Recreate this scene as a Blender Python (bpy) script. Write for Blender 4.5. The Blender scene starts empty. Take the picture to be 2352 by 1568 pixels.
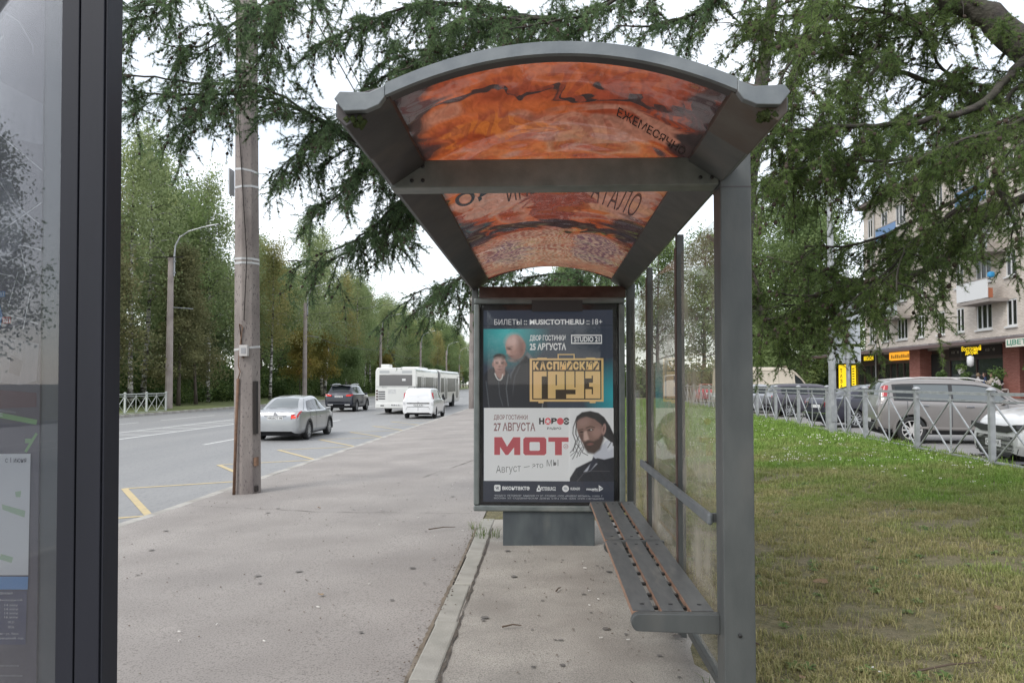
import bpy, bmesh, math, random
import numpy as np
from mathutils import Vector, Matrix, Euler, noise as mnoise

random.seed(7); np.random.seed(7)
R = math.radians
scene = bpy.context.scene
COL = scene.collection

# ------------------------------------------------------------------ camera
cam_d = bpy.data.cameras.new('camera')
cam = bpy.data.objects.new('camera', cam_d); COL.objects.link(cam)
cam.location = (0, 0, 1.5)
cam.rotation_euler = (R(90 + 2.0), 0, R(2.4))
cam_d.sensor_width = 36; cam_d.lens = 36 * 1767 / 2352
cam_d.shift_y = (96 - 1767 * math.tan(R(2.0))) / 2352
cam_d.clip_start = 0.05; cam_d.clip_end = 3000
scene.camera = cam

# ------------------------------------------------------------------ overcast sky
world = bpy.data.worlds.new('World'); scene.world = world; world.use_nodes = True
nt = world.node_tree; nt.nodes.clear()
def wn(t, **k):
    n = nt.nodes.new(t)
    for a, b in k.items(): setattr(n, a, b)
    return n
SUN_EL, SUN_ROT = R(44), R(222)
sky = wn('ShaderNodeTexSky', sky_type='NISHITA', sun_disc=False, sun_elevation=SUN_EL, sun_rotation=SUN_ROT)
tc = wn('ShaderNodeTexCoord'); mp = wn('ShaderNodeMapping'); mp.inputs['Scale'].default_value = (1.0, 1.0, 2.6)
nz = wn('ShaderNodeTexNoise'); nz.inputs['Scale'].default_value = 2.2; nz.inputs['Detail'].default_value = 7; nz.inputs['Roughness'].default_value = .55
rp = wn('ShaderNodeValToRGB')
rp.color_ramp.elements[0].position = .36; rp.color_ramp.elements[0].color = (.70, .735, .77, 1)
rp.color_ramp.elements[1].position = .58; rp.color_ramp.elements[1].color = (1.0, 1.0, 1.0, 1)
bg1 = wn('ShaderNodeBackground'); bg1.inputs[1].default_value = .06
bg2 = wn('ShaderNodeBackground'); bg2.inputs[1].default_value = .92
ad = wn('ShaderNodeAddShader'); out = wn('ShaderNodeOutputWorld')
L = nt.links.new
L(tc.outputs['Generated'], mp.inputs[0]); L(mp.outputs[0], nz.inputs['Vector']); L(nz.outputs['Fac'], rp.inputs[0])
L(sky.outputs[0], bg1.inputs[0]); L(rp.outputs[0], bg2.inputs[0])
L(bg1.outputs[0], ad.inputs[0]); L(bg2.outputs[0], ad.inputs[1]); L(ad.outputs[0], out.inputs[0])

sun_d = bpy.data.lights.new('sun', 'SUN'); sun_d.energy = 1.5; sun_d.angle = R(25); sun_d.color = (1, .97, .92)
sun = bpy.data.objects.new('sun', sun_d); COL.objects.link(sun)
sun.rotation_euler = (R(90) - SUN_EL, 0, R(180) - SUN_ROT)

vs = scene.view_settings
vs.view_transform = 'Standard'; vs.look = 'None'; vs.gamma = 1; vs.exposure = 0.42; vs.use_curve_mapping = False
scene.cycles.max_bounces = 8; scene.cycles.transparent_max_bounces = 12
scene.cycles.diffuse_bounces = 3; scene.cycles.glossy_bounces = 3
scene.cycles.caustics_reflective = False; scene.cycles.caustics_refractive = False

# ------------------------------------------------------------------ materials
MATS = {}
def _new(name):
    m = bpy.data.materials.new(name); m.use_nodes = True
    n = m.node_tree.nodes; n.clear()
    o = n.new('ShaderNodeOutputMaterial'); p = n.new('ShaderNodeBsdfPrincipled')
    m.node_tree.links.new(p.outputs[0], o.inputs[0])
    return m, m.node_tree, p, o
def c4(c): return (c[0], c[1], c[2], 1)
def M(name, col, rough=.6, metal=0., col2=None, scale=8., detail=6., lo=.35, hi=.65, bump=0., bscale=None,
      spec=.5, coat=0., coord='Object', stretch=None, rough2=None, col3=None, scale3=1.5, lo3=.45, hi3=.7, bdist=.01, speck=None, sscale=300., slo=.62, shi=.7):
    if name in MATS: return MATS[name]
    m, t, p, o = _new(name); N = t.nodes.new; K = t.links.new
    p.inputs['Roughness'].default_value = rough; p.inputs['Metallic'].default_value = metal
    p.inputs['Specular IOR Level'].default_value = spec
    if coat: p.inputs['Coat Weight'].default_value = coat; p.inputs['Coat Roughness'].default_value = .04
    p.inputs['Base Color'].default_value = c4(col)
    if col2 or bump or col3:
        tcn = N('ShaderNodeTexCoord'); src = tcn.outputs[coord]
        if stretch:
            mpn = N('ShaderNodeMapping'); mpn.inputs['Scale'].default_value = stretch
            K(src, mpn.inputs[0]); src = mpn.outputs[0]
    cur = None
    if col2:
        a = N('ShaderNodeTexNoise'); a.inputs['Scale'].default_value = scale; a.inputs['Detail'].default_value = detail
        K(src, a.inputs['Vector'])
        r = N('ShaderNodeValToRGB'); r.color_ramp.elements[0].position = lo; r.color_ramp.elements[1].position = hi
        r.color_ramp.elements[0].color = c4(col); r.color_ramp.elements[1].color = c4(col2)
        K(a.outputs['Fac'], r.inputs[0]); cur = r.outputs[0]
        if rough2 is not None:
            mr = N('ShaderNodeMapRange'); mr.inputs['From Min'].default_value = lo; mr.inputs['From Max'].default_value = hi
            mr.inputs['To Min'].default_value = rough; mr.inputs['To Max'].default_value = rough2
            K(a.outputs['Fac'], mr.inputs[0]); K(mr.outputs[0], p.inputs['Roughness'])
    if col3:
        b = N('ShaderNodeTexNoise'); b.inputs['Scale'].default_value = scale3; b.inputs['Detail'].default_value = 5
        K(src, b.inputs['Vector'])
        r3 = N('ShaderNodeValToRGB'); r3.color_ramp.elements[0].position = lo3; r3.color_ramp.elements[1].position = hi3
        r3.color_ramp.elements[0].color = (0, 0, 0, 1); r3.color_ramp.elements[1].color = (1, 1, 1, 1)
        K(b.outputs['Fac'], r3.inputs[0])
        mx = N('ShaderNodeMix'); mx.data_type = 'RGBA'
        K(r3.outputs[0], mx.inputs['Factor'])
        if cur: K(cur, mx.inputs['A'])
        else: mx.inputs['A'].default_value = c4(col)
        mx.inputs['B'].default_value = c4(col3); cur = mx.outputs['Result']
    if speck:
        sN = N('ShaderNodeTexNoise'); sN.inputs['Scale'].default_value = sscale; sN.inputs['Detail'].default_value = 2
        K(src, sN.inputs['Vector'])
        rs = N('ShaderNodeValToRGB'); rs.color_ramp.elements[0].position = slo; rs.color_ramp.elements[1].position = shi
        rs.color_ramp.elements[0].color = (0, 0, 0, 1); rs.color_ramp.elements[1].color = (1, 1, 1, 1)
        K(sN.outputs['Fac'], rs.inputs[0])
        mx2 = N('ShaderNodeMix'); mx2.data_type = 'RGBA'; K(rs.outputs[0], mx2.inputs['Factor'])
        K(cur, mx2.inputs['A']); mx2.inputs['B'].default_value = c4(speck); cur = mx2.outputs['Result']
    if cur: K(cur, p.inputs['Base Color'])
    if bump:
        bn = N('ShaderNodeTexNoise'); bn.inputs['Scale'].default_value = bscale or scale; bn.inputs['Detail'].default_value = 6
        K(src, bn.inputs['Vector'])
        bb = N('ShaderNodeBump'); bb.inputs['Strength'].default_value = bump; bb.inputs['Distance'].default_value = bdist
        K(bn.outputs['Fac'], bb.inputs['Height']); K(bb.outputs[0], p.inputs['Normal'])
    MATS[name] = m; return m

def glass(name, tint=(.9, .95, .93), refl_rough=.02, dirt=.06, film_col=(.5, .47, .42), clear=.85, dscale=5., ior=1.5, refl=1.):
    """window glass: mostly see-through, Fresnel reflection, a film of dirt, on the stand also painted sky haze"""
    if name in MATS: return MATS[name]
    m, t, p, o = _new(name); N = t.nodes.new; K = t.links.new
    t.nodes.remove(p)
    tr = N('ShaderNodeBsdfTransparent'); tr.inputs[0].default_value = c4(tint)
    gl = N('ShaderNodeBsdfGlossy'); gl.inputs['Roughness'].default_value = refl_rough
    fr = N('ShaderNodeFresnel'); fr.inputs[0].default_value = ior
    mx = N('ShaderNodeMixShader'); ml = N('ShaderNodeMath'); ml.operation = 'MULTIPLY'; ml.inputs[1].default_value = refl; K(fr.outputs[0], ml.inputs[0]); K(ml.outputs[0], mx.inputs[0]); K(tr.outputs[0], mx.inputs[1]); K(gl.outputs[0], mx.inputs[2])
    df = N('ShaderNodeBsdfDiffuse'); df.inputs[0].default_value = c4(film_col)
    tcn = N('ShaderNodeTexCoord'); a = N('ShaderNodeTexNoise'); a.inputs['Scale'].default_value = dscale; a.inputs['Detail'].default_value = 8
    K(tcn.outputs['Object'], a.inputs['Vector'])
    mr = N('ShaderNodeMapRange'); mr.inputs['From Min'].default_value = .35; mr.inputs['From Max'].default_value = .75
    mr.inputs['To Min'].default_value = dirt * .4; mr.inputs['To Max'].default_value = dirt * 2.0
    K(a.outputs['Fac'], mr.inputs[0])
    mx2 = N('ShaderNodeMixShader'); K(mr.outputs[0], mx2.inputs[0]); K(mx.outputs[0], mx2.inputs[1]); K(df.outputs[0], mx2.inputs[2])
    K(mx2.outputs[0], o.inputs[0]); MATS[name] = m; return m

def leaf_mat(name, c1, c2, trans=.35, rough=.55, c3=None, mass=0.):
    """foliage: colour varies from leaf to leaf and from spray to spray, part of the light passes through"""
    if name in MATS: return MATS[name]
    m, t, p, o = _new(name); N = t.nodes.new; K = t.links.new
    geo = N('ShaderNodeNewGeometry'); oi = N('ShaderNodeObjectInfo')
    add = N('ShaderNodeMath'); add.operation = 'ADD'; K(geo.outputs['Random Per Island'], add.inputs[0]); K(oi.outputs['Random'], add.inputs[1])
    hf = N('ShaderNodeMath'); hf.operation = 'MULTIPLY'; hf.inputs[1].default_value = .5; K(add.outputs[0], hf.inputs[0])
    r = N('ShaderNodeValToRGB'); r.color_ramp.elements[0].color = c4(c1); r.color_ramp.elements[1].color = c4(c2)
    r.color_ramp.elements[0].position = .15; r.color_ramp.elements[1].position = .85
    if c3:
        e = r.color_ramp.elements.new(.93); e.color = c4(c3)
    fac = hf.outputs[0]
    if mass:   # whole boughs differ in colour, single leaves only a little
        nn = N('ShaderNodeTexNoise'); nn.inputs['Scale'].default_value = mass; nn.inputs['Detail'].default_value = 2.5; K(geo.outputs['Position'], nn.inputs['Vector'])
        mr = N('ShaderNodeMapRange'); mr.inputs['From Min'].default_value = .32; mr.inputs['From Max'].default_value = .68; K(nn.outputs['Fac'], mr.inputs[0])
        mk = N('ShaderNodeMix'); mk.inputs[0].default_value = .6; K(hf.outputs[0], mk.inputs[2]); K(mr.outputs[0], mk.inputs[3]); fac = mk.outputs[0]
    K(fac, r.inputs[0]); K(r.outputs[0], p.inputs['Base Color'])
    p.inputs['Roughness'].default_value = rough; p.inputs['Specular IOR Level'].default_value = .25
    tl = N('ShaderNodeBsdfTranslucent'); K(r.outputs[0], tl.inputs[0])
    mx = N('ShaderNodeMixShader'); mx.inputs[0].default_value = trans
    K(p.outputs[0], mx.inputs[1]); K(tl.outputs[0], mx.inputs[2]); K(mx.outputs[0], o.inputs[0])
    MATS[name] = m; return m

def emis(name, col, s=1.):
    if name in MATS: return MATS[name]
    m, t, p, o = _new(name)
    p.inputs['Base Color'].default_value = c4(col); p.inputs['Emission Color'].default_value = c4(col); p.inputs['Emission Strength'].default_value = s
    p.inputs['Roughness'].default_value = .3
    MATS[name] = m; return m

# ------------------------------------------------------------------ mesh helpers
class MB:
    def __init__(s): s.v = []; s.f = []; s.mi = []; s.cur = 0
    def face(s, idx): s.f.append(tuple(idx)); s.mi.append(s.cur)
    def poly(s, pts):
        b = len(s.v); s.v += [tuple(p) for p in pts]; s.face(range(b, b + len(pts)))
    def hexa(s, p):  # 8 points: bottom ring 0-3, top ring 4-7
        b = len(s.v); s.v += [tuple(q) for q in p]
        for q in ((3, 2, 1, 0), (4, 5, 6, 7), (0, 1, 5, 4), (1, 2, 6, 5), (2, 3, 7, 6), (3, 0, 4, 7)): s.face([b + k for k in q])
    def box(s, x0, x1, y0, y1, z0, z1):
        s.hexa([(x0, y0, z0), (x1, y0, z0), (x1, y1, z0), (x0, y1, z0), (x0, y0, z1), (x1, y0, z1), (x1, y1, z1), (x0, y1, z1)])
    def bar(s, a, b, w, h, up=(0, 0, 1)):
        a = Vector(a); b = Vector(b); d = (b - a).normalized(); u = Vector(up)
        if abs(d.dot(u)) > .98: u = Vector((1, 0, 0))
        r = d.cross(u).normalized() * w / 2; u = r.cross(d).normalized() * h / 2
        s.hexa([a - r - u, a + r - u, b + r - u, b - r - u, a - r + u, a + r + u, b + r + u, b - r + u])
    def tube(s, pts, rad, n=6, caps=True):
        pts = [Vector(p) for p in pts]; m = len(pts)
        if not hasattr(rad, '__len__'): rad = [rad] * m
        rings = []; ref = Vector((0, 0, 1))
        for i, p in enumerate(pts):
            d = (pts[min(i + 1, m - 1)] - pts[max(i - 1, 0)])
            d = d.normalized() if d.length > 1e-9 else Vector((0, 0, 1))
            if abs(d.dot(ref)) > .9: ref = Vector((1, 0, 0)) if abs(d.x) < .9 else Vector((0, 1, 0))
            x = d.cross(ref).normalized(); y = d.cross(x).normalized(); ref = y.cross(d) if False else ref
            b = len(s.v); rings.append(b)
            for k in range(n):
                a = 2 * math.pi * k / n
                s.v.append(tuple(p + (x * math.cos(a) + y * math.sin(a)) * rad[i]))
        for i in range(m - 1):
            for k in range(n):
                k2 = (k + 1) % n
                s.face((rings[i] + k, rings[i] + k2, rings[i + 1] + k2, rings[i + 1] + k))
        if caps:
            s.face([rings[0] + k for k in reversed(range(n))]); s.face([rings[-1] + k for k in range(n)])
    def cyl(s, a, b, r0, r1=None, n=12): s.tube([a, b], [r0, r0 if r1 is None else r1], n)
    def lathe(s, prof, n=16, c=(0, 0, 0), axis='z', caps=True):
        rings = []
        for r, h in prof:
            b = len(s.v); rings.append(b)
            for k in range(n):
                a = 2 * math.pi * k / n; x, y = r * math.cos(a), r * math.sin(a)
                p = (x, y, h) if axis == 'z' else ((h, x, y) if axis == 'x' else (y, h, x))
                s.v.append((c[0] + p[0], c[1] + p[1], c[2] + p[2]))
        for i in range(len(prof) - 1):
            for k in range(n):
                k2 = (k + 1) % n; s.face((rings[i] + k, rings[i] + k2, rings[i + 1] + k2, rings[i + 1] + k))
        if caps: s.face([rings[0] + k for k in reversed(range(n))]); s.face([rings[-1] + k for k in range(n)])
    def prism(s, poly, a0, a1, axis='y'):
        def P(u, v, a): return (u, a, v) if axis == 'y' else ((a, u, v) if axis == 'x' else (u, v, a))
        n = len(poly); b = len(s.v)
        s.v += [P(u, v, a0) for u, v in poly] + [P(u, v, a1) for u, v in poly]
        s.face([b + k for k in range(n)]); s.face([b + n + k for k in reversed(range(n))])
        for k in range(n):
            k2 = (k + 1) % n; s.face((b + k, b + n + k, b + n + k2, b + k2))
    def grid(s, P):  # P[i][j] points
        b = len(s.v); ni = len(P); nj = len(P[0])
        for r in P: s.v += [tuple(p) for p in r]
        for i in range(ni - 1):
            for j in range(nj - 1): s.face((b + i * nj + j, b + i * nj + j + 1, b + (i + 1) * nj + j + 1, b + (i + 1) * nj + j))
    def mesh(s, name, mats, smooth=False, fix=True):
        me = bpy.data.meshes.new(name); me.from_pydata(s.v, [], s.f)
        for m in (mats if isinstance(mats, (list, tuple)) else [mats]): me.materials.append(m)
        if any(s.mi): me.polygons.foreach_set('material_index', s.mi)
        if fix:
            bm = bmesh.new(); bm.from_mesh(me); bmesh.ops.recalc_face_normals(bm, faces=bm.faces); bm.to_mesh(me); bm.free()
        if smooth: me.polygons.foreach_set('use_smooth', [True] * len(me.polygons))
        me.update(); return me
    def build(s, name, mats, parent=None, smooth=False, bevel=0., fix=True, seg=2, ang=35):
        o = bpy.data.objects.new(name, s.mesh(name, mats, smooth, fix)); COL.objects.link(o)
        if parent: o.parent = parent
        if bevel:
            b = o.modifiers.new('bevel', 'BEVEL'); b.width = bevel; b.segments = seg; b.limit_method = 'ANGLE'; b.angle_limit = R(ang)
        if smooth:
            try:
                w = o.modifiers.new('wn', 'WEIGHTED_NORMAL') if bevel else None
            except Exception: pass
        return o
def tag(o, label, cat, group=None):
    o['label'] = label; o['category'] = cat
    if group: o['group'] = group
    return o
def empty(name, loc=(0, 0, 0), rz=0., label=None, cat=None, group=None):
    o = bpy.data.objects.new(name, None); COL.objects.link(o); o.location = loc; o.rotation_euler = (0, 0, rz); o.empty_display_size = .1
    if label: tag(o, label, cat, group)
    return o
def struct(o): o['kind'] = 'structure'; return o
def copy_tree(o, parent=None):
    c = o.copy(); COL.objects.link(c); c.parent = parent
    for ch in list(o.children): copy_tree(ch, c)
    return c
def inst(src, parent, loc=None, rot=None, name=None):
    c = bpy.data.objects.new(name or src.name.split('.')[0], src.data); COL.objects.link(c); c.parent = parent
    if loc: c.location = loc
    if rot: c.rotation_euler = rot
    for md in src.modifiers:
        if md.type == 'BEVEL':
            b = c.modifiers.new('bevel', 'BEVEL'); b.width = md.width; b.segments = md.segments; b.limit_method = 'ANGLE'; b.angle_limit = md.angle_limit
    return c
def text_mesh(body, bold=0., spacing=1.):
    cu = bpy.data.curves.new('t', 'FONT'); cu.body = body; cu.size = 1; cu.offset = bold; cu.space_character = spacing; cu.resolution_u = 3
    ob = bpy.data.objects.new('t', cu); COL.objects.link(ob)
    dg = bpy.context.evaluated_depsgraph_get()
    me = bpy.data.meshes.new_from_object(ob.evaluated_get(dg))
    bpy.data.objects.remove(ob); bpy.data.curves.remove(cu)
    n = len(me.vertices); co = np.empty(n * 3); me.vertices.foreach_get('co', co); co = co.reshape(-1, 3)
    fs = [tuple(p.vertices) for p in me.polygons]; bpy.data.meshes.remove(me)
    mn = co.min(0); mx = co.max(0)
    uv = (co[:, :2] - mn[:2]) / np.maximum(mx[:2] - mn[:2], 1e-6)
    return uv, fs
def text_obj(name, body, f, mat, parent, bold=0., spacing=1., shear=0.):
    """lettering fitted to a unit square, f(u, v) -> point"""
    uv, fs = text_mesh(body, bold, spacing)
    mb = MB(); mb.v = [tuple(f(u + shear * v, v)) for u, v in uv]
    for q in fs: mb.face(q)
    return mb.build(name, mat, parent, fix=False)

def scatter(name, protos, pts, rots, scls, mats, parent=None, real=None):
    """one object whose mesh carries a few prototypes, plain geometry and a cloud of points; nodes put a prototype on each point"""
    V = []; Fc = []; MI = []; K = []
    for i, p in enumerate(protos):
        b = len(V); V += p.v; Fc += [tuple(b + k for k in q) for q in p.f]; MI += p.mi; K += [i] * len(p.v)
    if real:
        b = len(V); V += real.v; Fc += [tuple(b + k for k in q) for q in real.f]; MI += real.mi; K += [100] * len(real.v)
    nb = len(V); V = V + [tuple(p) for p in pts]; K += [200] * len(pts)
    me = bpy.data.meshes.new(name); me.from_pydata(V, [], Fc)
    for m in mats: me.materials.append(m)
    me.polygons.foreach_set('material_index', MI)
    n = len(V)
    def attr(nm, ty, data, key):
        a = me.attributes.new(nm, ty, 'POINT'); a.data.foreach_set(key, np.asarray(data).ravel())
    rr = np.zeros((n, 3), dtype=np.float32); rr[nb:] = np.asarray(rots, dtype=np.float32)
    ss = np.ones(n, dtype=np.float32); ss[nb:] = np.asarray(scls, dtype=np.float32)
    pk = np.zeros(n, dtype=np.int32); pk[nb:] = np.random.randint(0, len(protos), len(pts))
    attr('kindid', 'INT', np.asarray(K, dtype=np.int32), 'value'); attr('pick', 'INT', pk, 'value')
    attr('rot', 'FLOAT_VECTOR', rr, 'vector'); attr('scl', 'FLOAT', ss, 'value')
    o = bpy.data.objects.new(name, me); COL.objects.link(o)
    if parent: o.parent = parent
    g = bpy.data.node_groups.new(name + '_nodes', 'GeometryNodeTree')
    g.interface.new_socket('Geometry', in_out='INPUT', socket_type='NodeSocketGeometry')
    g.interface.new_socket('Geometry', in_out='OUTPUT', socket_type='NodeSocketGeometry')
    N = g.nodes.new; K2 = g.links.new
    gi = N('NodeGroupInput'); go = N('NodeGroupOutput')
    def named(nm, ty):
        a = N('GeometryNodeInputNamedAttribute'); a.data_type = ty; a.inputs['Name'].default_value = nm
        return a.outputs['Attribute']
    kid = named('kindid', 'INT')
    def part(i):
        c = N('FunctionNodeCompare'); c.data_type = 'INT'; c.operation = 'EQUAL'
        K2(kid, c.inputs[2]); c.inputs[3].default_value = i
        s = N('GeometryNodeSeparateGeometry'); s.domain = 'POINT'
        K2(gi.outputs[0], s.inputs[0]); K2(c.outputs[0], s.inputs['Selection']); return s.outputs[0]
    jn = N('GeometryNodeJoinGeometry')
    for i in range(len(protos)):
        ti = N('GeometryNodeGeometryToInstance'); K2(part(i), ti.inputs[0]); K2(ti.outputs[0], jn.inputs[0])
    ip = N('GeometryNodeInstanceOnPoints'); K2(part(200), ip.inputs['Points']); K2(jn.outputs[0], ip.inputs['Instance'])
    ip.inputs['Pick Instance'].default_value = True
    K2(named('pick', 'INT'), ip.inputs['Instance Index']); K2(named('rot', 'FLOAT_VECTOR'), ip.inputs['Rotation']); K2(named('scl', 'FLOAT'), ip.inputs['Scale'])
    j2 = N('GeometryNodeJoinGeometry'); K2(ip.outputs[0], j2.inputs[0])
    if real: K2(part(100), j2.inputs[0])
    K2(j2.outputs[0], go.inputs[0])
    md = o.modifiers.new('scatter', 'NODES'); md.node_group = g
    return o
# ================================================================== ground, road, pavement
def wb(mb, name, mat, parent, **k):
    """build a part from world coordinates under an unrotated empty"""
    o = mb.build(name, mat, parent, **k)
    if parent is not None and parent.type == 'EMPTY': o.location = -parent.location
    return o

m_earth = M('earth', (.10, .085, .06), .95, col2=(.16, .13, .09), scale=3, bump=.5, col3=(.09, .11, .04), scale3=.6)
m_road = M('road_asphalt', (.225, .225, .223), .62, col2=(.265, .262, .256), scale=.45, stretch=(1.6, .12, 1), bump=.25, bscale=90, bdist=.004, speck=(.15, .15, .155), sscale=60, slo=.56, shi=.7)
m_pave = M('pavement_asphalt', (.275, .25, .229), .88, col2=(.335, .307, .282), scale=1.1, detail=9, bump=.6, bscale=110, bdist=.005,
           col3=(.235, .215, .20), scale3=.6, lo3=.46, hi3=.78, speck=(.13, .117, .107), sscale=85, slo=.50, shi=.74)
m_pad = M('pad_asphalt', (.31, .287, .252), .9, col2=(.41, .38, .335), scale=2.2, detail=9, bump=.8, bscale=95, bdist=.006,
          col3=(.23, .205, .18), scale3=1.3, lo3=.5, hi3=.8, speck=(.17, .155, .14), sscale=150, slo=.46, shi=.70)
m_kerb = M('kerb_concrete', (.34, .325, .295), .9, col2=(.43, .41, .375), scale=5, bump=.5, bscale=60, bdist=.005, col3=(.24, .22, .19), scale3=2.3, lo3=.5, hi3=.75)
m_kerb2 = M('shelter_kerb_concrete', (.29, .28, .245), .92, col2=(.39, .37, .33), scale=4, bump=.6, bscale=70, bdist=.006, col3=(.25, .24, .21), scale3=3, lo3=.5, hi3=.75)
m_dirt = M('dirt', (.13, .105, .078), .97, col2=(.21, .17, .125), scale=6, bump=.8, bscale=30, col3=(.25, .22, .18), scale3=2, lo3=.55, hi3=.75)
m_white = M('road_paint_white', (.62, .62, .60), .7, col2=(.50, .50, .48), scale=9, lo=.45, hi=.8)
m_yellow = M('road_paint_yellow', (.52, .41, .22), .75, col2=(.38, .33, .22), scale=9, lo=.4, hi=.8)
m_crack = M('crack_dark', (.06, .052, .045), .95, col2=(.11, .09, .07), scale=30)

mb = MB(); mb.poly([(-1500, -1500, -.5), (1500, -1500, -.5), (1500, 1500, -.5), (-1500, 1500, -.5)])
struct(mb.build('ground', m_earth))
RZ = -.24
mb = MB(); mb.poly([(-21.3, -40, RZ), (-4.72, -40, RZ), (-4.72, 420, RZ), (-21.3, 420, RZ)])
road = struct(mb.build('road', m_road))

def lawn_h(x, y):
    t = min(1, max(0, (x - 1.2) / 5.2)); t = t * t * (3 - 2 * t)
    return -.015 + .225 * t + .02 * mnoise.noise((x * .7, y * .7, 0)) * min(1, max(0, (x - 1) / 1.5))
def pave_z(x): return -.1 * min(1, max(0, (-.6 - x) / 4.1))

P = []
ys = [-14 + .6 * i for i in range(60)] + [22 + 4 * i for i in range(75)]
xs = [-4.722 + (4.722 - .684) * i / 9 for i in range(10)]
P = [[(x, y, pave_z(x) + .006 * mnoise.noise((x * .8, y * .8, 3))) for x in xs] for y in ys]
mb = MB(); mb.grid(P); pavement = struct(mb.build('pavement', m_pave, smooth=True))

def ribbon(pts, w, z, name, mat, parent, jit=0., zf=None):
    """flat strip along a polyline"""
    L_ = []; 
    for i, p in enumerate(pts):
        a = Vector(pts[max(i - 1, 0)]); b = Vector(pts[min(i + 1, len(pts) - 1)])
        d = (b - a); d = Vector((d[0], d[1])).normalized(); n = Vector((-d.y, d.x))
        ww = w * (1 + jit * random.uniform(-1, 1)) / 2
        for s in (-1, 1):
            x, y = p[0] + n.x * ww * s, p[1] + n.y * ww * s
            L_.append((x, y, (zf(x, y) if zf else 0) + z))
    mb = MB(); mb.v = L_
    for i in range(len(pts) - 1): mb.face((2 * i, 2 * i + 1, 2 * i + 3, 2 * i + 2))
    return mb.build(name, mat, parent)

# painted markings, each its own part of the road
def line(x0, y0, x1, y1, w=.12, mat=m_white, name='lane_marking'):
    return ribbon([(x0, y0), (x1, y1)], w, RZ + .004, name, mat, road)
for k in range(-2, 30): line(-9.65, 21.5 + 10.95 * k, -9.65, 25.1 + 10.95 * k)
for k in range(-3, 30): line(-18.0, 35.48 + 7.93 * k, -18.0, 41.45 + 7.93 * k)
line(-14.95, -20, -14.95, 62, .14); line(-13.15, -20, -13.25, 62, .14)
line(-14.1, 66, -14.1, 300, .14)
for k in range(-8, 13): line(-14.85, 29.43 + 1.9 * k, -13.3, 29.25 + 1.9 * k, .13)
zz = []
for k in range(-2, 7):
    y0 = 12.51 + 3.69 * k
    zz.append((-6.94, y0)); zz.append((-5.2, y0 + 1.16))
for a, b in zip(zz[:-1], zz[1:]):
    ribbon([a, b], .105, RZ + .004 + (.002 if a[0] > b[0] else 0), 'zigzag_marking', m_yellow, road)

# kerb of the pavement: separate stones
kerb = struct(empty('road_kerb', (-4.8, 20, RZ)))
def stone(w, l, h, name, mat, bev=.015):
    mb = MB(); mb.box(-w / 2, w / 2, 0, l, 0, h); return mb.build(name, mat, None, bevel=bev)
st0 = stone(.15, .992, .17, 'kerb_stone', m_kerb); first = True
def place_stones(src, parent, x, y0, n, z, step=1., jx=.006, jz=.006, fn=None):
    for i in range(n):
        o = src if (fn is None and i == 0 and src.parent is None) else inst(src, parent)
        o.parent = parent
        o.location = Vector((x + random.uniform(-jx, jx), y0 + i * step, z + random.uniform(-jz, jz))) - parent.location
        o.rotation_euler = (random.uniform(-.004, .004), random.uniform(-.01, .01), random.uniform(-.004, .004))
place_stones(st0, kerb, -4.797, 1.0, 62, -.268)
mb = MB(); mb.box(-4.87, -4.722, 63.01, 400, -.27, -.1); mb.box(-4.87, -4.722, -40, .99, -.27, -.1); wb(mb, 'kerb_run', m_kerb, kerb)
fk = struct(empty('far_road_kerb', (-21.37, 40, RZ)))
st1 = stone(.15, .99, .2, 'kerb_stone', m_kerb)
place_stones(st1, fk, -21.37, 26, 64, -.29)
mb = MB(); mb.box(-21.445, -21.3, 90.01, 400, -.29, -.09); mb.box(-21.445, -21.3, -40, 25.99, -.29, -.09); wb(mb, 'kerb_run', m_kerb, fk)

# strip of stones between the pavement and the shelter pad
sk = struct(empty('shelter_kerb', (-.62, 5, -.02)))
s2 = stone(.142, .945, .13, 'kerb_stone', m_kerb2, .012)
for i, y in enumerate([2.0, 2.95, 3.90, 4.82, 5.78, 6.70, 7.62]):
    o = s2 if i == 0 else inst(s2, sk)
    o.parent = sk; o.location = Vector((-.617 + random.uniform(-.012, .012), y, -.119 + random.uniform(-.006, .006))) - sk.location
    o.rotation_euler = (random.uniform(-.006, .006), random.uniform(-.02, .02), random.uniform(-.012, .012))
mb = MB(); mb.box(-.69, -.545, -14, 1.98, -.12, .012); wb(mb, 'kerb_run', m_kerb2, sk)

# pad under the shelter, broken edge to the lawn
pts = []
edge = [(y, .98 + .10 * mnoise.noise((y * 1.3, 0, 0)) + .05 * mnoise.noise((y * 5, 3, 0)) - (.22 * max(0, 1 - abs(y - 4.35) / .55)) + .1 * max(0, 1 - abs(y - 3.2) / .5)) for y in [-14 + .25 * i for i in range(91)]]
mb = MB(); n = len(edge)
P = []
for y, xe in edge:
    P.append([(-.548 + (xe + .548) * j / 8, y, .004 + .006 * mnoise.noise((j * .4, y * .8, 1)) - (.02 if j == 8 else 0)) for j in range(9)])
mb.grid(P); pad = struct(mb.build('shelter_pad', m_pad, smooth=True))

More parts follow.
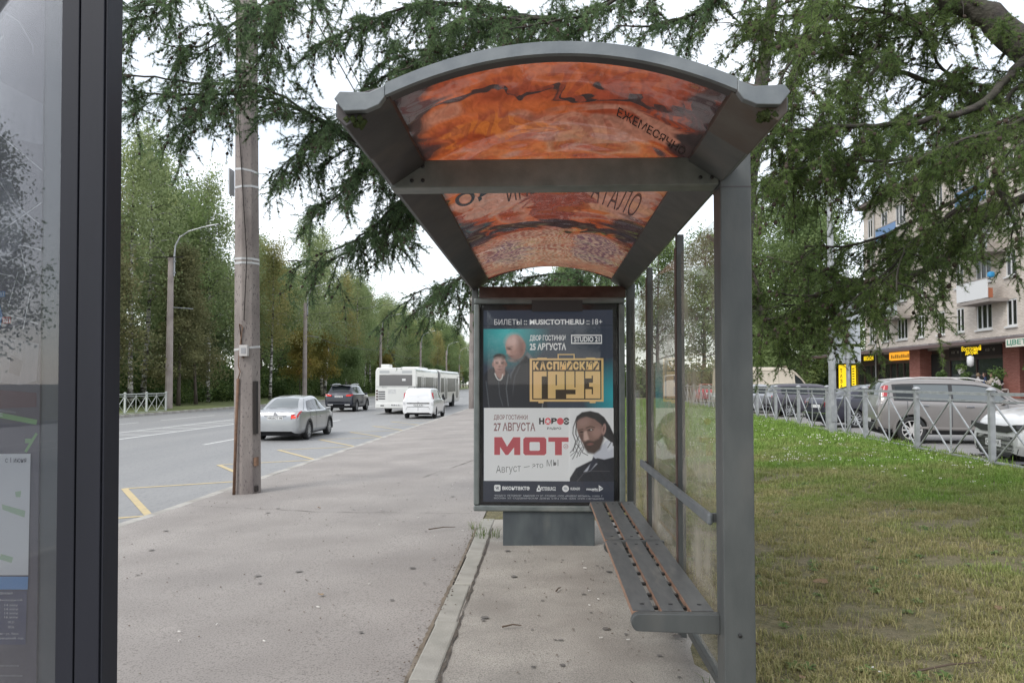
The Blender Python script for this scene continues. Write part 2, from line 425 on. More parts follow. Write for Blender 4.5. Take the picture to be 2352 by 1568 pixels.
def wander(pts, n=14, j=.02):
    o = []
    for a, b in zip(pts[:-1], pts[1:]):
        for k in range(n):
            t = k / n; o.append((a[0] + (b[0] - a[0]) * t + random.uniform(-j, j), a[1] + (b[1] - a[1]) * t + random.uniform(-j, j)))
    o.append(pts[-1]); return o
pz = lambda x, y: .004 + .008
ribbon(wander([(-.53, 2.0), (-.535, 8.0)], 60, .006), .014, .006, 'crack', m_crack, pad, .8, lambda x, y: .006)
ribbon(wander([(.42, 3.95), (.55, 3.45), (.66, 3.42), (.8, 3.62)], 8, .012), .012, .0, 'crack', m_crack, pad, .9, lambda x, y: .012)
ribbon(wander([(.32, 3.5), (.36, 3.2), (.5, 2.7)], 8, .012), .009, .0, 'crack', m_crack, pad, .9, lambda x, y: .012)
pzz = lambda x, y: pave_z(x) + .008
ribbon(wander([(-.695, 1.6), (-.70, 8.0)], 120, .004), .022, 0, 'joint_dirt', m_dirt, pavement, .5, pzz)
ribbon(wander([(-2.0, 12.5), (-1.2, 16.0), (-1.0, 22)], 14, .03), .014, 0, 'crack', m_crack, pavement, .9, pzz)
ribbon(wander([(-3.6, 21.5), (-2.2, 21.9), (-.9, 21.7)], 14, .02), .02, 0, 'crack', m_crack, pavement, .9, pzz)
ribbon(wander([(-4.6, 9.9), (-2.6, 9.2), (-.75, 8.9)], 20, .015), .008, 0, 'crack', m_crack, pavement, .9, pzz)

# lawn sheet
xs = [-.69 + .35 * i for i in range(25)]; xs = [x for x in xs if x < 7.7] + [7.7]
ys = [-14 + .5 * i for i in range(90)] + [31 + 3 * i for i in range(20)]
def lawn_edge(y): return 7.3 + .05 * (y - 12.5)
m_lawn = M('lawn_soil', (.09, .085, .04), .97, col2=(.20, .17, .09), scale=14, detail=10, lo=.3, hi=.7, bump=1., bscale=45, bdist=.03, col3=(.20, .15, .11), scale3=1.1, lo3=.56, hi3=.72, speck=(.30, .26, .15), sscale=160, slo=.60, shi=.66)
P = [[(min(x, lawn_edge(y)) if x < 7.69 else lawn_edge(y), y, lawn_h(x, y)) for x in xs] for y in ys]
mb = MB(); mb.grid(P); lawn = struct(mb.build('lawn', m_lawn, smooth=True))

m_lot = M('parking_asphalt', (.20, .195, .19), .85, col2=(.26, .25, .24), scale=1.2, bump=.3, bscale=60, bdist=.004, speck=(.12, .12, .12), sscale=80, slo=.56, shi=.68)
mb = MB(); mb.poly([(6.6, -20, .0), (26, -20, .0), (26, 110, .0), (8, 110, .0)]); struct(mb.build('parking_lot', m_lot))
lk = struct(empty('lawn_kerb', (7.5, 20, 0)))
mb = MB()
for i in range(60):
    y = -5 + i * 1.0; x = lawn_edge(y) + .01
    mb.box(x, x + .12, y + .004, y + .996, -.05, .14)
wb(mb, 'kerb_run', m_kerb, lk, bevel=.01)
m_flag = M('forecourt_paving', (.27, .25, .235), .85, col2=(.32, .30, .28), scale=2, bump=.3, bscale=30)
mb = MB(); mb.box(21.2, 24.3, 20, 72, -.02, .12); struct(mb.build('forecourt', m_flag))

# grass verge across the road
m_verge = M('verge_soil', (.10, .12, .035), .97, col2=(.14, .16, .05), scale=1.5, bump=.5, bscale=12)
P = [[(-21.45 - .3 * 0 - 2.2 * j, y, -.12 + (.25 * (j / 26) + .10 * mnoise.noise((j * .5, y * .06, 9)) if j else 0)) for j in range(27)] for y in [-20 + 4 * i for i in range(110)]]
mb = MB(); mb.grid(P); verge = struct(mb.build('verge', m_verge, smooth=True))
# ================================================================== bus shelter
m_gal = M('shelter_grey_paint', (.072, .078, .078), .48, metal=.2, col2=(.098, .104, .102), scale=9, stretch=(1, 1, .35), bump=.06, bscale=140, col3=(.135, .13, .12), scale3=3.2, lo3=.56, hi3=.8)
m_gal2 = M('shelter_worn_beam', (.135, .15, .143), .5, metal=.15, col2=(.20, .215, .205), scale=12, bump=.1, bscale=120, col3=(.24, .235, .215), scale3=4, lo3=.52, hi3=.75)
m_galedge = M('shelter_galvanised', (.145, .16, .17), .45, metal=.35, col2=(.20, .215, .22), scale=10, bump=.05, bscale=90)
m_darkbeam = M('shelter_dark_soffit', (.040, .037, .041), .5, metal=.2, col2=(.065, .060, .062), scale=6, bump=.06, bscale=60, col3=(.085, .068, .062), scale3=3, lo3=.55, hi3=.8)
m_rust = M('shelter_brown_strip', (.09, .055, .048), .6, col2=(.14, .09, .075), scale=10)
m_moss = M('moss', (.03, .045, .012), 1., col2=(.06, .08, .02), scale=60, bump=1., bscale=90)
m_board = M('bench_board_top', (.08, .084, .085), .5, col2=(.108, .11, .108), scale=12, stretch=(3, .6, 1), bump=.05, bscale=80, col3=(.20, .185, .16), scale3=3, lo3=.6, hi3=.85)
m_ply = M('bench_ply_edge', (.34, .20, .135), .7, col2=(.22, .14, .10), scale=40)
m_bolt = M('bolt_dark', (.05, .05, .05), .4, metal=.8)
m_pane = glass('shelter_glass', (.93, .94, .89), .03, .27, (.54, .49, .42), ior=1.3, refl=.55, dscale=3.)

sh = empty('bus_shelter', (.1, 5, 0), 0, 'grey metal bus shelter with arched orange roof, glass back wall and slatted bench', 'bus shelter')
# posts
mb = MB(); mb.box(.785, .922, 3.44, 3.58, -.05, 2.585); wb(mb, 'post', m_gal, sh, bevel=.006)
mb = MB(); mb.box(.79, .87, 7.38, 7.47, -.05, 2.46); wb(mb, 'post', m_gal, sh, bevel=.006)
mb = MB(); mb.box(-.70, -.64, 7.41, 7.47, 2.2, 2.44); wb(mb, 'post', m_gal, sh, bevel=.004)
# side beams with sloping soffits
YN, YF = 2.60, 7.50
def beam(sgn, xi, xo):
    poly = [(xi, 2.535), (xi, 2.495), (xo, 2.40), (xo + sgn * .03, 2.425), (xo + sgn * .03, 2.488)]
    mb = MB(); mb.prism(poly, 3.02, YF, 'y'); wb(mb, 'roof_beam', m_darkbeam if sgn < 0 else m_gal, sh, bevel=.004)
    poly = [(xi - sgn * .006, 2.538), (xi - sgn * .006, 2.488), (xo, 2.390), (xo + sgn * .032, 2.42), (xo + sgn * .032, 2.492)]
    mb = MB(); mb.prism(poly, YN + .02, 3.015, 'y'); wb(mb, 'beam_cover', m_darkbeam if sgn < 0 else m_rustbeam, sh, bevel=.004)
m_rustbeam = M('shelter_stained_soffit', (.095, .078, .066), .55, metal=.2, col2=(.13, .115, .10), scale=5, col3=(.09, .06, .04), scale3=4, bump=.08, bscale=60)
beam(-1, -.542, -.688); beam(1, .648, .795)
mb = MB(); mb.box(-.70, .783, 3.45, 3.57, 2.388, 2.515); wb(mb, 'cross_beam', m_gal2, sh, bevel=.005)
mb = MB(); mb.box(-.63, .783, 7.40, 7.46, 2.325, 2.435); wb(mb, 'header_beam', m_rust, sh, bevel=.004)
# gutters along both eaves
for sgn, x in ((-1, -.688), (1, .795)):
    mb = MB(); a = x + sgn * .037
    mb.box(min(a, a + sgn * .008), max(a, a + sgn * .008), YN + .05, YF, 2.436, 2.484); wb(mb, 'gutter', m_gal, sh, bevel=.004)
XC, HW = .053, .598
def arch(x, base=2.50, rise=.135): return base + rise * (1 - ((x - XC) / HW) ** 2)
def arch_band(y0, y1, lift, th, name, mat, xm=HW):
    mb = MB(); n = 28; A = []
    for i in range(n + 1):
        x = XC - xm + 2 * xm * i / n; z = arch(x) + lift
        A.append([(x, y0, z), (x, y0, z + th), (x, y1, z + th), (x, y1, z), (x, y0, z)])
    mb.grid(A); return wb(mb, name, mat, sh, smooth=False)
arch_band(YN - .012, YN + .012, -.012, .042, 'front_fascia', m_galedge)
arch_band(YN + .013, YN + .075, -.006, .018, 'front_rib', m_darkbeam)
arch_band(YF - .10, YF - .06, -.004, .03, 'rear_rib', m_gal)
for sgn in (-1, 1):
    ex = (lambda q: q) if sgn < 0 else (lambda q: 2 * XC - q)
    po = [(-.722, 2.478), (-.703, 2.503), (-.60, 2.499), (-.546, 2.523), (-.546, 2.482), (-.566, 2.455), (-.61, 2.436), (-.688, 2.434)]
    mb = MB(); mb.prism([(ex(x), z) for x, z in po], YN - .014, YN + .018, 'y'); wb(mb, 'gutter_end_plate', m_galedge, sh, bevel=.003)
    mb = MB()
    for k in range(70):
        x = random.uniform(-.694, -.632); y = random.uniform(YN + .02, YN + .07)
        s_ = random.uniform(.006, .014); z = 2.428 + random.uniform(-.022, .002)
        mb.lathe([(s_ * .3, -s_), (s_, 0), (s_ * .3, s_)], 5, (ex(x), y, z))
    wb(mb, 'moss_clump', m_moss, sh)['kind'] = 'stuff'

# curved roof film, printed in orange, wavy and glossy
def roof_mat():
    """printed film seen from below: orange fields, pale lettering panels, dark edges and bands, all smeared and glossy"""
    m, t, p, o = _new('roof_film'); N = t.nodes.new; K = t.links.new
    def node(ty, op=None, **k):
        n = N(ty)
        if op: n.operation = op
        for a, b in k.items(): n.inputs[a].default_value = b
        return n
    tcn = N('ShaderNodeTexCoord'); P0 = tcn.outputs['Object']
    def noise_(scale, detail, dist=0., stretch=(1, 1, .3)):
        mp = N('ShaderNodeMapping'); mp.inputs['Scale'].default_value = stretch; K(P0, mp.inputs[0])
        n = N('ShaderNodeTexNoise'); n.inputs['Scale'].default_value = scale; n.inputs['Detail'].default_value = detail; n.inputs['Distortion'].default_value = dist; K(mp.outputs[0], n.inputs['Vector']); return n
    wn_ = noise_(2.4, 2.2, 1.6); cen = node('ShaderNodeVectorMath', 'SUBTRACT'); cen.inputs[1].default_value = (.5, .5, .5); K(wn_.outputs['Color'], cen.inputs[0])
    sc = node('ShaderNodeVectorMath', 'MULTIPLY'); sc.inputs[1].default_value = (.40, .80, 0); K(cen.outputs[0], sc.inputs[0])
    ad_ = node('ShaderNodeVectorMath', 'ADD'); K(P0, ad_.inputs[0]); K(sc.outputs[0], ad_.inputs[1]); PW = ad_.outputs[0]
    def ell(c, r_, soft=.04):
        soft = min(soft, .16)
        a = node('ShaderNodeVectorMath', 'SUBTRACT'); a.inputs[1].default_value = (c[0], c[1], 0); K(PW, a.inputs[0])
        b = node('ShaderNodeVectorMath', 'MULTIPLY'); b.inputs[1].default_value = (1 / r_[0], 1 / r_[1], 0); K(a.outputs[0], b.inputs[0])
        l = node('ShaderNodeVectorMath', 'LENGTH'); K(b.outputs[0], l.inputs[0])
        mr_ = N('ShaderNodeMapRange'); mr_.inputs['From Min'].default_value = 1 + soft; mr_.inputs['From Max'].default_value = 1 - soft; K(l.outputs['Value'], mr_.inputs[0]); return mr_.outputs[0]
    def mix(fac, A, col, k=1.):
        mx = N('ShaderNodeMix'); mx.data_type = 'RGBA'
        if k != 1.:
            ml = node('ShaderNodeMath', 'MULTIPLY'); ml.inputs[1].default_value = k; K(fac, ml.inputs[0]); fac = ml.outputs[0]
        K(fac, mx.inputs['Factor']); K(A, mx.inputs['A']); mx.inputs['B'].default_value = c4(col); return mx.outputs['Result']
    base = noise_(1.3, 1.5, 1.8, (1, .8, .3)); r = N('ShaderNodeValToRGB'); cr_ = r.color_ramp
    cols = [(.0, (.16, .03, .017)), (.40, (.25, .046, .019)), (.46, (.35, .074, .025)), (.55, (.42, .098, .03)), (.60, (.38, .15, .09)), (.68, (.27, .052, .021)), (1., (.4, .1, .03))]
    while len(cr_.elements) < len(cols): cr_.elements.new(.5)
    for e, (q, c) in zip(cr_.elements, cols): e.position = q; e.color = c4(c)
    K(base.outputs['Fac'], r.inputs[0]); cur = r.outputs[0]
    pale = (.36, .17, .115); dark = (.035, .024, .024); rust = (.20, .035, .018); vio = (.17, .10, .13)
    cur = mix(ell((.22, 3.30), (.42, .22), .25), cur, pale, .75); cur = mix(ell((-.20, 3.30), (.26, .10), .4), cur, (.46, .13, .03), .9)
    cur = mix(ell((-.24, 4.45), (.24, .50)), cur, pale, .9); cur = mix(ell((.42, 4.45), (.22, .50)), cur, pale, .9); cur = mix(ell((.10, 4.75), (.20, .75)), cur, rust, .9)
    cur = mix(ell((.05, 6.6), (.9, 1.0)), cur, (.34, .16, .12), .6); cur = mix(ell((-.3, 6.4), (.18, .5), .3), cur, vio, .8); cur = mix(ell((.42, 6.3), (.18, .6), .3), cur, vio, .8)
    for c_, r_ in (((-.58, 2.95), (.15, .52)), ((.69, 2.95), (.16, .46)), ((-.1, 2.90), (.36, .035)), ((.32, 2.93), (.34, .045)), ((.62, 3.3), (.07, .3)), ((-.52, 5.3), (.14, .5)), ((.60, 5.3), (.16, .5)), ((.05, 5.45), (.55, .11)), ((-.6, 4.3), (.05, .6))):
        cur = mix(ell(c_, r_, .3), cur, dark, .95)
    def zebra(c_, r_, A, col, sc_, k=.9):
        wv = N('ShaderNodeTexWave'); wv.inputs['Scale'].default_value = sc_; wv.inputs['Distortion'].default_value = 5.; wv.inputs['Detail'].default_value = 1.5; wv.inputs['Detail Scale'].default_value = .8; K(PW, wv.inputs['Vector'])
        st = N('ShaderNodeMapRange'); st.inputs['From Min'].default_value = .45; st.inputs['From Max'].default_value = .6; K(wv.outputs['Fac'], st.inputs[0])
        ml = node('ShaderNodeMath', 'MULTIPLY'); K(st.outputs[0], ml.inputs[0]); K(ell(c_, r_, .15), ml.inputs[1]); return mix(ml.outputs[0], A, col, k)
    cur = zebra((.50, 3.02), (.18, .12), cur, (.10, .035, .03), 9, .7); cur = zebra((.05, 6.4), (.75, .75), cur, (.46, .30, .22), 6, .7); cur = zebra((.2, 2.82), (.5, .12), cur, (.26, .05, .025), 3, .7); cur = zebra((-.1, 3.3), (.4, .2), cur, (.22, .05, .03), 3., .5)
    fine = noise_(26, 5, 1.5, (1, .35, .3)); mr2 = N('ShaderNodeMapRange'); mr2.inputs['From Min'].default_value = .3; mr2.inputs['From Max'].default_value = .7; mr2.inputs['To Min'].default_value = .72; mr2.inputs['To Max'].default_value = 1.18; K(fine.outputs['Fac'], mr2.inputs[0])
    mm = N('ShaderNodeMix'); mm.data_type = 'RGBA'; mm.blend_type = 'MULTIPLY'; mm.inputs['Factor'].default_value = 1.; K(cur, mm.inputs['A']); K(mr2.outputs[0], mm.inputs['B']); col = mm.outputs['Result']
    K(col, p.inputs['Base Color']); p.inputs['Roughness'].default_value = .12; p.inputs['Coat Weight'].default_value = .8; p.inputs['Coat Roughness'].default_value = .02
    b = noise_(1.7, 2.); bp = N('ShaderNodeBump'); bp.inputs['Strength'].default_value = .55; bp.inputs['Distance'].default_value = .10; K(b.outputs['Fac'], bp.inputs['Height'])
    K(bp.outputs[0], p.inputs['Normal']); K(bp.outputs[0], p.inputs['Coat Normal'])
    tl = N('ShaderNodeBsdfTranslucent'); K(col, tl.inputs[0]); mx = N('ShaderNodeMixShader'); mx.inputs[0].default_value = .44
    K(p.outputs[0], mx.inputs[1]); K(tl.outputs[0], mx.inputs[2]); K(mx.outputs[0], o.inputs[0]); return m
def roof_z(x, y):
    e = max(0, 1 - ((x - XC) / HW) ** 2)
    return arch(x, 2.507, .128) + e * (.010 * math.sin(y * 3.1 + x * 2) + .006 * mnoise.noise((x * 3, y * 1.5, 0)))
P = [[(XC - .60 + 1.2 * i / 30, YN + .06 + (YF - .1 - YN - .06) * j / 70, 0) for i in range(31)] for j in range(71)]
P = [[(x, y, roof_z(x, y)) for x, y, _ in r] for r in P]
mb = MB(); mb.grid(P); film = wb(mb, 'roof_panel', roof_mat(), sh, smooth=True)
m_prn_navy = M('print_navy', (.03, .03, .07), .2); m_prn_red = M('print_red', (.16, .025, .02), .2); m_prn_pale = M('print_pale', (.50, .27, .19), .2); m_prn_dark = M('print_black', (.035, .022, .022), .2)
def roof_txt(body, x0, x1, y0, y1, mat, rot=0., bold=.02, warp=.0):
    def f(u, v):
        x = x0 + (x1 - x0) * u; y = y0 + (y1 - y0) * v + rot * (u - .5) + warp * math.sin(u * 5)
        return (x, y, roof_z(x, y) - .004)
    text_obj('roof_print', body, f, mat, film, bold)
roof_txt('ЕЖЕМЕСЯЧНО', .30, .62, 3.30, 3.20, m_prn_dark, .28, .01)
roof_txt('ОД', -.50, -.26, 4.45, 4.1, m_prn_navy, -.12, .02, .04)
roof_txt('АТАЛО', .28, .56, 4.75, 4.2, m_prn_red, .25, .0, .04)
roof_txt('ИНЕЯ', -.22, .02, 4.6, 4.2, m_prn_red, -.15, .0, .04)
# bolts, seams and scraps of stickers on the frame
for x_ in (-.60, -.55, .70, .75):
    for z_ in (2.42, 2.485):
        mb = MB(); mb.lathe([(.009, -.0), (.009, -.006), (.004, -.008)], 8, (x_, 3.45, z_), 'y'); wb(mb, 'bolt', m_bolt, sh)
for z_ in (.40,):
    mb = MB(); mb.lathe([(.009, -.0), (.009, -.006), (.004, -.008)], 8, (.853, 3.44, z_), 'y'); wb(mb, 'bolt', m_bolt, sh)
mb = MB(); mb.box(.784, .923, 3.439, 3.581, 2.372, 2.378); wb(mb, 'weld_seam', m_darkbeam, sh)
# back wall: mullions and three panes
for y in (4.69, 6.02):
    mb = MB(); mb.box(.80, .845, y - .024, y + .024, -.03, 2.40); wb(mb, 'mullion', m_gal, sh, bevel=.003)
    mb = MB(); mb.box(.792, .799, y - .018, y + .018, .05, 2.32); wb(mb, 'mullion_strip', m_rust, sh)
for y0, y1 in ((3.60, 4.664), (4.716, 5.995), (6.046, 7.37)):
    mb = MB(); mb.poly([(.826, y0, .14), (.826, y1, .14), (.826, y1, 2.29), (.826, y0, 2.29)]); wb(mb, 'glass_pane', m_pane, sh)
for y0, y1 in ((3.585, 4.664), (4.716, 5.995), (6.046, 7.375)):
    mb = MB(); mb.box(.80, .845, y0, y1, .095, .138); wb(mb, 'bottom_rail', m_gal, sh, bevel=.003)
mb = MB(); mb.box(.748, .772, 3.585, 6.1, .85, .905); wb(mb, 'lean_rail', m_galedge, sh, bevel=.010, seg=3)
for y in (3.62, 4.69, 6.02):
    mb = MB(); mb.box(.772, .80, y - .015, y + .015, .86, .90); wb(mb, 'rail_bracket', m_gal, sh)
# bench
def end_plate(y0, y1, name='bench_bracket', x0=.39):
    po = [(.786, .466)]; po += [(x0 + .04, .466)]
    for k in range(1, 9):
        a = math.pi / 2 + math.pi * k / 9; po.append((x0 + .04 + .04 * math.cos(a), .425 + .041 * math.sin(a)))
    po += [(x0 + .04, .386), (.786, .376)]
    mb = MB(); mb.prism(po, y0, y1, 'y'); return wb(mb, name, m_gal, sh, bevel=.004)
end_plate(3.52, 3.565); end_plate(5.125, 5.165); end_plate(6.79, 6.83)
slat = None
for (y0, y1) in ((3.57, 5.12), (5.17, 6.785)):
    for x in (.400, .533, .666):
        mb = MB(); mb.cur = 1; mb.box(x, x + .105, y0, y1, .437, .4625); mb.cur = 0; mb.box(x + .002, x + .103, y0 + .002, y1 - .002, .463, .467)
        s_ = wb(mb, 'slat', [m_board, m_ply], sh, bevel=.0015)
        for yy in (y0 + .1, y1 - .1):
            mb = MB(); mb.lathe([(.011, .466), (.010, .4695), (.004, .4705)], 10, (x + .056, yy, 0)); mb.build('bolt', m_bolt, s_)
    mb = MB()
    for x in (.505, .638):
        for k in range(7):
            y = y0 + .12 + (y1 - y0 - .24) * k / 6; mb.box(x + .0005, x + .0275, y - .016, y + .016, .438, .450)
    wb(mb, 'slat_spacer', m_bolt, sh)['kind'] = 'stuff'

# ================================================================== advertising light box
m_frame = M('lightbox_frame', (.13, .15, .148), .4, metal=.3, col2=(.18, .20, .195), scale=8, bump=.04, bscale=80, col3=(.25, .26, .24), scale3=4, lo3=.58, hi3=.8)
m_plinth = M('lightbox_plinth', (.05, .06, .068), .6, col2=(.085, .10, .105), scale=6, stretch=(1, 1, .4), bump=.1, bscale=50, col3=(.14, .14, .13), scale3=5, lo3=.55, hi3=.8)
m_blk = M('lightbox_black', (.012, .013, .018), .35)
lb = empty('poster_light_box', (.045, 7.28, 0), 0, 'upright poster light box with concert poster on dark plinth at shelter end', 'advertising box')
FX0, FX1, FZ0, FZ1 = -.656, .746, .318, 2.295
mb = MB(); w = .055
mb.box(FX0, FX1, 7.14, 7.37, FZ0, FZ0 + w); mb.box(FX0, FX1, 7.14, 7.37, FZ1 - w, FZ1)
mb.box(FX0, FX0 + w, 7.14, 7.37, FZ0 + w + .001, FZ1 - w - .001); mb.box(FX1 - w, FX1, 7.14, 7.37, FZ0 + w + .001, FZ1 - w - .001)
wb(mb, 'frame', m_frame, lb, bevel=.014, seg=3)
mb = MB(); mb.box(FX0 + w, FX1 - w, 7.21, 7.36, FZ0 + w, FZ1 - w); wb(mb, 'backing', m_blk, lb)
mb = MB(); mb.box(-.385, .462, 7.17, 7.34, -.03, .317); wb(mb, 'plinth', m_plinth, lb, bevel=.006)
mb = MB(); mb.box(-.115, .355, 7.125, 7.139, 2.165, 2.27); wb(mb, 'name_plate', M('plate_grey', (.045, .046, .05), .5), lb)
mb = MB(); mb.poly([(FX0 + w, 7.158, FZ0 + w), (FX1 - w, 7.158, FZ0 + w), (FX1 - w, 7.158, FZ1 - w), (FX0 + w, 7.158, FZ1 - w)]); wb(mb, 'glass', glass('lightbox_glass', (.97, .98, .98), .02, .012), lb)
PX0, PX1, PZ0, PZ1 = -.570, .640, .400, 2.185
mb = MB(); mb.box(PX0, PX1, 7.2, 7.206, PZ0, PZ1)
def add_glow(m, k):
    p = m.node_tree.nodes['Principled BSDF']; bc = p.inputs['Base Color']; p.inputs['Emission Strength'].default_value = k
    if bc.is_linked: m.node_tree.links.new(bc.links[0].from_socket, p.inputs['Emission Color'])
    else: p.inputs['Emission Color'].default_value = bc.default_value
    return m
GLOW = .42   # glow added to the inks so the poster reads brighter
def pm(n, c, r=.45): return add_glow(M('ink_' + n, c, r), GLOW)
ink_navy = add_glow(M('ink_navy', (.034, .043, .066), .4, col2=(.040, .049, .073), scale=1.2), GLOW)
poster = wb(mb, 'poster', ink_navy, lb)
_lay = [0]
def pp(X, Y): return (PX0 + (X - 117) / 750 * (PX1 - PX0), PZ1 - (Y - 150) / 1098 * (PZ1 - PZ0))
def layer():
    _lay[0] += 1; return 7.1995 - _lay[0] * .00022
def ppoly(pts, mat, name='print'):
    y = layer(); mb = MB(); mb.poly([(pp(*q)[0], y, pp(*q)[1]) for q in pts]); return mb.build(name, mat, poster)
def pell(cx, cy, rx, ry, mat, rot=0., a0=0, a1=360, n=28):
    c, s_ = math.cos(R(rot)), math.sin(R(rot)); P = []
    for k in range(n):
        a = R(a0 + (a1 - a0) * k / n); x, y = rx * math.cos(a), ry * math.sin(a); P.append((cx + x * c - y * s_, cy + x * s_ + y * c))
    return ppoly(P, mat)
def prect(x0, y0, x1, y1, mat): return ppoly([(x0, y0), (x1, y0), (x1, y1), (x0, y1)], mat)
def ptext(body, x0, y0, x1, y1, mat, bold=0., skew=0., shear=0.):
    """x0,y0 top-left, x1,y1 bottom-right of the ink box; skew: right end raised"""
    y = layer()
    def f(u, v):
        X = x0 + (x1 - x0) * u; Y = y1 + (y0 - y1) * v - skew * u; a, b = pp(X, Y); return (a, y, b)
    return text_obj('lettering', body, f, mat, poster, bold, shear=shear)
def pstroke(pts, w, mat):
    y = layer(); mb = MB(); V2 = []
    for i, p in enumerate(pts):
        a = Vector(pts[max(i - 1, 0)]); b = Vector(pts[min(i + 1, len(pts) - 1)]); d = (b - a).normalized(); n = Vector((-d.y, d.x)) * w / 2
        for s_ in (-1, 1):
            X, Z = pp(p[0] + n.x * s_, p[1] + n.y * s_); V2.append((X, y, Z))
    mb.v = V2
    for i in range(len(pts) - 1): mb.face((2 * i, 2 * i + 1, 2 * i + 3, 2 * i + 2))
    return mb.build('print', mat, poster)
iw = pm('white', (.66, .66, .66)); igrey = pm('pale_grey', (.42, .43, .45)); iteal = pm('teal', (.02, .22, .24)); iteal2 = pm('teal_light', (.08, .36, .36)); iteald = pm('teal_dark', (.012, .07, .09))
iblack = pm('black', (.018, .019, .024)); iskin = pm('skin', (.34, .19, .155)); iskin2 = pm('skin_shade', (.20, .10, .085)); iskin3 = pm('skin_dark', (.085, .045, .042)); iskinl = pm('skin_light', (.60, .42, .36))
igold = add_glow(M('ink_gold', (.58, .40, .15), .4, col2=(.66, .43, .20), scale=2.0), GLOW); ired = pm('red', (.42, .075, .09)); ibrown = pm('brown', (.20, .085, .085)); ihair = pm('hair', (.035, .032, .034)); isuit = pm('suit', (.022, .023, .030)); ipink = pm('coral', (.62, .10, .12))
def z4(X, Y): return (((1350 + X / 4.9) - 1300) * 2.064, ((840 + Y / 4.9) - 800) * 2.063)
def z5(X, Y): return (((1350 + X / 5.227) - 1300) * 2.064, ((1130 + Y / 5.227) - 800) * 2.063)
prect(117, 236, 866, 242, pm('navy2', (.022, .03, .045)))
# the printed photographs: soft halftone pictures, coloured point by point
def sdf_poly(X, Y, pts):
    d = np.full(X.shape, 1e9); ins = np.zeros(X.shape, bool); n = len(pts)
    for i in range(n):
        (x0, y0), (x1, y1) = pts[i], pts[(i + 1) % n]; ex, ey = x1 - x0, y1 - y0; wx, wy = X - x0, Y - y0
        t_ = np.clip((wx * ex + wy * ey) / (ex * ex + ey * ey + 1e-9), 0, 1); d = np.minimum(d, np.hypot(wx - ex * t_, wy - ey * t_))
        c = ((y0 > Y) != (y1 > Y)) & (X < (x1 - x0) * (Y - y0) / (y1 - y0 + 1e-12) + x0); ins ^= c
    return np.where(ins, -d, d)
def picture(x0, y0, x1, y1, step, bgf, layers):
    nx = int((x1 - x0) / step) + 1; ny = int((y1 - y0) / step) + 1
    X, Y = np.meshgrid(np.linspace(x0, x1, nx), np.linspace(y0, y1, ny)); C = bgf(X, Y)
    for ly in layers:
        k, prm, col, soft = ly[:4]; al = ly[4] if len(ly) > 4 else 1.
        if k == 'e':
            cx, cy, rx, ry, rot = prm; c, s_ = math.cos(R(rot)), math.sin(R(rot)); u = ((X - cx) * c + (Y - cy) * s_) / rx; v = (-(X - cx) * s_ + (Y - cy) * c) / ry; d = (np.hypot(u, v) - 1) * min(rx, ry)
        elif k == 'p': d = sdf_poly(X, Y, prm)
        else:
            d = np.full(X.shape, 1e9)
            for (a, b), (e, f) in zip(prm[1][:-1], prm[1][1:]):
                ex, ey = e - a, f - b; t_ = np.clip(((X - a) * ex + (Y - b) * ey) / (ex * ex + ey * ey + 1e-9), 0, 1); d = np.minimum(d, np.hypot(X - a - ex * t_, Y - b - ey * t_))
            d = d - prm[0] / 2
        m_ = np.clip(.5 - d / soft, 0, 1)[..., None] * al; C = C * (1 - m_) + np.array(col) * m_
    y = layer(); V = np.empty((ny, nx, 3)); V[..., 0] = PX0 + (X - 117) / 750 * (PX1 - PX0); V[..., 1] = y; V[..., 2] = PZ1 - (Y - 150) / 1098 * (PZ1 - PZ0)
    idx = np.arange(nx * ny).reshape(ny, nx); F = np.stack([idx[:-1, :-1], idx[1:, :-1], idx[1:, 1:], idx[:-1, 1:]], -1).reshape(-1, 4)
    me = bpy.data.meshes.new('picture'); me.vertices.add(nx * ny); me.vertices.foreach_set('co', V.reshape(-1).astype(np.float32)); me.loops.add(F.size); me.loops.foreach_set('vertex_index', F.astype(np.int32).ravel()); me.polygons.add(len(F)); me.polygons.foreach_set('loop_start', np.arange(0, F.size, 4, dtype=np.int32))
    ca = me.color_attributes.new('ink', 'FLOAT_COLOR', 'POINT'); ca.data.foreach_set('color', np.concatenate([C, np.ones((ny, nx, 1))], -1).reshape(-1).astype(np.float32))
    if 'photo_print' not in MATS:
        m, t, p, o = _new('photo_print'); a = t.nodes.new('ShaderNodeVertexColor'); a.layer_name = 'ink'; t.links.new(a.outputs[0], p.inputs['Base Color']); t.links.new(a.outputs[0], p.inputs['Emission Color']); p.inputs['Emission Strength'].default_value = GLOW; p.inputs['Roughness'].default_value = .45; MATS['photo_print'] = m
    me.materials.append(MATS['photo_print']); me.update(); o = bpy.data.objects.new('picture', me); COL.objects.link(o); o.parent = poster; return o
def bg_top(X, Y):
    t1 = np.clip(1 - np.hypot((X - 250) / 260, (Y - 270) / 230), 0, 1)[..., None]; t2 = np.clip(1 - np.hypot((X - 880) / 190, (Y - 640) / 220), 0, 1)[..., None]
    return np.array((.032, .043, .066)) * (1 - np.maximum(t1, t2)) + (np.array((.04, .34, .35)) * t1 + np.array((.02, .26, .30)) * t2) * 1.25
SK, SD, SL, DK = (.40, .235, .20), (.17, .09, .08), (.62, .44, .40), (.02, .022, .03)
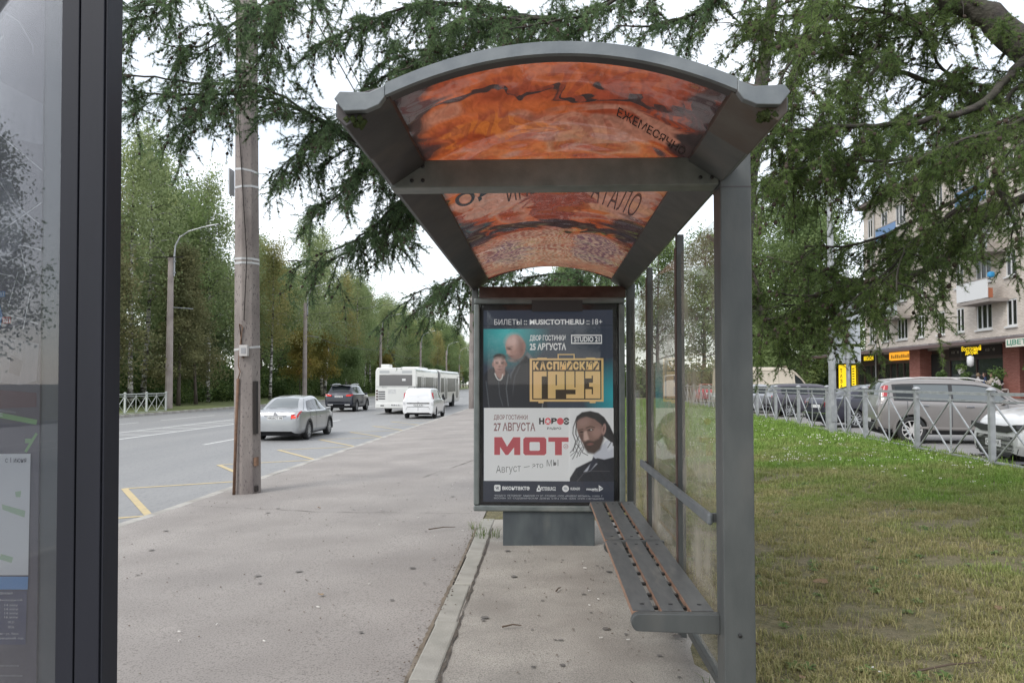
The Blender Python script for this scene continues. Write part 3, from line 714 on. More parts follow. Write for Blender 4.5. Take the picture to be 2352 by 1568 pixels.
picture(117, 258, 866, 712, 3., bg_top, [
    ('p', [(235, 720), (258, 560), (300, 480), (345, 432), (372, 392), (405, 425), (460, 440), (490, 720)], DK, 8),
    ('e', (303, 362, 57, 71, -10), SK, 6), ('e', (290, 330, 40, 36, -10), SL, 44, .75), ('p', [(318, 300), (352, 330), (362, 380), (345, 425), (300, 440), (322, 390)], SD, 40, .75), ('e', (352, 352, 10, 20, -8), (.30, .16, .14), 8),
    ('e', (266, 373, 13, 6, 8), (.05, .03, .03), 8, .9), ('l', (4, [(252, 364), (285, 360)]), (.10, .06, .05), 8, .7), ('p', [(258, 378), (250, 402), (272, 404), (274, 382)], (.52, .33, .29), 10, .7), ('e', (274, 416, 15, 4, 5), (.12, .06, .06), 6, .9), ('e', (292, 428, 34, 16, 12), SD, 22, .6), ('e', (280, 440, 20, 8, 0), (.30, .19, .17), 12, .6),
    ('p', [(372, 388), (405, 425), (392, 436), (362, 410)], (.16, .17, .19), 8, .8), ('l', (4, [(300, 480), (278, 520), (268, 590)]), (.13, .15, .17), 8, .8), ('l', (3, [(330, 470), (300, 530), (285, 640)]), (.10, .11, .13), 8, .7), ('l', (3, [(480, 560), (468, 640), (458, 712)]), (.32, .34, .36), 5, .8),
    ('p', [(117, 720), (119, 520), (150, 492), (182, 480), (205, 545), (240, 486), (264, 512), (284, 570), (292, 720)], DK, 6), ('p', [(184, 466), (240, 466), (242, 520), (216, 550), (186, 522)], (.30, .17, .145), 8),
    ('e', (211, 457, 36, 52, 0), SK, 5), ('e', (211, 421, 36, 21, 0), (.045, .035, .035), 8), ('e', (207, 440, 27, 18, 0), SL, 20, .7), ('p', [(226, 430), (246, 450), (240, 492), (222, 508), (226, 470)], SD, 22, .6), ('e', (173, 462, 6, 13, 0), (.30, .17, .15), 5), ('e', (249, 462, 6, 13, 0), (.24, .13, .11), 5),
    ('e', (196, 456, 8, 3.5, 0), (.05, .03, .03), 5), ('e', (227, 456, 8, 3.5, 0), (.05, .03, .03), 5), ('l', (3, [(187, 448), (204, 447)]), (.08, .05, .05), 5), ('l', (3, [(218, 447), (236, 448)]), (.08, .05, .05), 5), ('e', (212, 475, 7, 6, 0), SD, 8, .7), ('e', (212, 491, 13, 3.5, 0), (.16, .07, .07), 5), ('e', (212, 503, 22, 8, 0), SD, 12, .45),
    ('l', (5, [(184, 515), (192, 536), (202, 550), (214, 553), (224, 545), (230, 520)]), (.6, .6, .58), 4), ('l', (4, [(262, 520), (250, 600), (262, 700)]), (.16, .18, .20), 6, .8), ('l', (3, [(132, 560), (142, 640), (150, 710)]), (.13, .15, .17), 6, .8), ('l', (3, [(205, 560), (212, 640), (230, 700)]), (.13, .15, .17), 6, .6)])
ptext('БИЛЕТЫ', 180, 202, 338, 234, iw); ptext('::', 353, 210, 370, 234, iw); ptext('MUSICTOTHE.RU', 386, 203, 702, 234, iw, .03); ptext('::', 716, 210, 732, 234, iw); ptext('18+', 750, 202, 806, 234, iw)
ptext('ДВОР ГОСТИНКИ', 386, 294, 594, 332, iw, .02); ptext('25 АВГУСТА', 386, 340, 597, 381, iw, .035)
for a in ((626, 292, 804, 299), (626, 338, 804, 345), (626, 299, 632, 338), (798, 299, 804, 338)): prect(*a, iw)
ptext('STUDIO 21', 643, 303, 790, 334, iw, .03)
# golden suitcase
for a in ((386, 428, 812, 438), (386, 664, 812, 676), (386, 438, 400, 664), (800, 438, 812, 664), (548, 403, 554, 428), (640, 403, 646, 428), (548, 403, 646, 409), (436, 676, 466, 684), (732, 676, 766, 684), (430, 424, 486, 428), (712, 424, 764, 428)): prect(*a, igold)
prect(402, 440, 798, 662, pm('suitcase_dark', (.035, .022, .012)))
x = 406
for ch, wd in zip('КАСПИЙСКИЙ', (38, 38, 38, 38, 38, 36, 36, 38, 38, 38)):
    ptext(ch, x, 446 if ch != 'Й' else 444, x + wd - 3.5, 494, igold, .07); x += wd + .9
def P4(rects, poly=None):
    for r_ in rects: prect(*z4(r_[0], r_[1]), *z4(r_[2], r_[3]), igold)
P4([(722, 998, 836, 1366), (836, 998, 904, 1066)])                                         # Г
P4([(922, 998, 1026, 1366), (1026, 998, 1150, 1042), (1046, 1042, 1150, 1190), (1026, 1190, 1150, 1246)])   # Р
P4([(1168, 998, 1284, 1216), (1168, 1216, 1300, 1246), (1300, 998, 1416, 1366), (1172, 1310, 1300, 1366)])   # У
P4([(1434, 998, 1638, 1056), (1434, 1056, 1520, 1094), (1538, 1056, 1638, 1366), (1486, 1152, 1538, 1208), (1434, 1310, 1538, 1366), (1434, 1240, 1520, 1310)])  # З
# lower picture field
prect(121, 712, 868, 1129, iw)
ptext('ДВОР ГОСТИНКИ', 178, 752, 374, 784, ibrown, .012); ptext('27 АВГУСТА', 178, 796, 418, 845, ibrown, .02)
yk = pm('logo_black', (.04, .035, .035))
ptext('Н', 440, 769, 470, 806, yk, .06); pell(491, 788, 18, 20, ipink); ptext('В', 510, 769, 545, 806, yk, .06); pell(562, 788, 19, 20, ipink); ptext('Є', 580, 767, 614, 808, yk, .06)
S5 = []
for k in range(10):
    a = R(-90 + 36 * k); r_ = 17 if k % 2 == 0 else 7; S5.append((491 + r_ * math.cos(a), 789 + r_ * math.sin(a)))
ppoly(S5, iw); ptext('РАДИО', 487, 822, 567, 837, yk, .02, )
# МОТ in wide letters
for poly_ in ([(197, 503), (308, 503), (385, 640), (475, 503), (578, 503), (578, 760), (488, 760), (488, 650), (400, 760), (362, 760), (282, 645), (282, 760), (197, 760)],
             [(988, 503), (1283, 503), (1283, 568), (1185, 568), (1185, 760), (1084, 760), (1084, 568), (988, 568)]):
    ppoly([z5(*q) for q in poly_], ired)
O = [(650, 503), (930, 503), (958, 530), (958, 735), (930, 762), (650, 762), (622, 735), (622, 530)]; ppoly([z5(*q) for q in O], ired)
I_ = [(725, 572), (852, 572), (864, 584), (864, 686), (852, 698), (725, 698), (713, 686), (713, 584)]; ppoly([z5(*q) for q in I_], iw)
pell(594, 931, 14, 14, ired); pell(594, 931, 12.2, 12.2, iw); ptext('23', 585, 924, 603, 938, ibrown)
ipen = pm('pencil', (.12, .12, .12))
ptext('Август', 192, 1042, 334, 1096, ipen, -.008, 10); pstroke([(352, 1051), (386, 1045)], 3, ipen); ptext('это', 400, 1032, 463, 1056, ipen, -.008, 3); ptext('МЫ', 484, 1008, 550, 1044, ipen, -.008, 2)
# man with long wet hair
def zz5(*q): return [z5(*k) for k in q]
HR, ST = (.028, .026, .028), (.022, .023, .030)
def E5(x, y, rx, ry, rot, col, soft, al=1.): a, b = z5(x, y); return ('e', (a, b, rx * .395, ry * .395, rot), col, soft, al)
def L5_(w, pts, col, soft, al=1.): return ('l', (w, zz5(*pts)), col, soft, al)
picture(616, 714, 868, 1129, 2.2, lambda X, Y: np.zeros(X.shape + (3,)) + np.array((.66, .66, .665)) - .05 * np.clip((X - 760) / 150, 0, 1)[..., None], [
    ('p', zz5((1690, 700), (1820, 560), (1940, 500), (1960, 790), (1780, 830), (1700, 880), (1630, 770)), (.46, .47, .52), 6), ('p', zz5((1820, 570), (1960, 500), (1960, 640), (1860, 700)), (.60, .61, .65), 14, .7),
    ('p', zz5((1260, 1150), (1390, 945), (1590, 845), (1700, 800), (1800, 820), (1960, 780), (1960, 1150)), ST, 5), ('p', zz5((1500, 1000), (1620, 860), (1700, 880), (1590, 990)), (.42, .43, .48), 6), ('p', zz5((1560, 980), (1640, 780), (1710, 840), (1600, 980), (1530, 1010)), (.03, .032, .045), 5),
    ('p', zz5((1385, 290), (1400, 200), (1480, 140), (1600, 122), (1720, 150), (1800, 210), (1880, 330), (1950, 480), (1955, 600), (1860, 540), (1780, 480), (1700, 350), (1560, 230), (1430, 260), (1390, 420)), HR, 5),
    ('p', zz5((1400, 290), (1450, 240), (1540, 205), (1660, 240), (1760, 320), (1790, 400), (1785, 500), (1740, 640), (1660, 725), (1560, 700), (1500, 610), (1440, 500), (1405, 400)), (.21, .125, .105), 6),
    E5(1500, 290, 90, 60, -20, (.30, .19, .165), 26, .8), E5(1690, 430, 70, 70, 0, (.33, .20, .17), 26, .7), ('p', zz5((1500, 420), (1545, 410), (1580, 530), (1530, 560), (1495, 540)), (.52, .36, .31), 10, .8), ('p', zz5((1430, 450), (1495, 440), (1500, 560), (1470, 560)), (.085, .05, .045), 14, .8),
    E5(1600, 395, 46, 16, -8, (.05, .03, .028), 6), E5(1612, 394, 11, 8, 0, (.55, .52, .5), 3), L5_(4.5, [(1540, 365), (1600, 345), (1660, 360)], (.04, .025, .025), 5), E5(1470, 425, 32, 14, -6, (.04, .025, .022), 6), L5_(4, [(1430, 400), (1490, 385)], (.04, .025, .025), 5),
    ('p', zz5((1495, 570), (1560, 545), (1650, 555), (1720, 520), (1780, 430), (1800, 520), (1740, 680), (1650, 745), (1560, 730), (1505, 650)), (.05, .033, .03), 12, .92), E5(1595, 600, 42, 14, -6, (.26, .11, .10), 6), E5(1590, 598, 40, 3, -6, (.06, .03, .03), 3),
    E5(1797, 385, 28, 78, 8, (.38, .24, .21), 5), E5(1793, 385, 14, 46, 8, (.15, .08, .07), 7)] +
    [L5_(w_, q, HR, 3.2) for w_, q in ((5, [(1400, 220), (1352, 360), (1345, 450), (1385, 560), (1350, 700)]), (4, [(1400, 300), (1380, 450), (1440, 560), (1400, 700), (1340, 815)]), (4, [(1430, 480), (1400, 600), (1470, 690), (1440, 770)]), (4, [(1460, 560), (1500, 650), (1480, 720), (1560, 760)]), (3.5, [(1390, 600), (1330, 700), (1250, 765)]), (4, [(1860, 520), (1900, 570), (1850, 650)]), (3.5, [(1480, 640), (1440, 700), (1400, 790)]), (6, [(1900, 400), (1935, 500), (1930, 620)]), (3, [(1390, 380), (1410, 520), (1370, 620), (1420, 740)]), (3, [(1450, 600), (1390, 700), (1310, 770)]))] + [L5_(2.5, [(1405, 1135), (1500, 1020), (1600, 985), (1880, 988)], (.10, .10, .11), 4)])
# footer
prect(121, 1129, 868, 1248, pm('footer', (.035, .04, .058)))
ppoly([z5(*q) for q in [(210, 1190), (275, 1190), (290, 1205), (290, 1270), (275, 1284), (210, 1284), (196, 1270), (196, 1205)]], iw); ptext('VK', *z5(217, 1218), *z5(272, 1260), MATS['ink_footer'], .03)
ptext('вконтакте', *z5(315, 1212), *z5(715, 1266), iw, .03); ptext('PETERBURG2', *z5(882, 1215), *z5(1095, 1270), iw, .02)
ppoly([z5(*q) for q in [(835, 1195), (862, 1195), (862, 1215), (880, 1245), (872, 1284), (815, 1284), (818, 1245), (835, 1215)]], iw); pell(*z5(848, 1248), 5, 5, MATS['ink_footer'])
pell(*z5(1237, 1240), 19.5, 19.5, iw); pell(*z5(1237, 1240), 12, 8, igrey, 20); ptext('KUDAGO', *z5(1310, 1222), *z5(1445, 1260), iw, .03)
ptext('music', *z5(1540, 1228), *z5(1706, 1262), iw, .04); ptext('TO THE', *z5(1616, 1266), *z5(1706, 1280), iw, .01)
ppoly([z5(*q) for q in [(1718, 1186), (1788, 1238), (1718, 1280)]], iw); pstroke([z5(1722, 1222), z5(1785, 1238)], 2.5, MATS['ink_footer']); pstroke([z5(1730, 1250), z5(1765, 1232)], 2.5, MATS['ink_footer'])
ptext('*КУДАГО  ПЕТЕРБУРГ  МЬЮЗИК ТУ ЗЭ  СТУДИО • ООО «ЯНДЕКС МУЗЫКА»  115035  Г.', *z5(196, 1332), *z5(1780, 1362), igrey)
ptext('МОСКВА  УЛ  САДОВНИЧЕСКАЯ  ДОМ 82  СТР.2  ПОМ. 10А05  ОГРН 1187746644920', *z5(196, 1370), *z5(1790, 1398), igrey)

# ================================================================== information stand close by on the left
m_pyl = M('stand_dark_metal', (.016, .017, .023), .5, metal=0., spec=.25, col2=(.021, .022, .030), scale=5, stretch=(1, 1, .2), bump=.03, bscale=60)
pyl = empty('information_stand', (-1.5, 1.66, 0), 0, 'dark metal information stand with city map behind glass, close to the pavement', 'information stand')
YP = 1.60
def PX(u, y=YP): return (u - 1250) * y / 1767
mb = MB()
xa, xb, xc, xd = -1.0, -.952, -.905, -.872
for i, (a, b) in enumerate(((-1.025, -.987), (-.983, -.9315))): mb.box(a, b, YP, YP + .062, -.02, 2.75)
mb.box(-.9285, -.925, YP + .003, YP + .062, -.02, 2.75)
wb(mb, 'post', m_pyl, pyl, bevel=.0012)
mb = MB(); mb.box(-1.022, -.929, YP + .006, YP + .060, -.02, 2.74); wb(mb, 'post_core', m_blk, pyl)
mb = MB(); mb.box(-2.25, -2.13, YP, YP + .1, -.02, 2.75); wb(mb, 'post', m_pyl, pyl, bevel=.003)
for z_ in (2.62, .35): mb = MB(); mb.box(-2.13, -1.026, YP + .03, YP + .1, z_, z_ + .13); wb(mb, 'rail', m_pyl, pyl)
mb = MB(); mb.box(-2.13, -1.026, YP + .055, YP + .09, .48, 2.62); wb(mb, 'back_panel', M('stand_backing', (.075, .085, .095), .5), pyl)
mb = MB(); mb.box(-2.13, -1.026, YP + .012, YP + .018, .48, 2.62); wb(mb, 'glass', glass('stand_glass', (.97, .98, .99), .01, .035, (.42, .45, .52), dscale=1.2), pyl)  # pale bluish film also stands in for sky reflected in the glass
mb = MB(); MX1 = PX(105); mb.box(-2.1, -1.097, YP + .048, YP + .0545, .5, 2.58)
m_map = M('map_dark', (.085, .072, .10), .5, col2=(.10, .085, .115), scale=4)
cmap = wb(mb, 'map_sheet', m_map, pyl)
def mline(pts, w, mat, k=1):
    y = YP + .048 - .0006 * k; V2 = []
    for i, p in enumerate(pts):
        a = Vector(pts[max(i - 1, 0)]); b = Vector(pts[min(i + 1, len(pts) - 1)]); d = (b - a).normalized(); n = Vector((-d.y, d.x)) * w / 2
        for s_ in (-1, 1): V2.append((p[0] + n.x * s_, y, p[1] + n.y * s_))
    mb = MB(); mb.v = V2
    for i in range(len(pts) - 1): mb.face((2 * i, 2 * i + 1, 2 * i + 3, 2 * i + 2))
    return mb.build('map_print', mat, cmap)
def mpoly(pts, mat, k=1):
    y = YP + .048 - .0006 * k; mb = MB(); mb.poly([(x, y, z) for x, z in pts]); return mb.build('map_print', mat, cmap)
def D(u, v):  # spot on the stand's sheet
    return (-1.2 + .000983 * u, 2.357 - .0009605 * v)
mg = M('map_grey', (.22, .21, .25), .5, col2=(.16, .155, .19), scale=90, stretch=(1, .1, .05)); mr = M('map_street', (.40, .39, .42), .5); mgreen = M('map_green', (.22, .42, .16), .5); mblue = M('map_blue', (.10, .22, .50), .5); mpap = M('map_paper', (.80, .80, .82), .5); mlg = M('map_light_green', (.45, .60, .42), .5); mredm = M('map_red', (.42, .06, .07), .5); mmaroon = M('map_maroon', (.10, .03, .045), .5)
mpoly([D(-300, 160), D(-20, 180), D(105, 250), D(105, 345), D(40, 330), D(-60, 290), D(-300, 240)], mg); mpoly([D(-200, 420), D(30, 420), D(62, 500), D(58, 585), D(10, 610), D(-200, 600)], mg)
mpoly([D(-200, 770), D(20, 790), D(102, 805), D(98, 890), D(60, 900), D(-200, 860)], mg); mpoly([D(-200, 890), D(98, 918), D(98, 950), D(-200, 960)], mmaroon)
mpoly([D(38, 830), D(66, 845), D(58, 880), D(34, 870)], m_map, 2)
for q in ([(-200, 270), (0, 315), (105, 405)], [(105, 480), (0, 552), (-100, 610)], [(0, 420), (40, 480), (100, 530)], [(58, 585), (70, 640), (60, 690)], [(0, 640), (40, 650), (80, 690), (66, 770)], [(10, 730), (50, 745), (100, 760)], [(30, 720), (52, 640)], [(105, 590), (62, 578)], [(-60, 700), (-10, 640), (0, 600)]):
    mline([D(*k) for k in q], .0028, mr, 2)
mline([D(-6, 590), D(2, 640), D(4, 700), D(14, 740), D(2, 800), D(-6, 870)], .008, mblue, 3)
mline([D(-100, 950), D(0, 965), D(50, 975), D(100, 985)], .011, mgreen, 3); mline([D(75, 1052), D(100, 1010)], .006, mgreen, 3)
for (u0, v0, u1, v1, mt) in ((10, 684, 24, 697, mblue), (18, 743, 38, 758, mredm), (-4, 960, 10, 970, mgreen), (12, 963, 24, 973, mgreen), (74, 1022, 88, 1032, mgreen)):
    mpoly([D(u0, v0), D(u1, v0), D(u1, v1), D(u0, v1)], mt, 4)
def mtext(body, u0, v0, u1, v1, mat, k=4, bold=0., skew=0.):
    y = YP + .048 - .0006 * k
    def f(u, v):
        a, b = D(u0 + (u1 - u0) * u, v1 + (v0 - v1) * v - skew * u); return (a, y, b)
    return text_obj('map_lettering', body, f, mat, cmap, bold)
mtext('33', 12, 686, 22, 695, mpap, 5); mtext('001', 20, 746, 36, 756, mpap, 5); mtext('133 102', -2, 962, 22, 971, mpap, 5)
mtext('пр. Пархоменко', 2, 580, 48, 590, mr, 4, 0, 34); mtext('пр. Непокорённых', 0, 952, 52, 960, mr, 4, 0, -6)
rm_ = random.Random(31)
for k in range(26):
    u_, v_ = rm_.uniform(-860, -60), rm_.uniform(-120, 1000); a_ = rm_.uniform(0, 6.28); q = [(u_, v_)]
    for _ in range(3): a_ += rm_.uniform(-.5, .5); u_ = min(80, max(-900, u_ + 130 * math.cos(a_))); v_ = min(1040, max(-200, v_ + 130 * math.sin(a_))); q.append((u_, v_))
    mline([D(*w_) for w_ in q], rm_.choice((.002, .003, .005)), rm_.choice((mr, mr, mr, mg, mblue)), 2)
# white timetable sheet, blue strip, lists
sheet_y = YP + .041
mpoly([D(-300, 1056), D(88, 1056), D(86, 1330), D(-300, 1330)], mpap, 6)
mtext('с 1 июня', 31, 1064, 79, 1076, M('map_ink', (.10, .10, .13), .5), 8)
for q in ([(-60, 1186), (18, 1180), (20, 1232), (-10, 1250), (-60, 1240)], [(24, 1170), (78, 1185), (76, 1200), (26, 1182)], [(24, 1282), (52, 1290), (48, 1302), (20, 1294)], [(54, 1142), (68, 1140), (66, 1154), (56, 1154)]): mpoly([D(*k) for k in q], mgreen if q[0][0] < 0 else mlg, 7)
mline([D(-20, 1290), D(16, 1326)], .003, mmaroon, 7); mpoly([D(-20, 1318), D(8, 1318), D(8, 1325), D(-20, 1325)], mredm, 8)
mpoly([D(-300, 1333), D(86, 1333), D(85, 1362), D(-300, 1362)], M('map_blue_strip', (.14, .33, .66), .5), 6); mpoly([D(-300, 1364), D(84, 1364), D(82, 1485), D(-300, 1485)], M('map_navy_list', (.05, .055, .13), .5), 6)
for (tx, u0, v0, u1, v1) in (('интервал движения', -8, 1368, 52, 1374), ('Выходной', 20, 1383, 74, 1388), ('14 мин', 34, 1394, 64, 1399), ('14 мин', 34, 1403, 64, 1408), ('14 мин', 34, 1412, 64, 1417), ('16 мин', 34, 1421, 64, 1426), ('00:21', 42, 1432, 56, 1437), ('00:36', 42, 1443, 56, 1448), ('пр. Тореза • ул. Лаки', -6, 1458, 66, 1464), ('Венерецкий пр.', -6, 1468, 80, 1474), ('по маршрутам автобусов', -8, 1529, 68, 1535), ('по маршрутам троллейбусов', -8, 1551, 76, 1557)):
    mtext(tx, u0, v0, u1, v1, mpap if 'маршр' not in tx else mr, 8)

pyl.location.x += .003; pyl.rotation_euler.y = R(-.55)
# ================================================================== poles, lamps, cables, fences, signs
m_conc = M('pole_concrete', (.235, .205, .19), .92, col2=(.30, .265, .245), scale=5, stretch=(1, 1, .35), bump=.7, bscale=45, bdist=.006, col3=(.15, .125, .12), scale3=2.6, lo3=.48, hi3=.72, speck=(.12, .10, .10), sscale=55, slo=.6, shi=.68)
m_band = M('pole_band_steel', (.50, .50, .50), .45, metal=.5)
m_pipe = M('rusty_pipe', (.13, .075, .05), .8, col2=(.20, .115, .07), scale=20, bump=.3, bscale=80)
m_darkhole = M('dark_cavity', (.02, .016, .014), .9)
m_plastic = M('grey_plastic', (.48, .46, .45), .5)
m_galv = M('galvanised_steel', (.30, .31, .325), .45, metal=.45, col2=(.40, .41, .42), scale=8, bump=.05, bscale=60)
def pole(loc, label, detail, rz):
    t = empty('utility_pole', loc, rz, label, 'utility pole', None)
    mb = MB(); n = 8; prof = [(.205, -.1), (.203, 0), (.150, 9.4)]
    rings = []
    for r_, h in prof:
        rings.append([(r_ * math.cos(R(22.5 + 45 * k)), r_ * math.sin(R(22.5 + 45 * k)), h) for k in range(n + 1)])
    mb.grid(rings); mb.poly([p for p in rings[-1][:-1]]); mb.build('shaft', m_conc, t, bevel=.012)
    def rad(z): return .203 - .053 * z / 9.4
    for z in ((4.70, 4.46, 3.40, 3.34, 2.10, 6.3, 5.9) if detail else (7.2, 7.4, 7.0)):
        mb = MB(); r_ = rad(z) + .004; tl = random.uniform(-.03, .03)
        rr = [[((r_ - d) * math.cos(R(22.5 + 45 * k)), (r_ - d) * math.sin(R(22.5 + 45 * k)), z + q + tl * math.cos(R(22.5 + 45 * k))) for k in range(n + 1)] for d, q in ((.003, -.016), (0, -.015), (0, .015), (.003, .016))]
        mb.grid(rr); mb.build('steel_band', m_band, t)
    return t
p1 = pole((-4.33, 11.12, -.09), 'weathered concrete pole with rusty pipe and grey box at the kerb', True, R(20))
# details face the stop (towards -y in world); the pole is turned 20 degrees
def pw(x, y, z): return Matrix.Rotation(R(-20), 3, 'Z') @ Vector((x, y, z))
def pbox(x0, x1, y0, y1, z0, z1, name, mat, bev=0., parent=p1):
    mb = MB(); c = [(x0, y0, z0), (x1, y0, z0), (x1, y1, z0), (x0, y1, z0), (x0, y0, z1), (x1, y0, z1), (x1, y1, z1), (x0, y1, z1)]
    mb.hexa([pw(*p) for p in c]); return mb.build(name, mat, parent, bevel=bev)
bx = pbox(-.02, .10, -.255, -.185, 1.98, 2.14, 'junction_box', m_plastic, .006)
pbox(.01, .075, -.262, -.2545, 2.02, 2.10, 'box_label', M('label_grey', (.30, .30, .31), .5), 0, bx)
mb = MB(); mb.tube([pw(-.115, -.215, .0), pw(-.085, -.21, .9), pw(-.055, -.205, 1.66)], .021, 8); mb.build('pipe', m_pipe, p1, smooth=True)
mb = MB(); mb.tube([pw(-.055, -.205, 1.66), pw(-.02, -.215, 1.76), pw(-.05, -.21, 1.85), pw(-.03, -.21, 2.1), pw(.01, -.20, 2.4), pw(-.04, -.195, 2.45), pw(.02, -.195, 1.95)], .008, 6); mb.build('cable', m_pipe, p1, smooth=True)
mb = MB(); mb.tube([pw(.03, -.198, 2.5), pw(.07, -.19, 3.4), pw(.0, -.188, 4.6), pw(-.06, -.185, 5.6), pw(-.07, -.18, 7.2)], .007, 5); mb.build('cable', m_darkhole, p1)
pbox(.145, .185, -.155, -.06, .86, 1.62, 'slot', m_darkhole); pbox(.15, .19, -.13, -.07, .03, .11, 'slot', m_darkhole); pbox(.15, .19, -.15, -.06, .40, .52, 'slot', m_pipe)
pt = pbox(-.226, -.210, -.13, .06, 4.36, 4.74, 'number_plate', M('plate_pale', (.52, .54, .56), .5), 0)
for i, ch in enumerate('142'):
    text_obj('digit', ch, lambda u, v, i=i: pw(-.2275, .0 - .08 * u, 4.60 - .13 * i + .10 * v), M('digit_dark', (.08, .08, .09), .6), pt, .02)
p1.rotation_euler = (0, R(-.75), R(20))
p2 = pole((-4.62, 49.0, -.1), 'slim concrete pole farther along the kerb beside the bus', False, 0)

lampk = 'street lamps across the road'
def lamp(y, label, x=-23.3):
    t = empty('street_lamp', (x, y, -.12), 0, label, 'street lamp', lampk)
    mb = MB(); mb.tube([(0, 0, -.1), (0, 0, 9.45)], [.23, .165], 10); mb.build('shaft', m_conc2, t)
    mb = MB(); P_ = [(.22, 0, 8.3), (.22, 0, 9.6), (.27, 0, 10.2), (.55, 0, 10.75), (1.1, 0, 11.1), (2.0, 0, 11.35), (2.35, 0, 11.42)]
    mb.tube(P_, [.055, .055, .05, .045, .04, .035, .03], 8); mb.box(.12, .30, -.06, .06, 8.5, 8.56); mb.box(.12, .30, -.06, .06, 9.2, 9.26); mb.build('arm', m_galv, t, smooth=False)
    mb = MB(); mb.hexa([(2.25, -.1, 11.36), (3.0, -.09, 11.52), (3.0, .09, 11.52), (2.25, .1, 11.36), (2.25, -.08, 11.45), (3.0, -.05, 11.58), (3.0, .05, 11.58), (2.25, .08, 11.45)]); mb.build('lamp_head', m_galv, t, bevel=.02)
    return t
m_conc2 = M('lamp_pole_concrete', (.33, .28, .26), .9, col2=(.40, .35, .32), scale=3, bump=.2, bscale=20, col3=(.24, .2, .19), scale3=1.5)
la = lamp(46.9, 'tall street lamp beside the end of the light roadside railing')
mb = MB(); mb.box(-1.0, .9, -.3, -.22, 9.42, 9.47); mb.build('crossarm', m_darkhole, la); mb = MB(); mb.bar((.2, 0, 6.35), (1.45, 0, 6.25), .05, .05); mb.build('bracket', m_galv, la)
lb2 = lamp(74., 'tall street lamp across the road behind the dark suv'); mb = MB(); mb.bar((.2, 0, 6.2), (1.3, 0, 6.15), .05, .05); mb.build('bracket', m_galv, lb2)
for y in (108.7, 144.1, 182.5, 210.3, 245.): lamp(y, 'distant street lamp rising in front of the wood beyond the bus')

m_wire = M('cable_black', (.05, .05, .055), .6)
wires = []
def wire(a, b, sag, label, r=.012):
    P_ = [];
    for i in range(17):
        t = i / 16; P_.append((a[0] + (b[0] - a[0]) * t, a[1] + (b[1] - a[1]) * t, a[2] + (b[2] - a[2]) * t - sag * 4 * t * (1 - t)))
    mb = MB(); mb.tube(P_, r, 4); o = mb.build('overhead_cable', m_wire); tag(o, label, 'cable', 'overhead cables'); return o
for dx, z, z2 in ((.05, 8.9, 8.3), (.12, 8.4, 7.9)): wire((-4.33 + dx, 11.12, z), (-4.62 + dx, 49, z2), .5, 'thin black cable strung between the two concrete kerb poles', .013)
for z in (8.1, 7.8, 7.5, 7.1, 6.7): wire((-4.62, 49, z), (-8, 190, z + 2), 1.2, 'thin cable running on beyond the far kerb pole', .02)
for z in (9.1, 8.2): wire((-23.2, 74, z), (-4.62, 49, z - .6), .25, 'thin cable crossing the road to the far kerb pole', .014)
for k, (ya, yb) in enumerate(((74, 108.7), (108.7, 144.1))): wire((-23.1, ya, 6.3), (-23.1, yb, 6.3), .5, 'thin cable slung between street lamps across the road', .02)

# tubular guard rail: posts with caps, two rails, crossed bars
def fence(name, posts, z0f, H, label, mat, group=None):
    base = posts[0]; t = empty(name, (base[0], base[1], z0f(*base)), 0, label, 'railing', group)
    off = -t.location
    def put(mb, nm, bev=0.):
        o = mb.build(nm, mat, t, bevel=bev); o.location = off; return o
    zz_ = [z0f(*p) for p in posts]
    mb = MB(); mb.box(-.04, .04, -.04, .04, -.05, H); pm_ = mb.mesh('post', mat)
    mb = MB(); mb.lathe([(.05, H + .001), (.075, H + .012), (.072, H + .03), (.045, H + .055), (.012, H + .065)], 14); cm_ = mb.mesh('cap', mat, True)
    for p, z in zip(posts, zz_):
        o = bpy.data.objects.new('post', pm_); COL.objects.link(o); o.parent = t; o.location = Vector((p[0], p[1], z)) + off; o.rotation_euler = (0, 0, math.atan2(posts[1][1] - posts[0][1], posts[1][0] - posts[0][0]))
        c = bpy.data.objects.new('cap', cm_); COL.objects.link(c); c.parent = o
    for (a, b, za, zb) in zip(posts[:-1], posts[1:], zz_[:-1], zz_[1:]):
        d = Vector((b[0] - a[0], b[1] - a[1], zb - za)); u = d.normalized(); A = Vector((a[0], a[1], za)) + u * .045; B = Vector((b[0], b[1], zb)) - u * .045; Mi = (A + B) / 2
        up = Vector((0, 0, 1))
        mb = MB(); mb.bar(A + up * (H - .04), B + up * (H - .04), .05, .05); put(mb, 'top_rail')
        mb = MB(); mb.bar(A + up * (H - .16), B + up * (H - .16), .025, .025); put(mb, 'second_rail')
        mb = MB(); mb.bar(A + up * .06, B + up * .06, .03, .03); put(mb, 'bottom_rail')
        mb = MB(); mb.bar(Mi + up * .075, Mi + up * (H - .066), .022, .022); put(mb, 'centre_bar')
        for (P0, P1) in ((A, Mi), (Mi, B)):
            q = (P1 - P0).normalized() * .02
            mb = MB(); mb.bar(P0 + q + up * .075, P1 - q + up * (H - .175), .022, .022); put(mb, 'diagonal_bar')
            mb = MB(); mb.bar(P0 + q + up * (H - .175), P1 - q + up * .075, .022, .0215); put(mb, 'diagonal_bar')
    return t
def fx(y): return 7.04 + .05 * (y - 12.48)
fence('parking_railing', [(fx(9.73 + 2.72 * k), 9.73 + 2.72 * k) for k in range(16)], lambda x, y: lawn_h(6.9, y) - .0, 1.165, 'grey tubular railing with crossed bars between lawn and parked cars', M('railing_grey', (.30, .31, .32), .45, metal=.3, col2=(.40, .41, .42), scale=7, bump=.04, bscale=50))
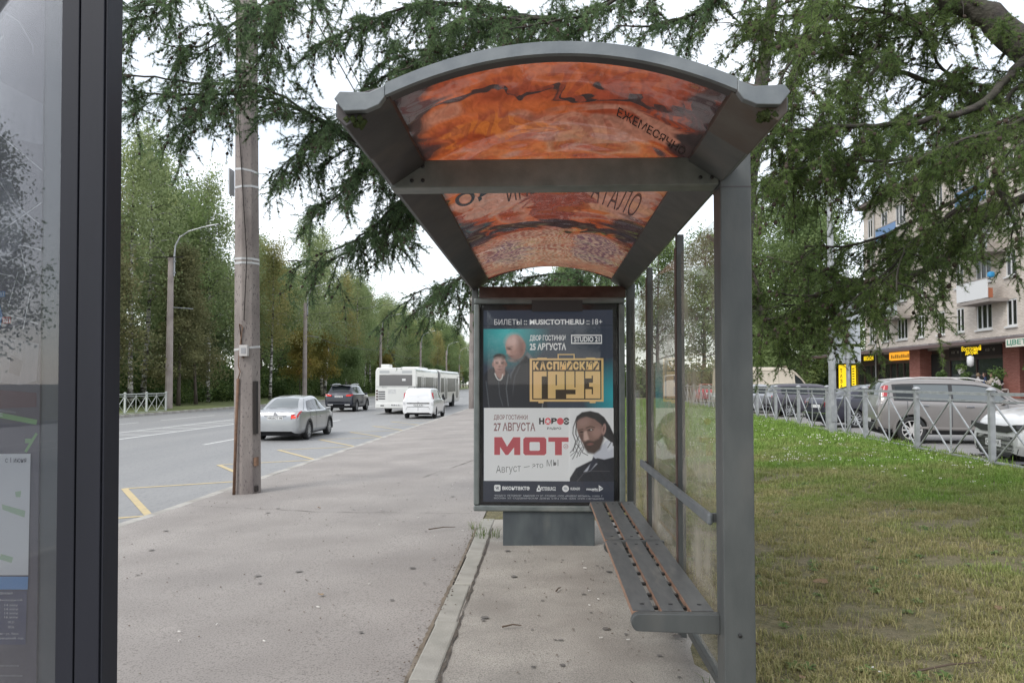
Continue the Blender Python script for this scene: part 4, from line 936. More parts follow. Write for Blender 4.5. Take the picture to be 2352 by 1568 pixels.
fence('roadside_railing', [(-22.0 - .25 * (k - 1) * .3, 35.0 + 2.35 * k) for k in range(5)], lambda x, y: -.14, 1.1, 'pale grey tubular railing ending at the grass verge across the road', M('railing_pale', (.50, .52, .50), .5, metal=.1))

# sign posts standing by the railing
m_signback = M('sign_back_grey', (.42, .44, .47), .5, metal=.3, col2=(.48, .50, .53), scale=3)
t = empty('lamp_mast', (7.32, 19.9, .18), 0, 'thick pale grey metal mast standing at the parking railing', 'mast')
mb = MB(); mb.tube([(0, 0, -.1), (0, 0, 1.2), (0, 0, 11.5)], [.105, .095, .05], 8); mb.build('shaft', m_galv, t)
mb = MB(); mb.box(-.07, .07, -.1085, -.095, .35, .75); mb.build('hatch', m_galv, t)
t = empty('road_sign', (7.74, 19.95, .18), 0, 'slim grey post carrying two grey sign backs by the railing', 'road sign')
mb = MB(); mb.tube([(0, 0, -.1), (0, 0, 4.2)], .05, 10); mb.build('post', m_galv, t)
def rrect(x0, x1, z0, z1, r_, y0, y1, name, mat, par):
    po = []
    for cx, cz, a0 in ((x1 - r_, z1 - r_, 0), (x0 + r_, z1 - r_, 90), (x0 + r_, z0 + r_, 180), (x1 - r_, z0 + r_, 270)):
        for k in range(5): a = R(a0 + 22.5 * k); po.append((cx + r_ * math.cos(a), cz + r_ * math.sin(a)))
    mb = MB(); mb.prism(po, y0, y1, 'y'); return mb.build(name, mat, par)
pl = rrect(-.50, .345, 1.83, 2.25, .05, .052, .056, 'sign_plate', m_signback, t); rrect(.02, .16, 1.88, 1.97, .004, .049, .0518, 'sticker', M('sticker_white', (.55, .55, .55), .6), pl)
rrect(-.43, .33, 2.33, 3.55, .04, .052, .056, 'sign_plate', m_signback, t)
for z in (1.95, 2.15, 2.6, 3.3): mb = MB(); mb.box(-.065, .065, -.055, .051, z, z + .03); mb.build('clamp', m_galv, t)
# ================================================================== vehicles
m_tyre = M('tyre_rubber', (.02, .02, .021), .8, col2=(.03, .03, .03), scale=20)
m_rim = M('rim_alloy', (.48, .49, .50), .3, metal=.7); m_rimd = M('rim_dark', (.10, .10, .105), .4, metal=.6)
m_well = M('wheel_well', (.012, .012, .013), .9); m_trim = M('black_trim', (.022, .022, .024), .5); m_chrome = M('chrome', (.6, .6, .62), .12, metal=1.)
m_carglass = M('car_glass', (.018, .022, .024), .06, spec=.45); m_carglass_l = M('car_glass_hazy', (.13, .145, .15), .08, spec=.6)
m_redlamp = M('red_lamp', (.38, .018, .022), .15, coat=.6); m_clearlamp = M('clear_lamp', (.55, .55, .56), .12, coat=.6); m_brake = emis('brake_light_on', (.85, .05, .03), .7); m_amber = M('amber_lamp', (.60, .18, .03), .15)
m_plate = M('number_plate_white', (.62, .62, .61), .45); m_ink = M('number_plate_black', (.02, .02, .02), .5)
def paint(n, c, metal=.0, rough=.28): return M('paint_' + n, c, rough, metal=metal, coat=.7, col2=tuple(k * .93 for k in c), scale=2.5)
WCACHE = {}
def wheel_meshes(r_, w, spokes, rimmat):
    key = (r_, w, spokes, rimmat.name)
    if key in WCACHE: return WCACHE[key]
    mb = MB(); ri = r_ * .70
    mb.lathe([(ri, -w / 2), (r_ * .93, -w / 2), (r_, -w * .36), (r_, w * .36), (r_ * .93, w / 2), (ri, w / 2), (ri * .97, w * .3)], 28, axis='x', caps=False); ty = mb.mesh('tyre', m_tyre, True)
    mb = MB(); mb.lathe([(ri * 1.0, -.02), (ri, w / 2 - .004), (ri * .93, w / 2 - .004), (ri * .90, w * .2)], 28, axis='x', caps=False)
    mb.lathe([(.0001, w / 2 - .005), (r_ * .16, w / 2 - .008), (r_ * .17, w * .2)], 14, axis='x')
    for k in range(spokes):
        a = 2 * math.pi * k / spokes; d = Vector((0, math.cos(a), math.sin(a)))
        mb.bar(Vector((w * .40, 0, 0)) + d * r_ * .12, Vector((w * .42, 0, 0)) + d * ri * .95, r_ * (.16 if spokes < 8 else .10), .03, (1, 0, 0))
    rm = mb.mesh('rim', rimmat)
    mb = MB(); mb.lathe([(.0001, w * .1), (ri * .95, w * .1), (ri * .95, w * .05)], 20, axis='x'); hub = mb.mesh('brake', m_well)
    WCACHE[key] = (ty, rm, hub); return WCACHE[key]
def add_wheel(parent, x, y, r_, w, spokes, rimmat, side):
    ty, rm, hub = wheel_meshes(r_, w, spokes, rimmat)
    o = bpy.data.objects.new('wheel', hub); COL.objects.link(o); o.parent = parent; o.location = (x, y, r_); o.rotation_euler = (0, 0, 0 if side > 0 else math.pi)
    for nm, me in (('tyre', ty), ('rim', rm)):
        c = bpy.data.objects.new(nm, me); COL.objects.link(c); c.parent = o
    return o
def cr(p0, p1, p2, p3, t):
    return .5 * ((2 * p1) + (-p0 + p2) * t + (2 * p0 - 5 * p1 + 4 * p2 - p3) * t * t + (-p0 + 3 * p1 - 3 * p2 + p3) * t ** 3)
class Shell:
    """body skin: stations (y, z_bottom, z_shoulder, z_top, half width at shoulder, half width at roof), y from the tail to the nose"""
    def __init__(s, st): s.st = np.array(st, float); s.n = len(st)
    def sec(s, u):
        u = min(max(u, 0), s.n - 1 - 1e-6); i = int(u); t = u - i; S = s.st
        g = lambda k: S[min(max(k, 0), s.n - 1)]
        return cr(g(i - 1), g(i), g(i + 1), g(i + 2), t)
    def pts(s, u):
        y, zb, zs, zt, ws, wr = s.sec(u); h = zt - zs
        return y, [(0, zt), (.5 * wr, zt - .004 - .012 * min(1, h * 3)), (.86 * wr, zs + .955 * h), (wr + (ws * .95 - wr) * .10, zs + .84 * h), (wr + (ws * .95 - wr) * .55, zs + .42 * h), (ws * .955, zs + .03 * h), (ws * .99, zs - .05), (ws, zb + .5 * (zs - zb)), (ws * .985, zb + .12), (ws * .90, zb)]
    def at(s, u, v, out=0.):
        y, q = s.pts(u); sg = -1 if v < 0 else 1; a = min(abs(v), 8.9999); i = int(a); t = a - i
        g = lambda k: q[min(max(k, 0), 9)] if k >= 0 else (-q[1][0], q[1][1])
        x = cr(g(i - 1)[0], g(i)[0], g(i + 1)[0], g(i + 2)[0], t); z = cr(g(i - 1)[1], g(i)[1], g(i + 1)[1], g(i + 2)[1], t)
        p = Vector((sg * x, y, z))
        if out:
            e = .03; a_ = s.at(u - e, v); b_ = s.at(u + e, v); c_ = s.at(u, v - e); d_ = s.at(u, v + e)
            nrm = (b_ - a_).cross(d_ - c_)
            if nrm.length > 1e-9:
                nrm.normalize(); cen = Vector((0, y, .6))
                if nrm.dot(p - cen) < 0: nrm = -nrm
                p = p + nrm * out
        return p
    def body(s, arches, nu=90, nv=64):
        mb = MB(); P = []; us = [k * (s.n - 1) / nu for k in range(nu + 1)]; vs_ = [-9 + 18 * k / nv for k in range(nv + 1)]
        P = [[s.at(u, v) for v in vs_] for u in us]
        b = 0; mb.v = [tuple(p) for r in P for p in r]; nj = nv + 1
        for i in range(nu):
            for j in range(nv):
                c = (P[i][j] + P[i + 1][j + 1]) / 2
                if abs(c.x) > .3 and any((c.y - ay) ** 2 + (c.z - az) ** 2 < ar * ar for ay, az, ar in arches): continue
                mb.face((i * nj + j, i * nj + j + 1, (i + 1) * nj + j + 1, (i + 1) * nj + j))
        for i in (0, nu): mb.face([i * nj + j for j in range(nj)])
        return mb
    def patch(s, corners, out=.006, nu=8, nv=6):
        """corners (u,v): lower-rear, lower-front, upper-front, upper-rear"""
        mb = MB(); a, b, c, d = corners; P = []
        for i in range(nu + 1):
            t = i / nu; row = []
            for j in range(nv + 1):
                w = j / nv
                u = (a[0] * (1 - t) + b[0] * t) * (1 - w) + (d[0] * (1 - t) + c[0] * t) * w
                v = (a[1] * (1 - t) + b[1] * t) * (1 - w) + (d[1] * (1 - t) + c[1] * t) * w
                row.append(s.at(u, v, out))
            P.append(row)
        mb.grid(P); return mb
def car(name, label, loc, rz, st, pm_, wheels, wr_=.31, ww=.2, spokes=10, rimmat=None, glass_m=None, sides=(), ends=(), extra=None, group=None, scale=1., cat='car', wd=None, archm=None):
    t = empty(name, loc, rz, label, cat, group); t.scale = (scale,) * 3
    s = Shell(st); glass_m = glass_m or m_carglass
    arches = [(y, wr_ + .01, wr_ + .055) for y in wheels]
    body = s.body(arches).build('body', pm_, t, smooth=True)
    W_ = wd or max(q[4] for q in st)
    for y in wheels:
        for sg in (-1, 1):
            add_wheel(t, sg * (W_ - ww / 2 - .015), y, wr_, ww, spokes, rimmat or m_rim, sg)
            mb = MB(); n = 16; A = []
            for k in range(n + 1):
                a = math.pi * (-.06 + 1.12 * k / n); row = []
                for (rr, xx) in ((wr_ + .02, W_ - .30), (wr_ + .03, W_ - .02), (wr_ + .045, W_ + .004), (wr_ + .105, W_ + .003), (wr_ + .11, W_ - .05)):
                    row.append((sg * xx, y + rr * math.cos(a), wr_ + .01 + rr * math.sin(a)))
                A.append(row)
            mb.grid(A); mb.build('wheel_arch', archm or m_trim, body)
    mb = MB(); ys_ = [q[0] for q in st]; mb.box(-W_ * .82, W_ * .82, min(ys_) + .15, max(ys_) - .15, st[len(st) // 2][1] - .03, st[len(st) // 2][2] - .25); mb.build('underbody', m_well, t)
    for (nm, corners, mat, out) in sides:
        for sg in (-1, 1): s.patch([(u, v * sg) for u, v in corners], out).build(nm, mat, body if nm not in ('window',) else t, smooth=True)
    for (nm, corners, mat, out) in ends: s.patch(corners, out, 4, 10).build(nm, mat, t, smooth=True)
    if extra: extra(t, s, body)
    return t
def plate(t, x, y, z, txt, facing=-1, w=.52, h=.112, tilt=0.):
    mb = MB(); y0, y1 = (y - .012, y) if facing < 0 else (y, y + .012); mb.box(x - w / 2, x + w / 2, y0, y1, z, z + h); o = mb.build('number_plate', m_plate, t)
    yy = (y - .0135) if facing < 0 else (y + .0135); sg = 1 if facing < 0 else -1
    if txt: text_obj('plate_lettering', txt, lambda u, v: (x + sg * (-w * .45 + w * .9 * u), yy, z + .02 + .072 * v), m_ink, o, .015)
    return o
def mirror(t, x, y, z, mat):
    for sg in (-1, 1):
        mb = MB(); mb.hexa([(sg * x, y - .05, z), (sg * (x + .19), y - .03, z + .01), (sg * (x + .18), y + .05, z + .01), (sg * x, y + .06, z), (sg * x, y - .05, z + .10), (sg * (x + .19), y - .04, z + .14), (sg * (x + .17), y + .05, z + .13), (sg * x, y + .06, z + .09)]); mb.build('mirror', mat, t, bevel=.02)
def handles(t, s, ulist, v, mat):
    for u in ulist:
        for sg in (-1, 1):
            p = s.at(u, v * sg, .012); mb = MB(); mb.box(p.x - .014, p.x + .014, p.y - .09, p.y + .09, p.z - .014, p.z + .014); mb.build('handle', mat, t, bevel=.006)
def shut(s, body, u, v0, v1, mat=None, du=.018):
    for sg in (-1, 1): s.patch([(u - du, v0 * sg), (u + du, v0 * sg), (u + du, v1 * sg), (u - du, v1 * sg)], .003, 1, 10).build('door_gap', mat or m_trim, body)

# silver saloon -------------------------------------------------------------
SAL = [(-2.27, .32, .62, .66, .60, .50), (-2.24, .26, .80, .84, .74, .60), (-2.12, .24, .97, 1.00, .82, .66), (-1.75, .22, .98, 1.03, .86, .66), (-1.55, .21, .97, 1.08, .87, .60), (-1.0, .20, .96, 1.36, .875, .56), (-.45, .20, .95, 1.45, .88, .57), (.2, .20, .94, 1.47, .88, .57), (.7, .20, .93, 1.34, .88, .56), (1.15, .20, .93, 1.06, .87, .62), (1.6, .21, .88, .96, .85, .64), (2.05, .24, .74, .82, .78, .58), (2.24, .30, .58, .64, .62, .45), (2.27, .36, .52, .56, .55, .4)]
def saloon_extra(txt, brake=True, badge=True):
    def f(t, s, body):
        plate(t, 0, -2.262, .70, txt)
        mirror(t, .86, .75, .92, s_paint); handles(t, s, (5.0, 6.7), 6.5, s_paint); shut(s, body, 5.9, 4.9, 8.6); shut(s, body, 4.6, 4.9, 7); shut(s, body, 8.1, 5.2, 8.6)
        if badge:
            mb = MB(); mb.lathe([(.055, -2.262), (.062, -2.255), (.045, -2.25)], 16, (0, 0, .88), 'y'); mb.build('badge', m_chrome, t)
        mb = MB(); mb.box(-.36, .36, -2.272, -2.235, .815, .84); mb.build('boot_trim', m_chrome, t)
    return f
s_paint = paint('silver', (.36, .37, .38), .5)
SAL_SIDES = [('window', [(4.25, 4.85), (5.85, 4.85), (5.85, 3.25), (5.1, 3.25)], m_carglass, .005), ('window', [(5.95, 4.85), (8.25, 4.85), (7.55, 3.25), (5.95, 3.25)], m_carglass, .005),
             ('tail_lamp', [(.95, 6.0), (2.3, 5.9), (2.3, 5.05), (1.05, 4.6)], m_redlamp, .006), ('sill', [(2.5, 8.9), (11.0, 8.9), (11.0, 8.55), (2.5, 8.55)], m_trim, .004), ('head_lamp', [(10.6, 6), (11.6, 6.3), (11.6, 5.2), (10.6, 5)], m_clearlamp, .006)]
SAL_ENDS = [('rear_window', [(3.95, -4.2), (3.95, 4.2), (5.2, 2.55), (5.2, -2.55)], m_carglass_l, .006), ('windscreen', [(8.95, -4.3), (8.95, 4.3), (7.45, 2.6), (7.45, -2.6)], m_carglass, .006)]
def rear_lamps(z0, z1, xs_, y, mat=m_redlamp, mat2=None):
    def f(t, s, body):
        for sg in (-1, 1):
            x0, x1 = xs_; mb = MB(); mb.hexa([(sg * x0, y, z0), (sg * x1, y + .10, z0 + .02), (sg * x1, y + .2, z0 + .02), (sg * x0, y + .1, z0), (sg * x0, y, z1 - .03), (sg * x1, y + .10, z1), (sg * x1, y + .2, z1), (sg * x0, y + .1, z1 - .03)]); o = mb.build('tail_lamp', mat, t, bevel=.02)
            if mat2: mb = MB(); mb.box(min(sg * (x0 + .03), sg * (x1 - .12)), max(sg * (x0 + .03), sg * (x1 - .12)), y - .008, y + .03, z0 + .05, z1 - .08); mb.build('lamp_glow', mat2, o)
    return f
def multi(*fs):
    def f(t, s, body):
        for g in fs: g(t, s, body)
    return f
car('saloon_car', 'silver saloon with lit rear lamps driving past the concrete pole', (-8.13, 24.95, RZ), R(1.0), SAL, s_paint, (-1.32, 1.30), .30, .2, 10, None, None, SAL_SIDES, SAL_ENDS,
    multi(saloon_extra('Н923СТ 98'), rear_lamps(.70, .90, (.52, .80), -2.275, m_redlamp, m_brake)), 'cars driving on the road', .92)

# dark sport utility ----------------------------------------------------------
SUV = [(-2.42, .48, .66, .70, .72, .6), (-2.40, .40, .92, .97, .86, .70), (-2.30, .34, 1.10, 1.20, .92, .72), (-2.05, .30, 1.14, 1.50, .94, .64), (-1.75, .28, 1.14, 1.70, .95, .64), (-1.0, .28, 1.13, 1.75, .955, .66), (-.2, .28, 1.11, 1.75, .96, .66), (.4, .28, 1.10, 1.68, .96, .65), (.9, .28, 1.09, 1.38, .95, .64), (1.3, .28, 1.08, 1.17, .94, .70), (1.9, .30, 1.00, 1.08, .90, .68), (2.3, .34, .82, .92, .82, .6), (2.42, .42, .6, .68, .7, .5)]
def suv_extra(t, s, body):
    plate(t, 0, -2.428, .93, 'Х045'); mirror(t, .93, .72, 1.06, d_paint); handles(t, s, (4.7, 6.3), 6.4, d_paint); shut(s, body, 5.8, 4.9, 8.5); shut(s, body, 4.2, 5.0, 7.5); shut(s, body, 7.7, 5.2, 8.5)
    for sg in (-1, 1):
        mb = MB(); mb.box(min(sg * .38, sg * .72), max(sg * .38, sg * .72), -2.43, -2.36, .42, .50); mb.build('exhaust_pipe', m_chrome, t)
        mb = MB(); mb.tube([(sg * .62, -1.7, 1.74), (sg * .63, -1.0, 1.79), (sg * .63, .2, 1.78), (sg * .62, .5, 1.70)], .02, 6); mb.build('roof_rail', m_chrome, t)
    mb = MB(); mb.box(-.66, .66, -2.12, -1.74, 1.70, 1.73); mb.build('spoiler', d_paint, t, bevel=.01)
d_paint = paint('dark_blue', (.018, .021, .032), .3)
car('sport_utility_car', 'dark blue sport utility car with lit red rear lamps on the road', (-12.47, 48.6, RZ), R(0.), SUV, d_paint, (-1.45, 1.42), .37, .25, 10, None, None,
    [('window', [(3.3, 4.85), (4.25, 4.85), (4.25, 3.2), (3.75, 3.3)], m_carglass, .005), ('window', [(4.35, 4.85), (5.75, 4.85), (5.75, 3.2), (4.35, 3.2)], m_carglass, .005), ('window', [(5.85, 4.85), (7.9, 4.85), (7.2, 3.3), (5.85, 3.2)], m_carglass, .005), ('sill', [(1, 8.9), (11, 8.9), (11, 8.3), (1, 8.3)], m_trim, .004)],
    [('rear_window', [(2.25, -4.3), (2.25, 4.3), (3.55, 2.9), (3.55, -2.9)], m_carglass, .006), ('windscreen', [(8.6, -4.3), (8.6, 4.3), (7.3, 2.7), (7.3, -2.7)], m_carglass, .006)],
    multi(suv_extra, rear_lamps(.98, 1.14, (.46, .90), -2.44, m_redlamp, m_brake)), 'cars driving on the road', .95)

# white panel van ---------------------------------------------------------------
w_paint = paint('white', (.70, .70, .70), 0, .3)
VAN = [(-2.2, .34, .60, .64, .66, .55), (-2.19, .28, .92, .98, .80, .70), (-2.14, .26, 1.02, 1.30, .85, .70), (-2.02, .25, 1.04, 1.58, .87, .66), (-1.85, .25, 1.05, 1.66, .875, .66), (-1.0, .25, 1.05, 1.68, .88, .67), (-.1, .25, 1.04, 1.67, .88, .66), (.5, .25, 1.02, 1.60, .88, .64), (1.0, .25, 1.0, 1.32, .87, .62), (1.35, .25, .97, 1.08, .86, .66), (1.8, .27, .88, .98, .82, .62), (2.12, .3, .7, .8, .72, .5), (2.2, .36, .56, .62, .6, .4)]
def van_extra(t, s, body):
    plate(t, 0, -2.215, .70, 'О715'); mirror(t, .86, .85, .98, m_trim)
    mb = MB(); mb.box(-.62, .62, -2.225, -2.19, .83, .875); mb.build('handle_bar', m_trim, t)
    s.patch([(1.6, -.03), (1.6, .03), (3.6, .03), (3.6, -.03)], .004, 8, 1).build('door_gap', m_trim, body); mb = MB(); mb.box(-.006, .006, -2.212, -2.19, .45, .95); mb.build('door_gap', m_trim, body)
    for k in (-1.5, .1):
        mb = MB(); mb.tube([(-.66, k, 1.66), (-.64, k, 1.74), (.64, k, 1.74), (.66, k, 1.66)], .018, 6); mb.build('roof_bar', m_trim, t)
    for sg in (-1, 1):
        mb = MB(); mb.hexa([(sg * .70, -2.20, .72), (sg * .86, -2.10, .72), (sg * .87, -2.0, .72), (sg * .70, -2.1, .72), (sg * .70, -2.05, 1.42), (sg * .80, -2.02, 1.42), (sg * .80, -1.9, 1.42), (sg * .70, -1.95, 1.42)]); o = mb.build('tail_lamp', m_redlamp, t, bevel=.01)
        mb = MB(); mb.box(min(sg * .71, sg * .82), max(sg * .71, sg * .82), -2.215, -2.10, .78, .92); mb.build('lamp_clear', m_clearlamp, o)
car('panel_van', 'small white panel van pulled up by the kerb behind the bus', (-6.13, 39.5, RZ), R(-1.5), VAN, w_paint, (-1.35, 1.38), .30, .19, 6, m_rimd, None,
    [('window', [(4.2, 4.7), (5.3, 4.7), (5.3, 3.3), (4.2, 3.3)], paint('white2', (.62, .62, .63)), .004), ('window', [(6.0, 4.85), (8.1, 4.85), (7.4, 3.3), (6.0, 3.2)], m_carglass, .005), ('sill', [(1, 8.9), (11, 8.9), (11, 8.5), (1, 8.5)], m_trim, .004)],
    [('rear_window', [(1.85, -3.9), (1.85, 3.9), (3.3, 2.9), (3.3, -2.9)], M('blank_panel', (.62, .63, .64), .3, coat=.5), .004), ('windscreen', [(8.7, -4.3), (8.7, 4.3), (7.5, 2.7), (7.5, -2.7)], m_carglass, .006), ('bumper', [(0.05, -7), (0.05, 7), (.12, 7), (.12, -7)], m_trim, .01)],
    van_extra, 'cars driving on the road', .90, 'van', None, w_paint)

# articulated bus ---------------------------------------------------------------
m_buswhite = paint('bus_white', (.66, .66, .63), 0, .35); m_bellows = M('bellows_grey', (.22, .22, .22), .8, col2=(.28, .28, .28), scale=3)
m_busglass = M('bus_side_glass', (.02, .024, .024), .25, spec=.15)
bus = empty('articulated_bus', (-8.35, 43.0, RZ), 0, 'white articulated bus seen from behind on the road', 'bus')
BW, BH = 2.32, 2.62
def rbox(mb, x0, x1, y0, y1, z0, z1, r_=.14):
    po = [(x0 + .03, z0), (x0, z0 + .25), (x0, z1 - r_ * 1.6), (x0 + r_ * .35, z1 - r_ * .45), (x0 + r_, z1), (x1 - r_, z1), (x1 - r_ * .35, z1 - r_ * .45), (x1, z1 - r_ * 1.6), (x1, z0 + .25), (x1 - .03, z0)]
    mb.prism(po, y0, y1, 'y')
def bus_section(y0, y1, off, ang, doors, wheels, wins, rear):
    T = Matrix.Translation((off, y0, 0)) @ Matrix.Rotation(ang, 4, 'Z') @ Matrix.Translation((0, -y0, 0))
    def fin(mb, nm, mat, bev=0., par=bus):
        mb.v = [tuple(T @ Vector(p)) for p in mb.v] ; return mb.build(nm, mat, par, bevel=bev)
    mb = MB(); rbox(mb, -BW / 2, BW / 2, y0, y1, .32, BH); fin(mb, 'body_rear' if rear else 'body_front', m_buswhite, .05)
    for sg in (-1, 1):
        for a, b in wins:
            mb = MB(); x = sg * (BW / 2 + .004); mb.box(min(x, x - sg * .02), max(x, x - sg * .02), a, b, 1.12, 2.12); fin(mb, 'side_window', m_busglass)
    for a, b in doors:
        for k in range(2):
            m0 = a + (b - a) * (.05 + .5 * k); m1 = m0 + (b - a) * .40
            x = BW / 2 + .012; mb = MB(); mb.box(x - .03, x, m0, m1, .42, 2.2); d_ = fin(mb, 'door_leaf', m_buswhite)
            mb = MB(); mb.box(x, x + .004, m0 + .08, m1 - .08, .62, 2.1); mb.v = [tuple(T @ Vector(p)) for p in mb.v]; mb.build('door_glass', m_busglass, d_)
    for y in wheels:
        for sg in (-1, 1):
            w = add_wheel(bus, sg * (BW / 2 - .13) + off - math.sin(ang) * (y - y0), y, .46, .27, 6, m_rim, sg)
            mb = MB(); mb.lathe([(.56, sg * (BW / 2 - .25)), (.56, sg * (BW / 2 + .006))] if sg > 0 else [(.56, sg * (BW / 2 + .006)), (.56, sg * (BW / 2 - .25))], 22, (0, y, .46), 'x'); fin(mb, 'wheel_well', m_well)
bus_section(0, 8.9, 0, 0, [(2.0, 3.2), (6.9, 8.1)], (3.1,), [(.4, 1.9), (3.3, 6.8), (8.15, 8.7)], True)
bus_section(9.9, 18.4, .03, R(-2.5), [(11.5, 12.7), (16.6, 17.8)], (11.0, 15.4), [(10.1, 11.4), (12.8, 16.5)], False)
mb = MB()
for k in range(12):
    y0_ = 8.9 + k * 1.0 / 12; g = .02 if k % 2 else .07; rbox(mb, -BW / 2 + g, BW / 2 - g, y0_, y0_ + .083, .4, BH - g, .12)
mb.build('bellows', m_bellows, bus)
mb = MB(); mb.box(-.93, .93, -.012, .02, 1.60, 2.22); rw = mb.build('rear_window', M('bus_rear_glass', (.10, .10, .105), .08, spec=.9), bus, bevel=.0)
mb = MB(); mb.box(.36, .56, -.016, -.0125, 1.88, 2.0); mb.build('route_sticker', m_plate, rw)
mb = MB(); mb.box(-.32, .32, -.014, .02, 2.27, 2.47); mb.build('route_box', M('bus_panel', (.60, .60, .58), .4), bus)
for sg in (-1, 1):
    mb = MB(); mb.box(min(sg * .36, sg * .92), max(sg * .36, sg * .92), -.010, .02, 2.30, 2.46); mb.build('vent_panel', M('bus_vent', (.40, .41, .41), .5), bus)
    for k in range(4):
        mb = MB(); a, b = sorted((sg * .60, sg * .98)); mb.box(a, b, -.012, .01, .84 + .13 * k, .91 + .13 * k); mb.build('louvre', m_rimd, bus)
        mb = MB(); mb.lathe([(.05, -.03), (.055, -.01), (.055, .02)], 12, (sg * 1.06, 0, .84 + .16 * k), 'y'); mb.build('tail_lamp', m_redlamp if sg > 0 else M('dark_lamp', (.06, .02, .02), .2), bus)
mb = MB(); mb.box(-.45, .45, -.008, .01, .76, 1.46); mb.build('engine_hatch', M('bus_hatch', (.60, .60, .575), .45), bus, bevel=.006)
mb = MB(); mb.box(-.42, .02, -.012, -.0085, 1.15, 1.40); mb.build('advert_patch', M('bus_patch', (.45, .45, .44), .5, col2=(.56, .56, .55), scale=9), bus)
mb = MB(); mb.box(-1.15, 1.15, -.05, .05, .34, .62); mb.build('rear_bumper', m_buswhite, bus, bevel=.03)
plate(bus, 0, -.052, .47, 'В812')
mb = MB(); mb.box(-.85, -.65, -.054, -.045, .46, .52); mb.build('tow_hole', m_well, bus)
text_obj('fleet_number', '8212', lambda u, v: (-.78 + .26 * u, -.006, 1.48 + .09 * v), M('fleet_grey', (.35, .35, .35), .5), bus)
mb = MB(); mb.box(-1.1, 1.1, -.006, .0, 1.545, 1.56); mb.build('seam', m_rimd, bus)
for (a, b, c, d, h) in ((-.95, -.45, .5, 1.3, .20), (-.2, .9, 2.5, 6.0, .10), (-.6, .6, 12, 15, .12)):
    mb = MB(); mb.box(a, b, c, d, BH - .02, BH + h); mb.build('roof_unit', m_buswhite, bus, bevel=.04)
for sg in (-1, 1):
    mb = MB(); mb.bar((sg * 1.1 + .4, 18.2, 2.3), (sg * 1.42 + .4, 18.7, 2.2), .04, .04); mb.bar((sg * 1.42 + .4, 18.7, 1.75), (sg * 1.42 + .4, 18.7, 2.2), .16, .06); mb.build('mirror', m_trim, bus)

# parked cars behind the railing ----------------------------------------------
SOUL = [(-2.07, .42, .60, .64, .70, .6), (-2.06, .36, .84, .92, .82, .70), (-2.0, .33, 1.0, 1.12, .87, .72), (-1.92, .30, 1.04, 1.42, .885, .68), (-1.75, .28, 1.05, 1.57, .89, .67), (-1.2, .27, 1.04, 1.61, .895, .66), (-.4, .26, 1.02, 1.61, .90, .66), (.3, .26, 1.0, 1.57, .90, .65), (.75, .26, .99, 1.40, .895, .64), (1.15, .26, .98, 1.12, .89, .66), (1.5, .27, .95, 1.04, .87, .66), (1.9, .30, .80, .90, .80, .58), (2.05, .36, .62, .70, .68, .48), (2.07, .42, .56, .6, .6, .4)]
g_paint = paint('warm_grey', (.27, .25, .238), .4)
def soul_extra(t, s, body):
    plate(t, 0, -2.08, .50, ''); mirror(t, .88, .78, .98, g_paint); handles(t, s, (5.3, 6.6), 6.15, m_chrome); shut(s, body, 6.05, 4.9, 8.6, m_rimd, .012); shut(s, body, 8.3, 5.2, 8.6, m_rimd, .012); shut(s, body, 4.75, 4.9, 7.0, m_rimd, .012)
    for sg in (-1, 1):
        mb = MB(); mb.hexa([(sg * .66, -2.06, .90), (sg * .86, -1.98, .88), (sg * .88, -1.86, .88), (sg * .66, -1.98, .9), (sg * .63, -1.93, 1.42), (sg * .72, -1.86, 1.46), (sg * .74, -1.76, 1.46), (sg * .63, -1.85, 1.42)]); mb.build('tail_lamp', m_redlamp, t, bevel=.02)
        mb = MB(); mb.tube([(sg * .60, -1.7, 1.585), (sg * .60, -1.0, 1.645), (sg * .60, .1, 1.63), (sg * .60, .45, 1.56)], .018, 6); mb.build('roof_rail', paint('rail_pale', (.6, .58, .57)), t)
    mb = MB(); mb.box(-.62, .62, -2.10, -2.0, .36, .52); mb.build('bumper_insert', m_trim, t, bevel=.02)
car('hatchback_car', 'warm grey boxy hatchback with pale alloy wheels parked behind the railing', (10.53, 20.2, 0), R(-100), SOUL, g_paint, (-1.27, 1.30), .34, .21, 10, M('rim_white', (.62, .60, .58), .35, metal=.3), M('car_glass_clear', (.09, .11, .115), .05, spec=.9),
    [('window', [(4.35, 4.8), (4.95, 4.8), (4.95, 3.4), (4.3, 3.4)], m_carglass, .005), ('window', [(5.02, 4.85), (6.0, 4.85), (6.0, 3.3), (5.02, 3.3)], MATS.get('car_glass_hazy'), .005), ('window', [(6.12, 4.85), (8.55, 4.85), (7.75, 3.35), (6.12, 3.3)], MATS['car_glass_hazy'], .005),
     ('window_band', [(4.2, 5.0), (8.9, 5.0), (7.8, 3.15), (4.15, 3.15)], m_trim, .0025), ('sill', [(1.5, 8.95), (11, 8.95), (11, 8.25), (1.5, 8.25)], m_trim, .004), ('crease_highlight', [(5.0, 8.05), (8.4, 8.05), (8.4, 7.8), (5.0, 7.8)], paint('warm_grey_highlight', (.36, .335, .32), .3), .004)],  # lighter strip paints a highlight along the door crease
    [('rear_window', [(2.3, -4.0), (2.3, 4.0), (3.7, 2.9), (3.7, -2.9)], m_carglass, .006), ('windscreen', [(9.0, -4.3), (9.0, 4.3), (7.7, 2.7), (7.7, -2.7)], m_carglass, .006)],
    soul_extra, 'cars parked behind the railing', 1., 'car', None, g_paint)

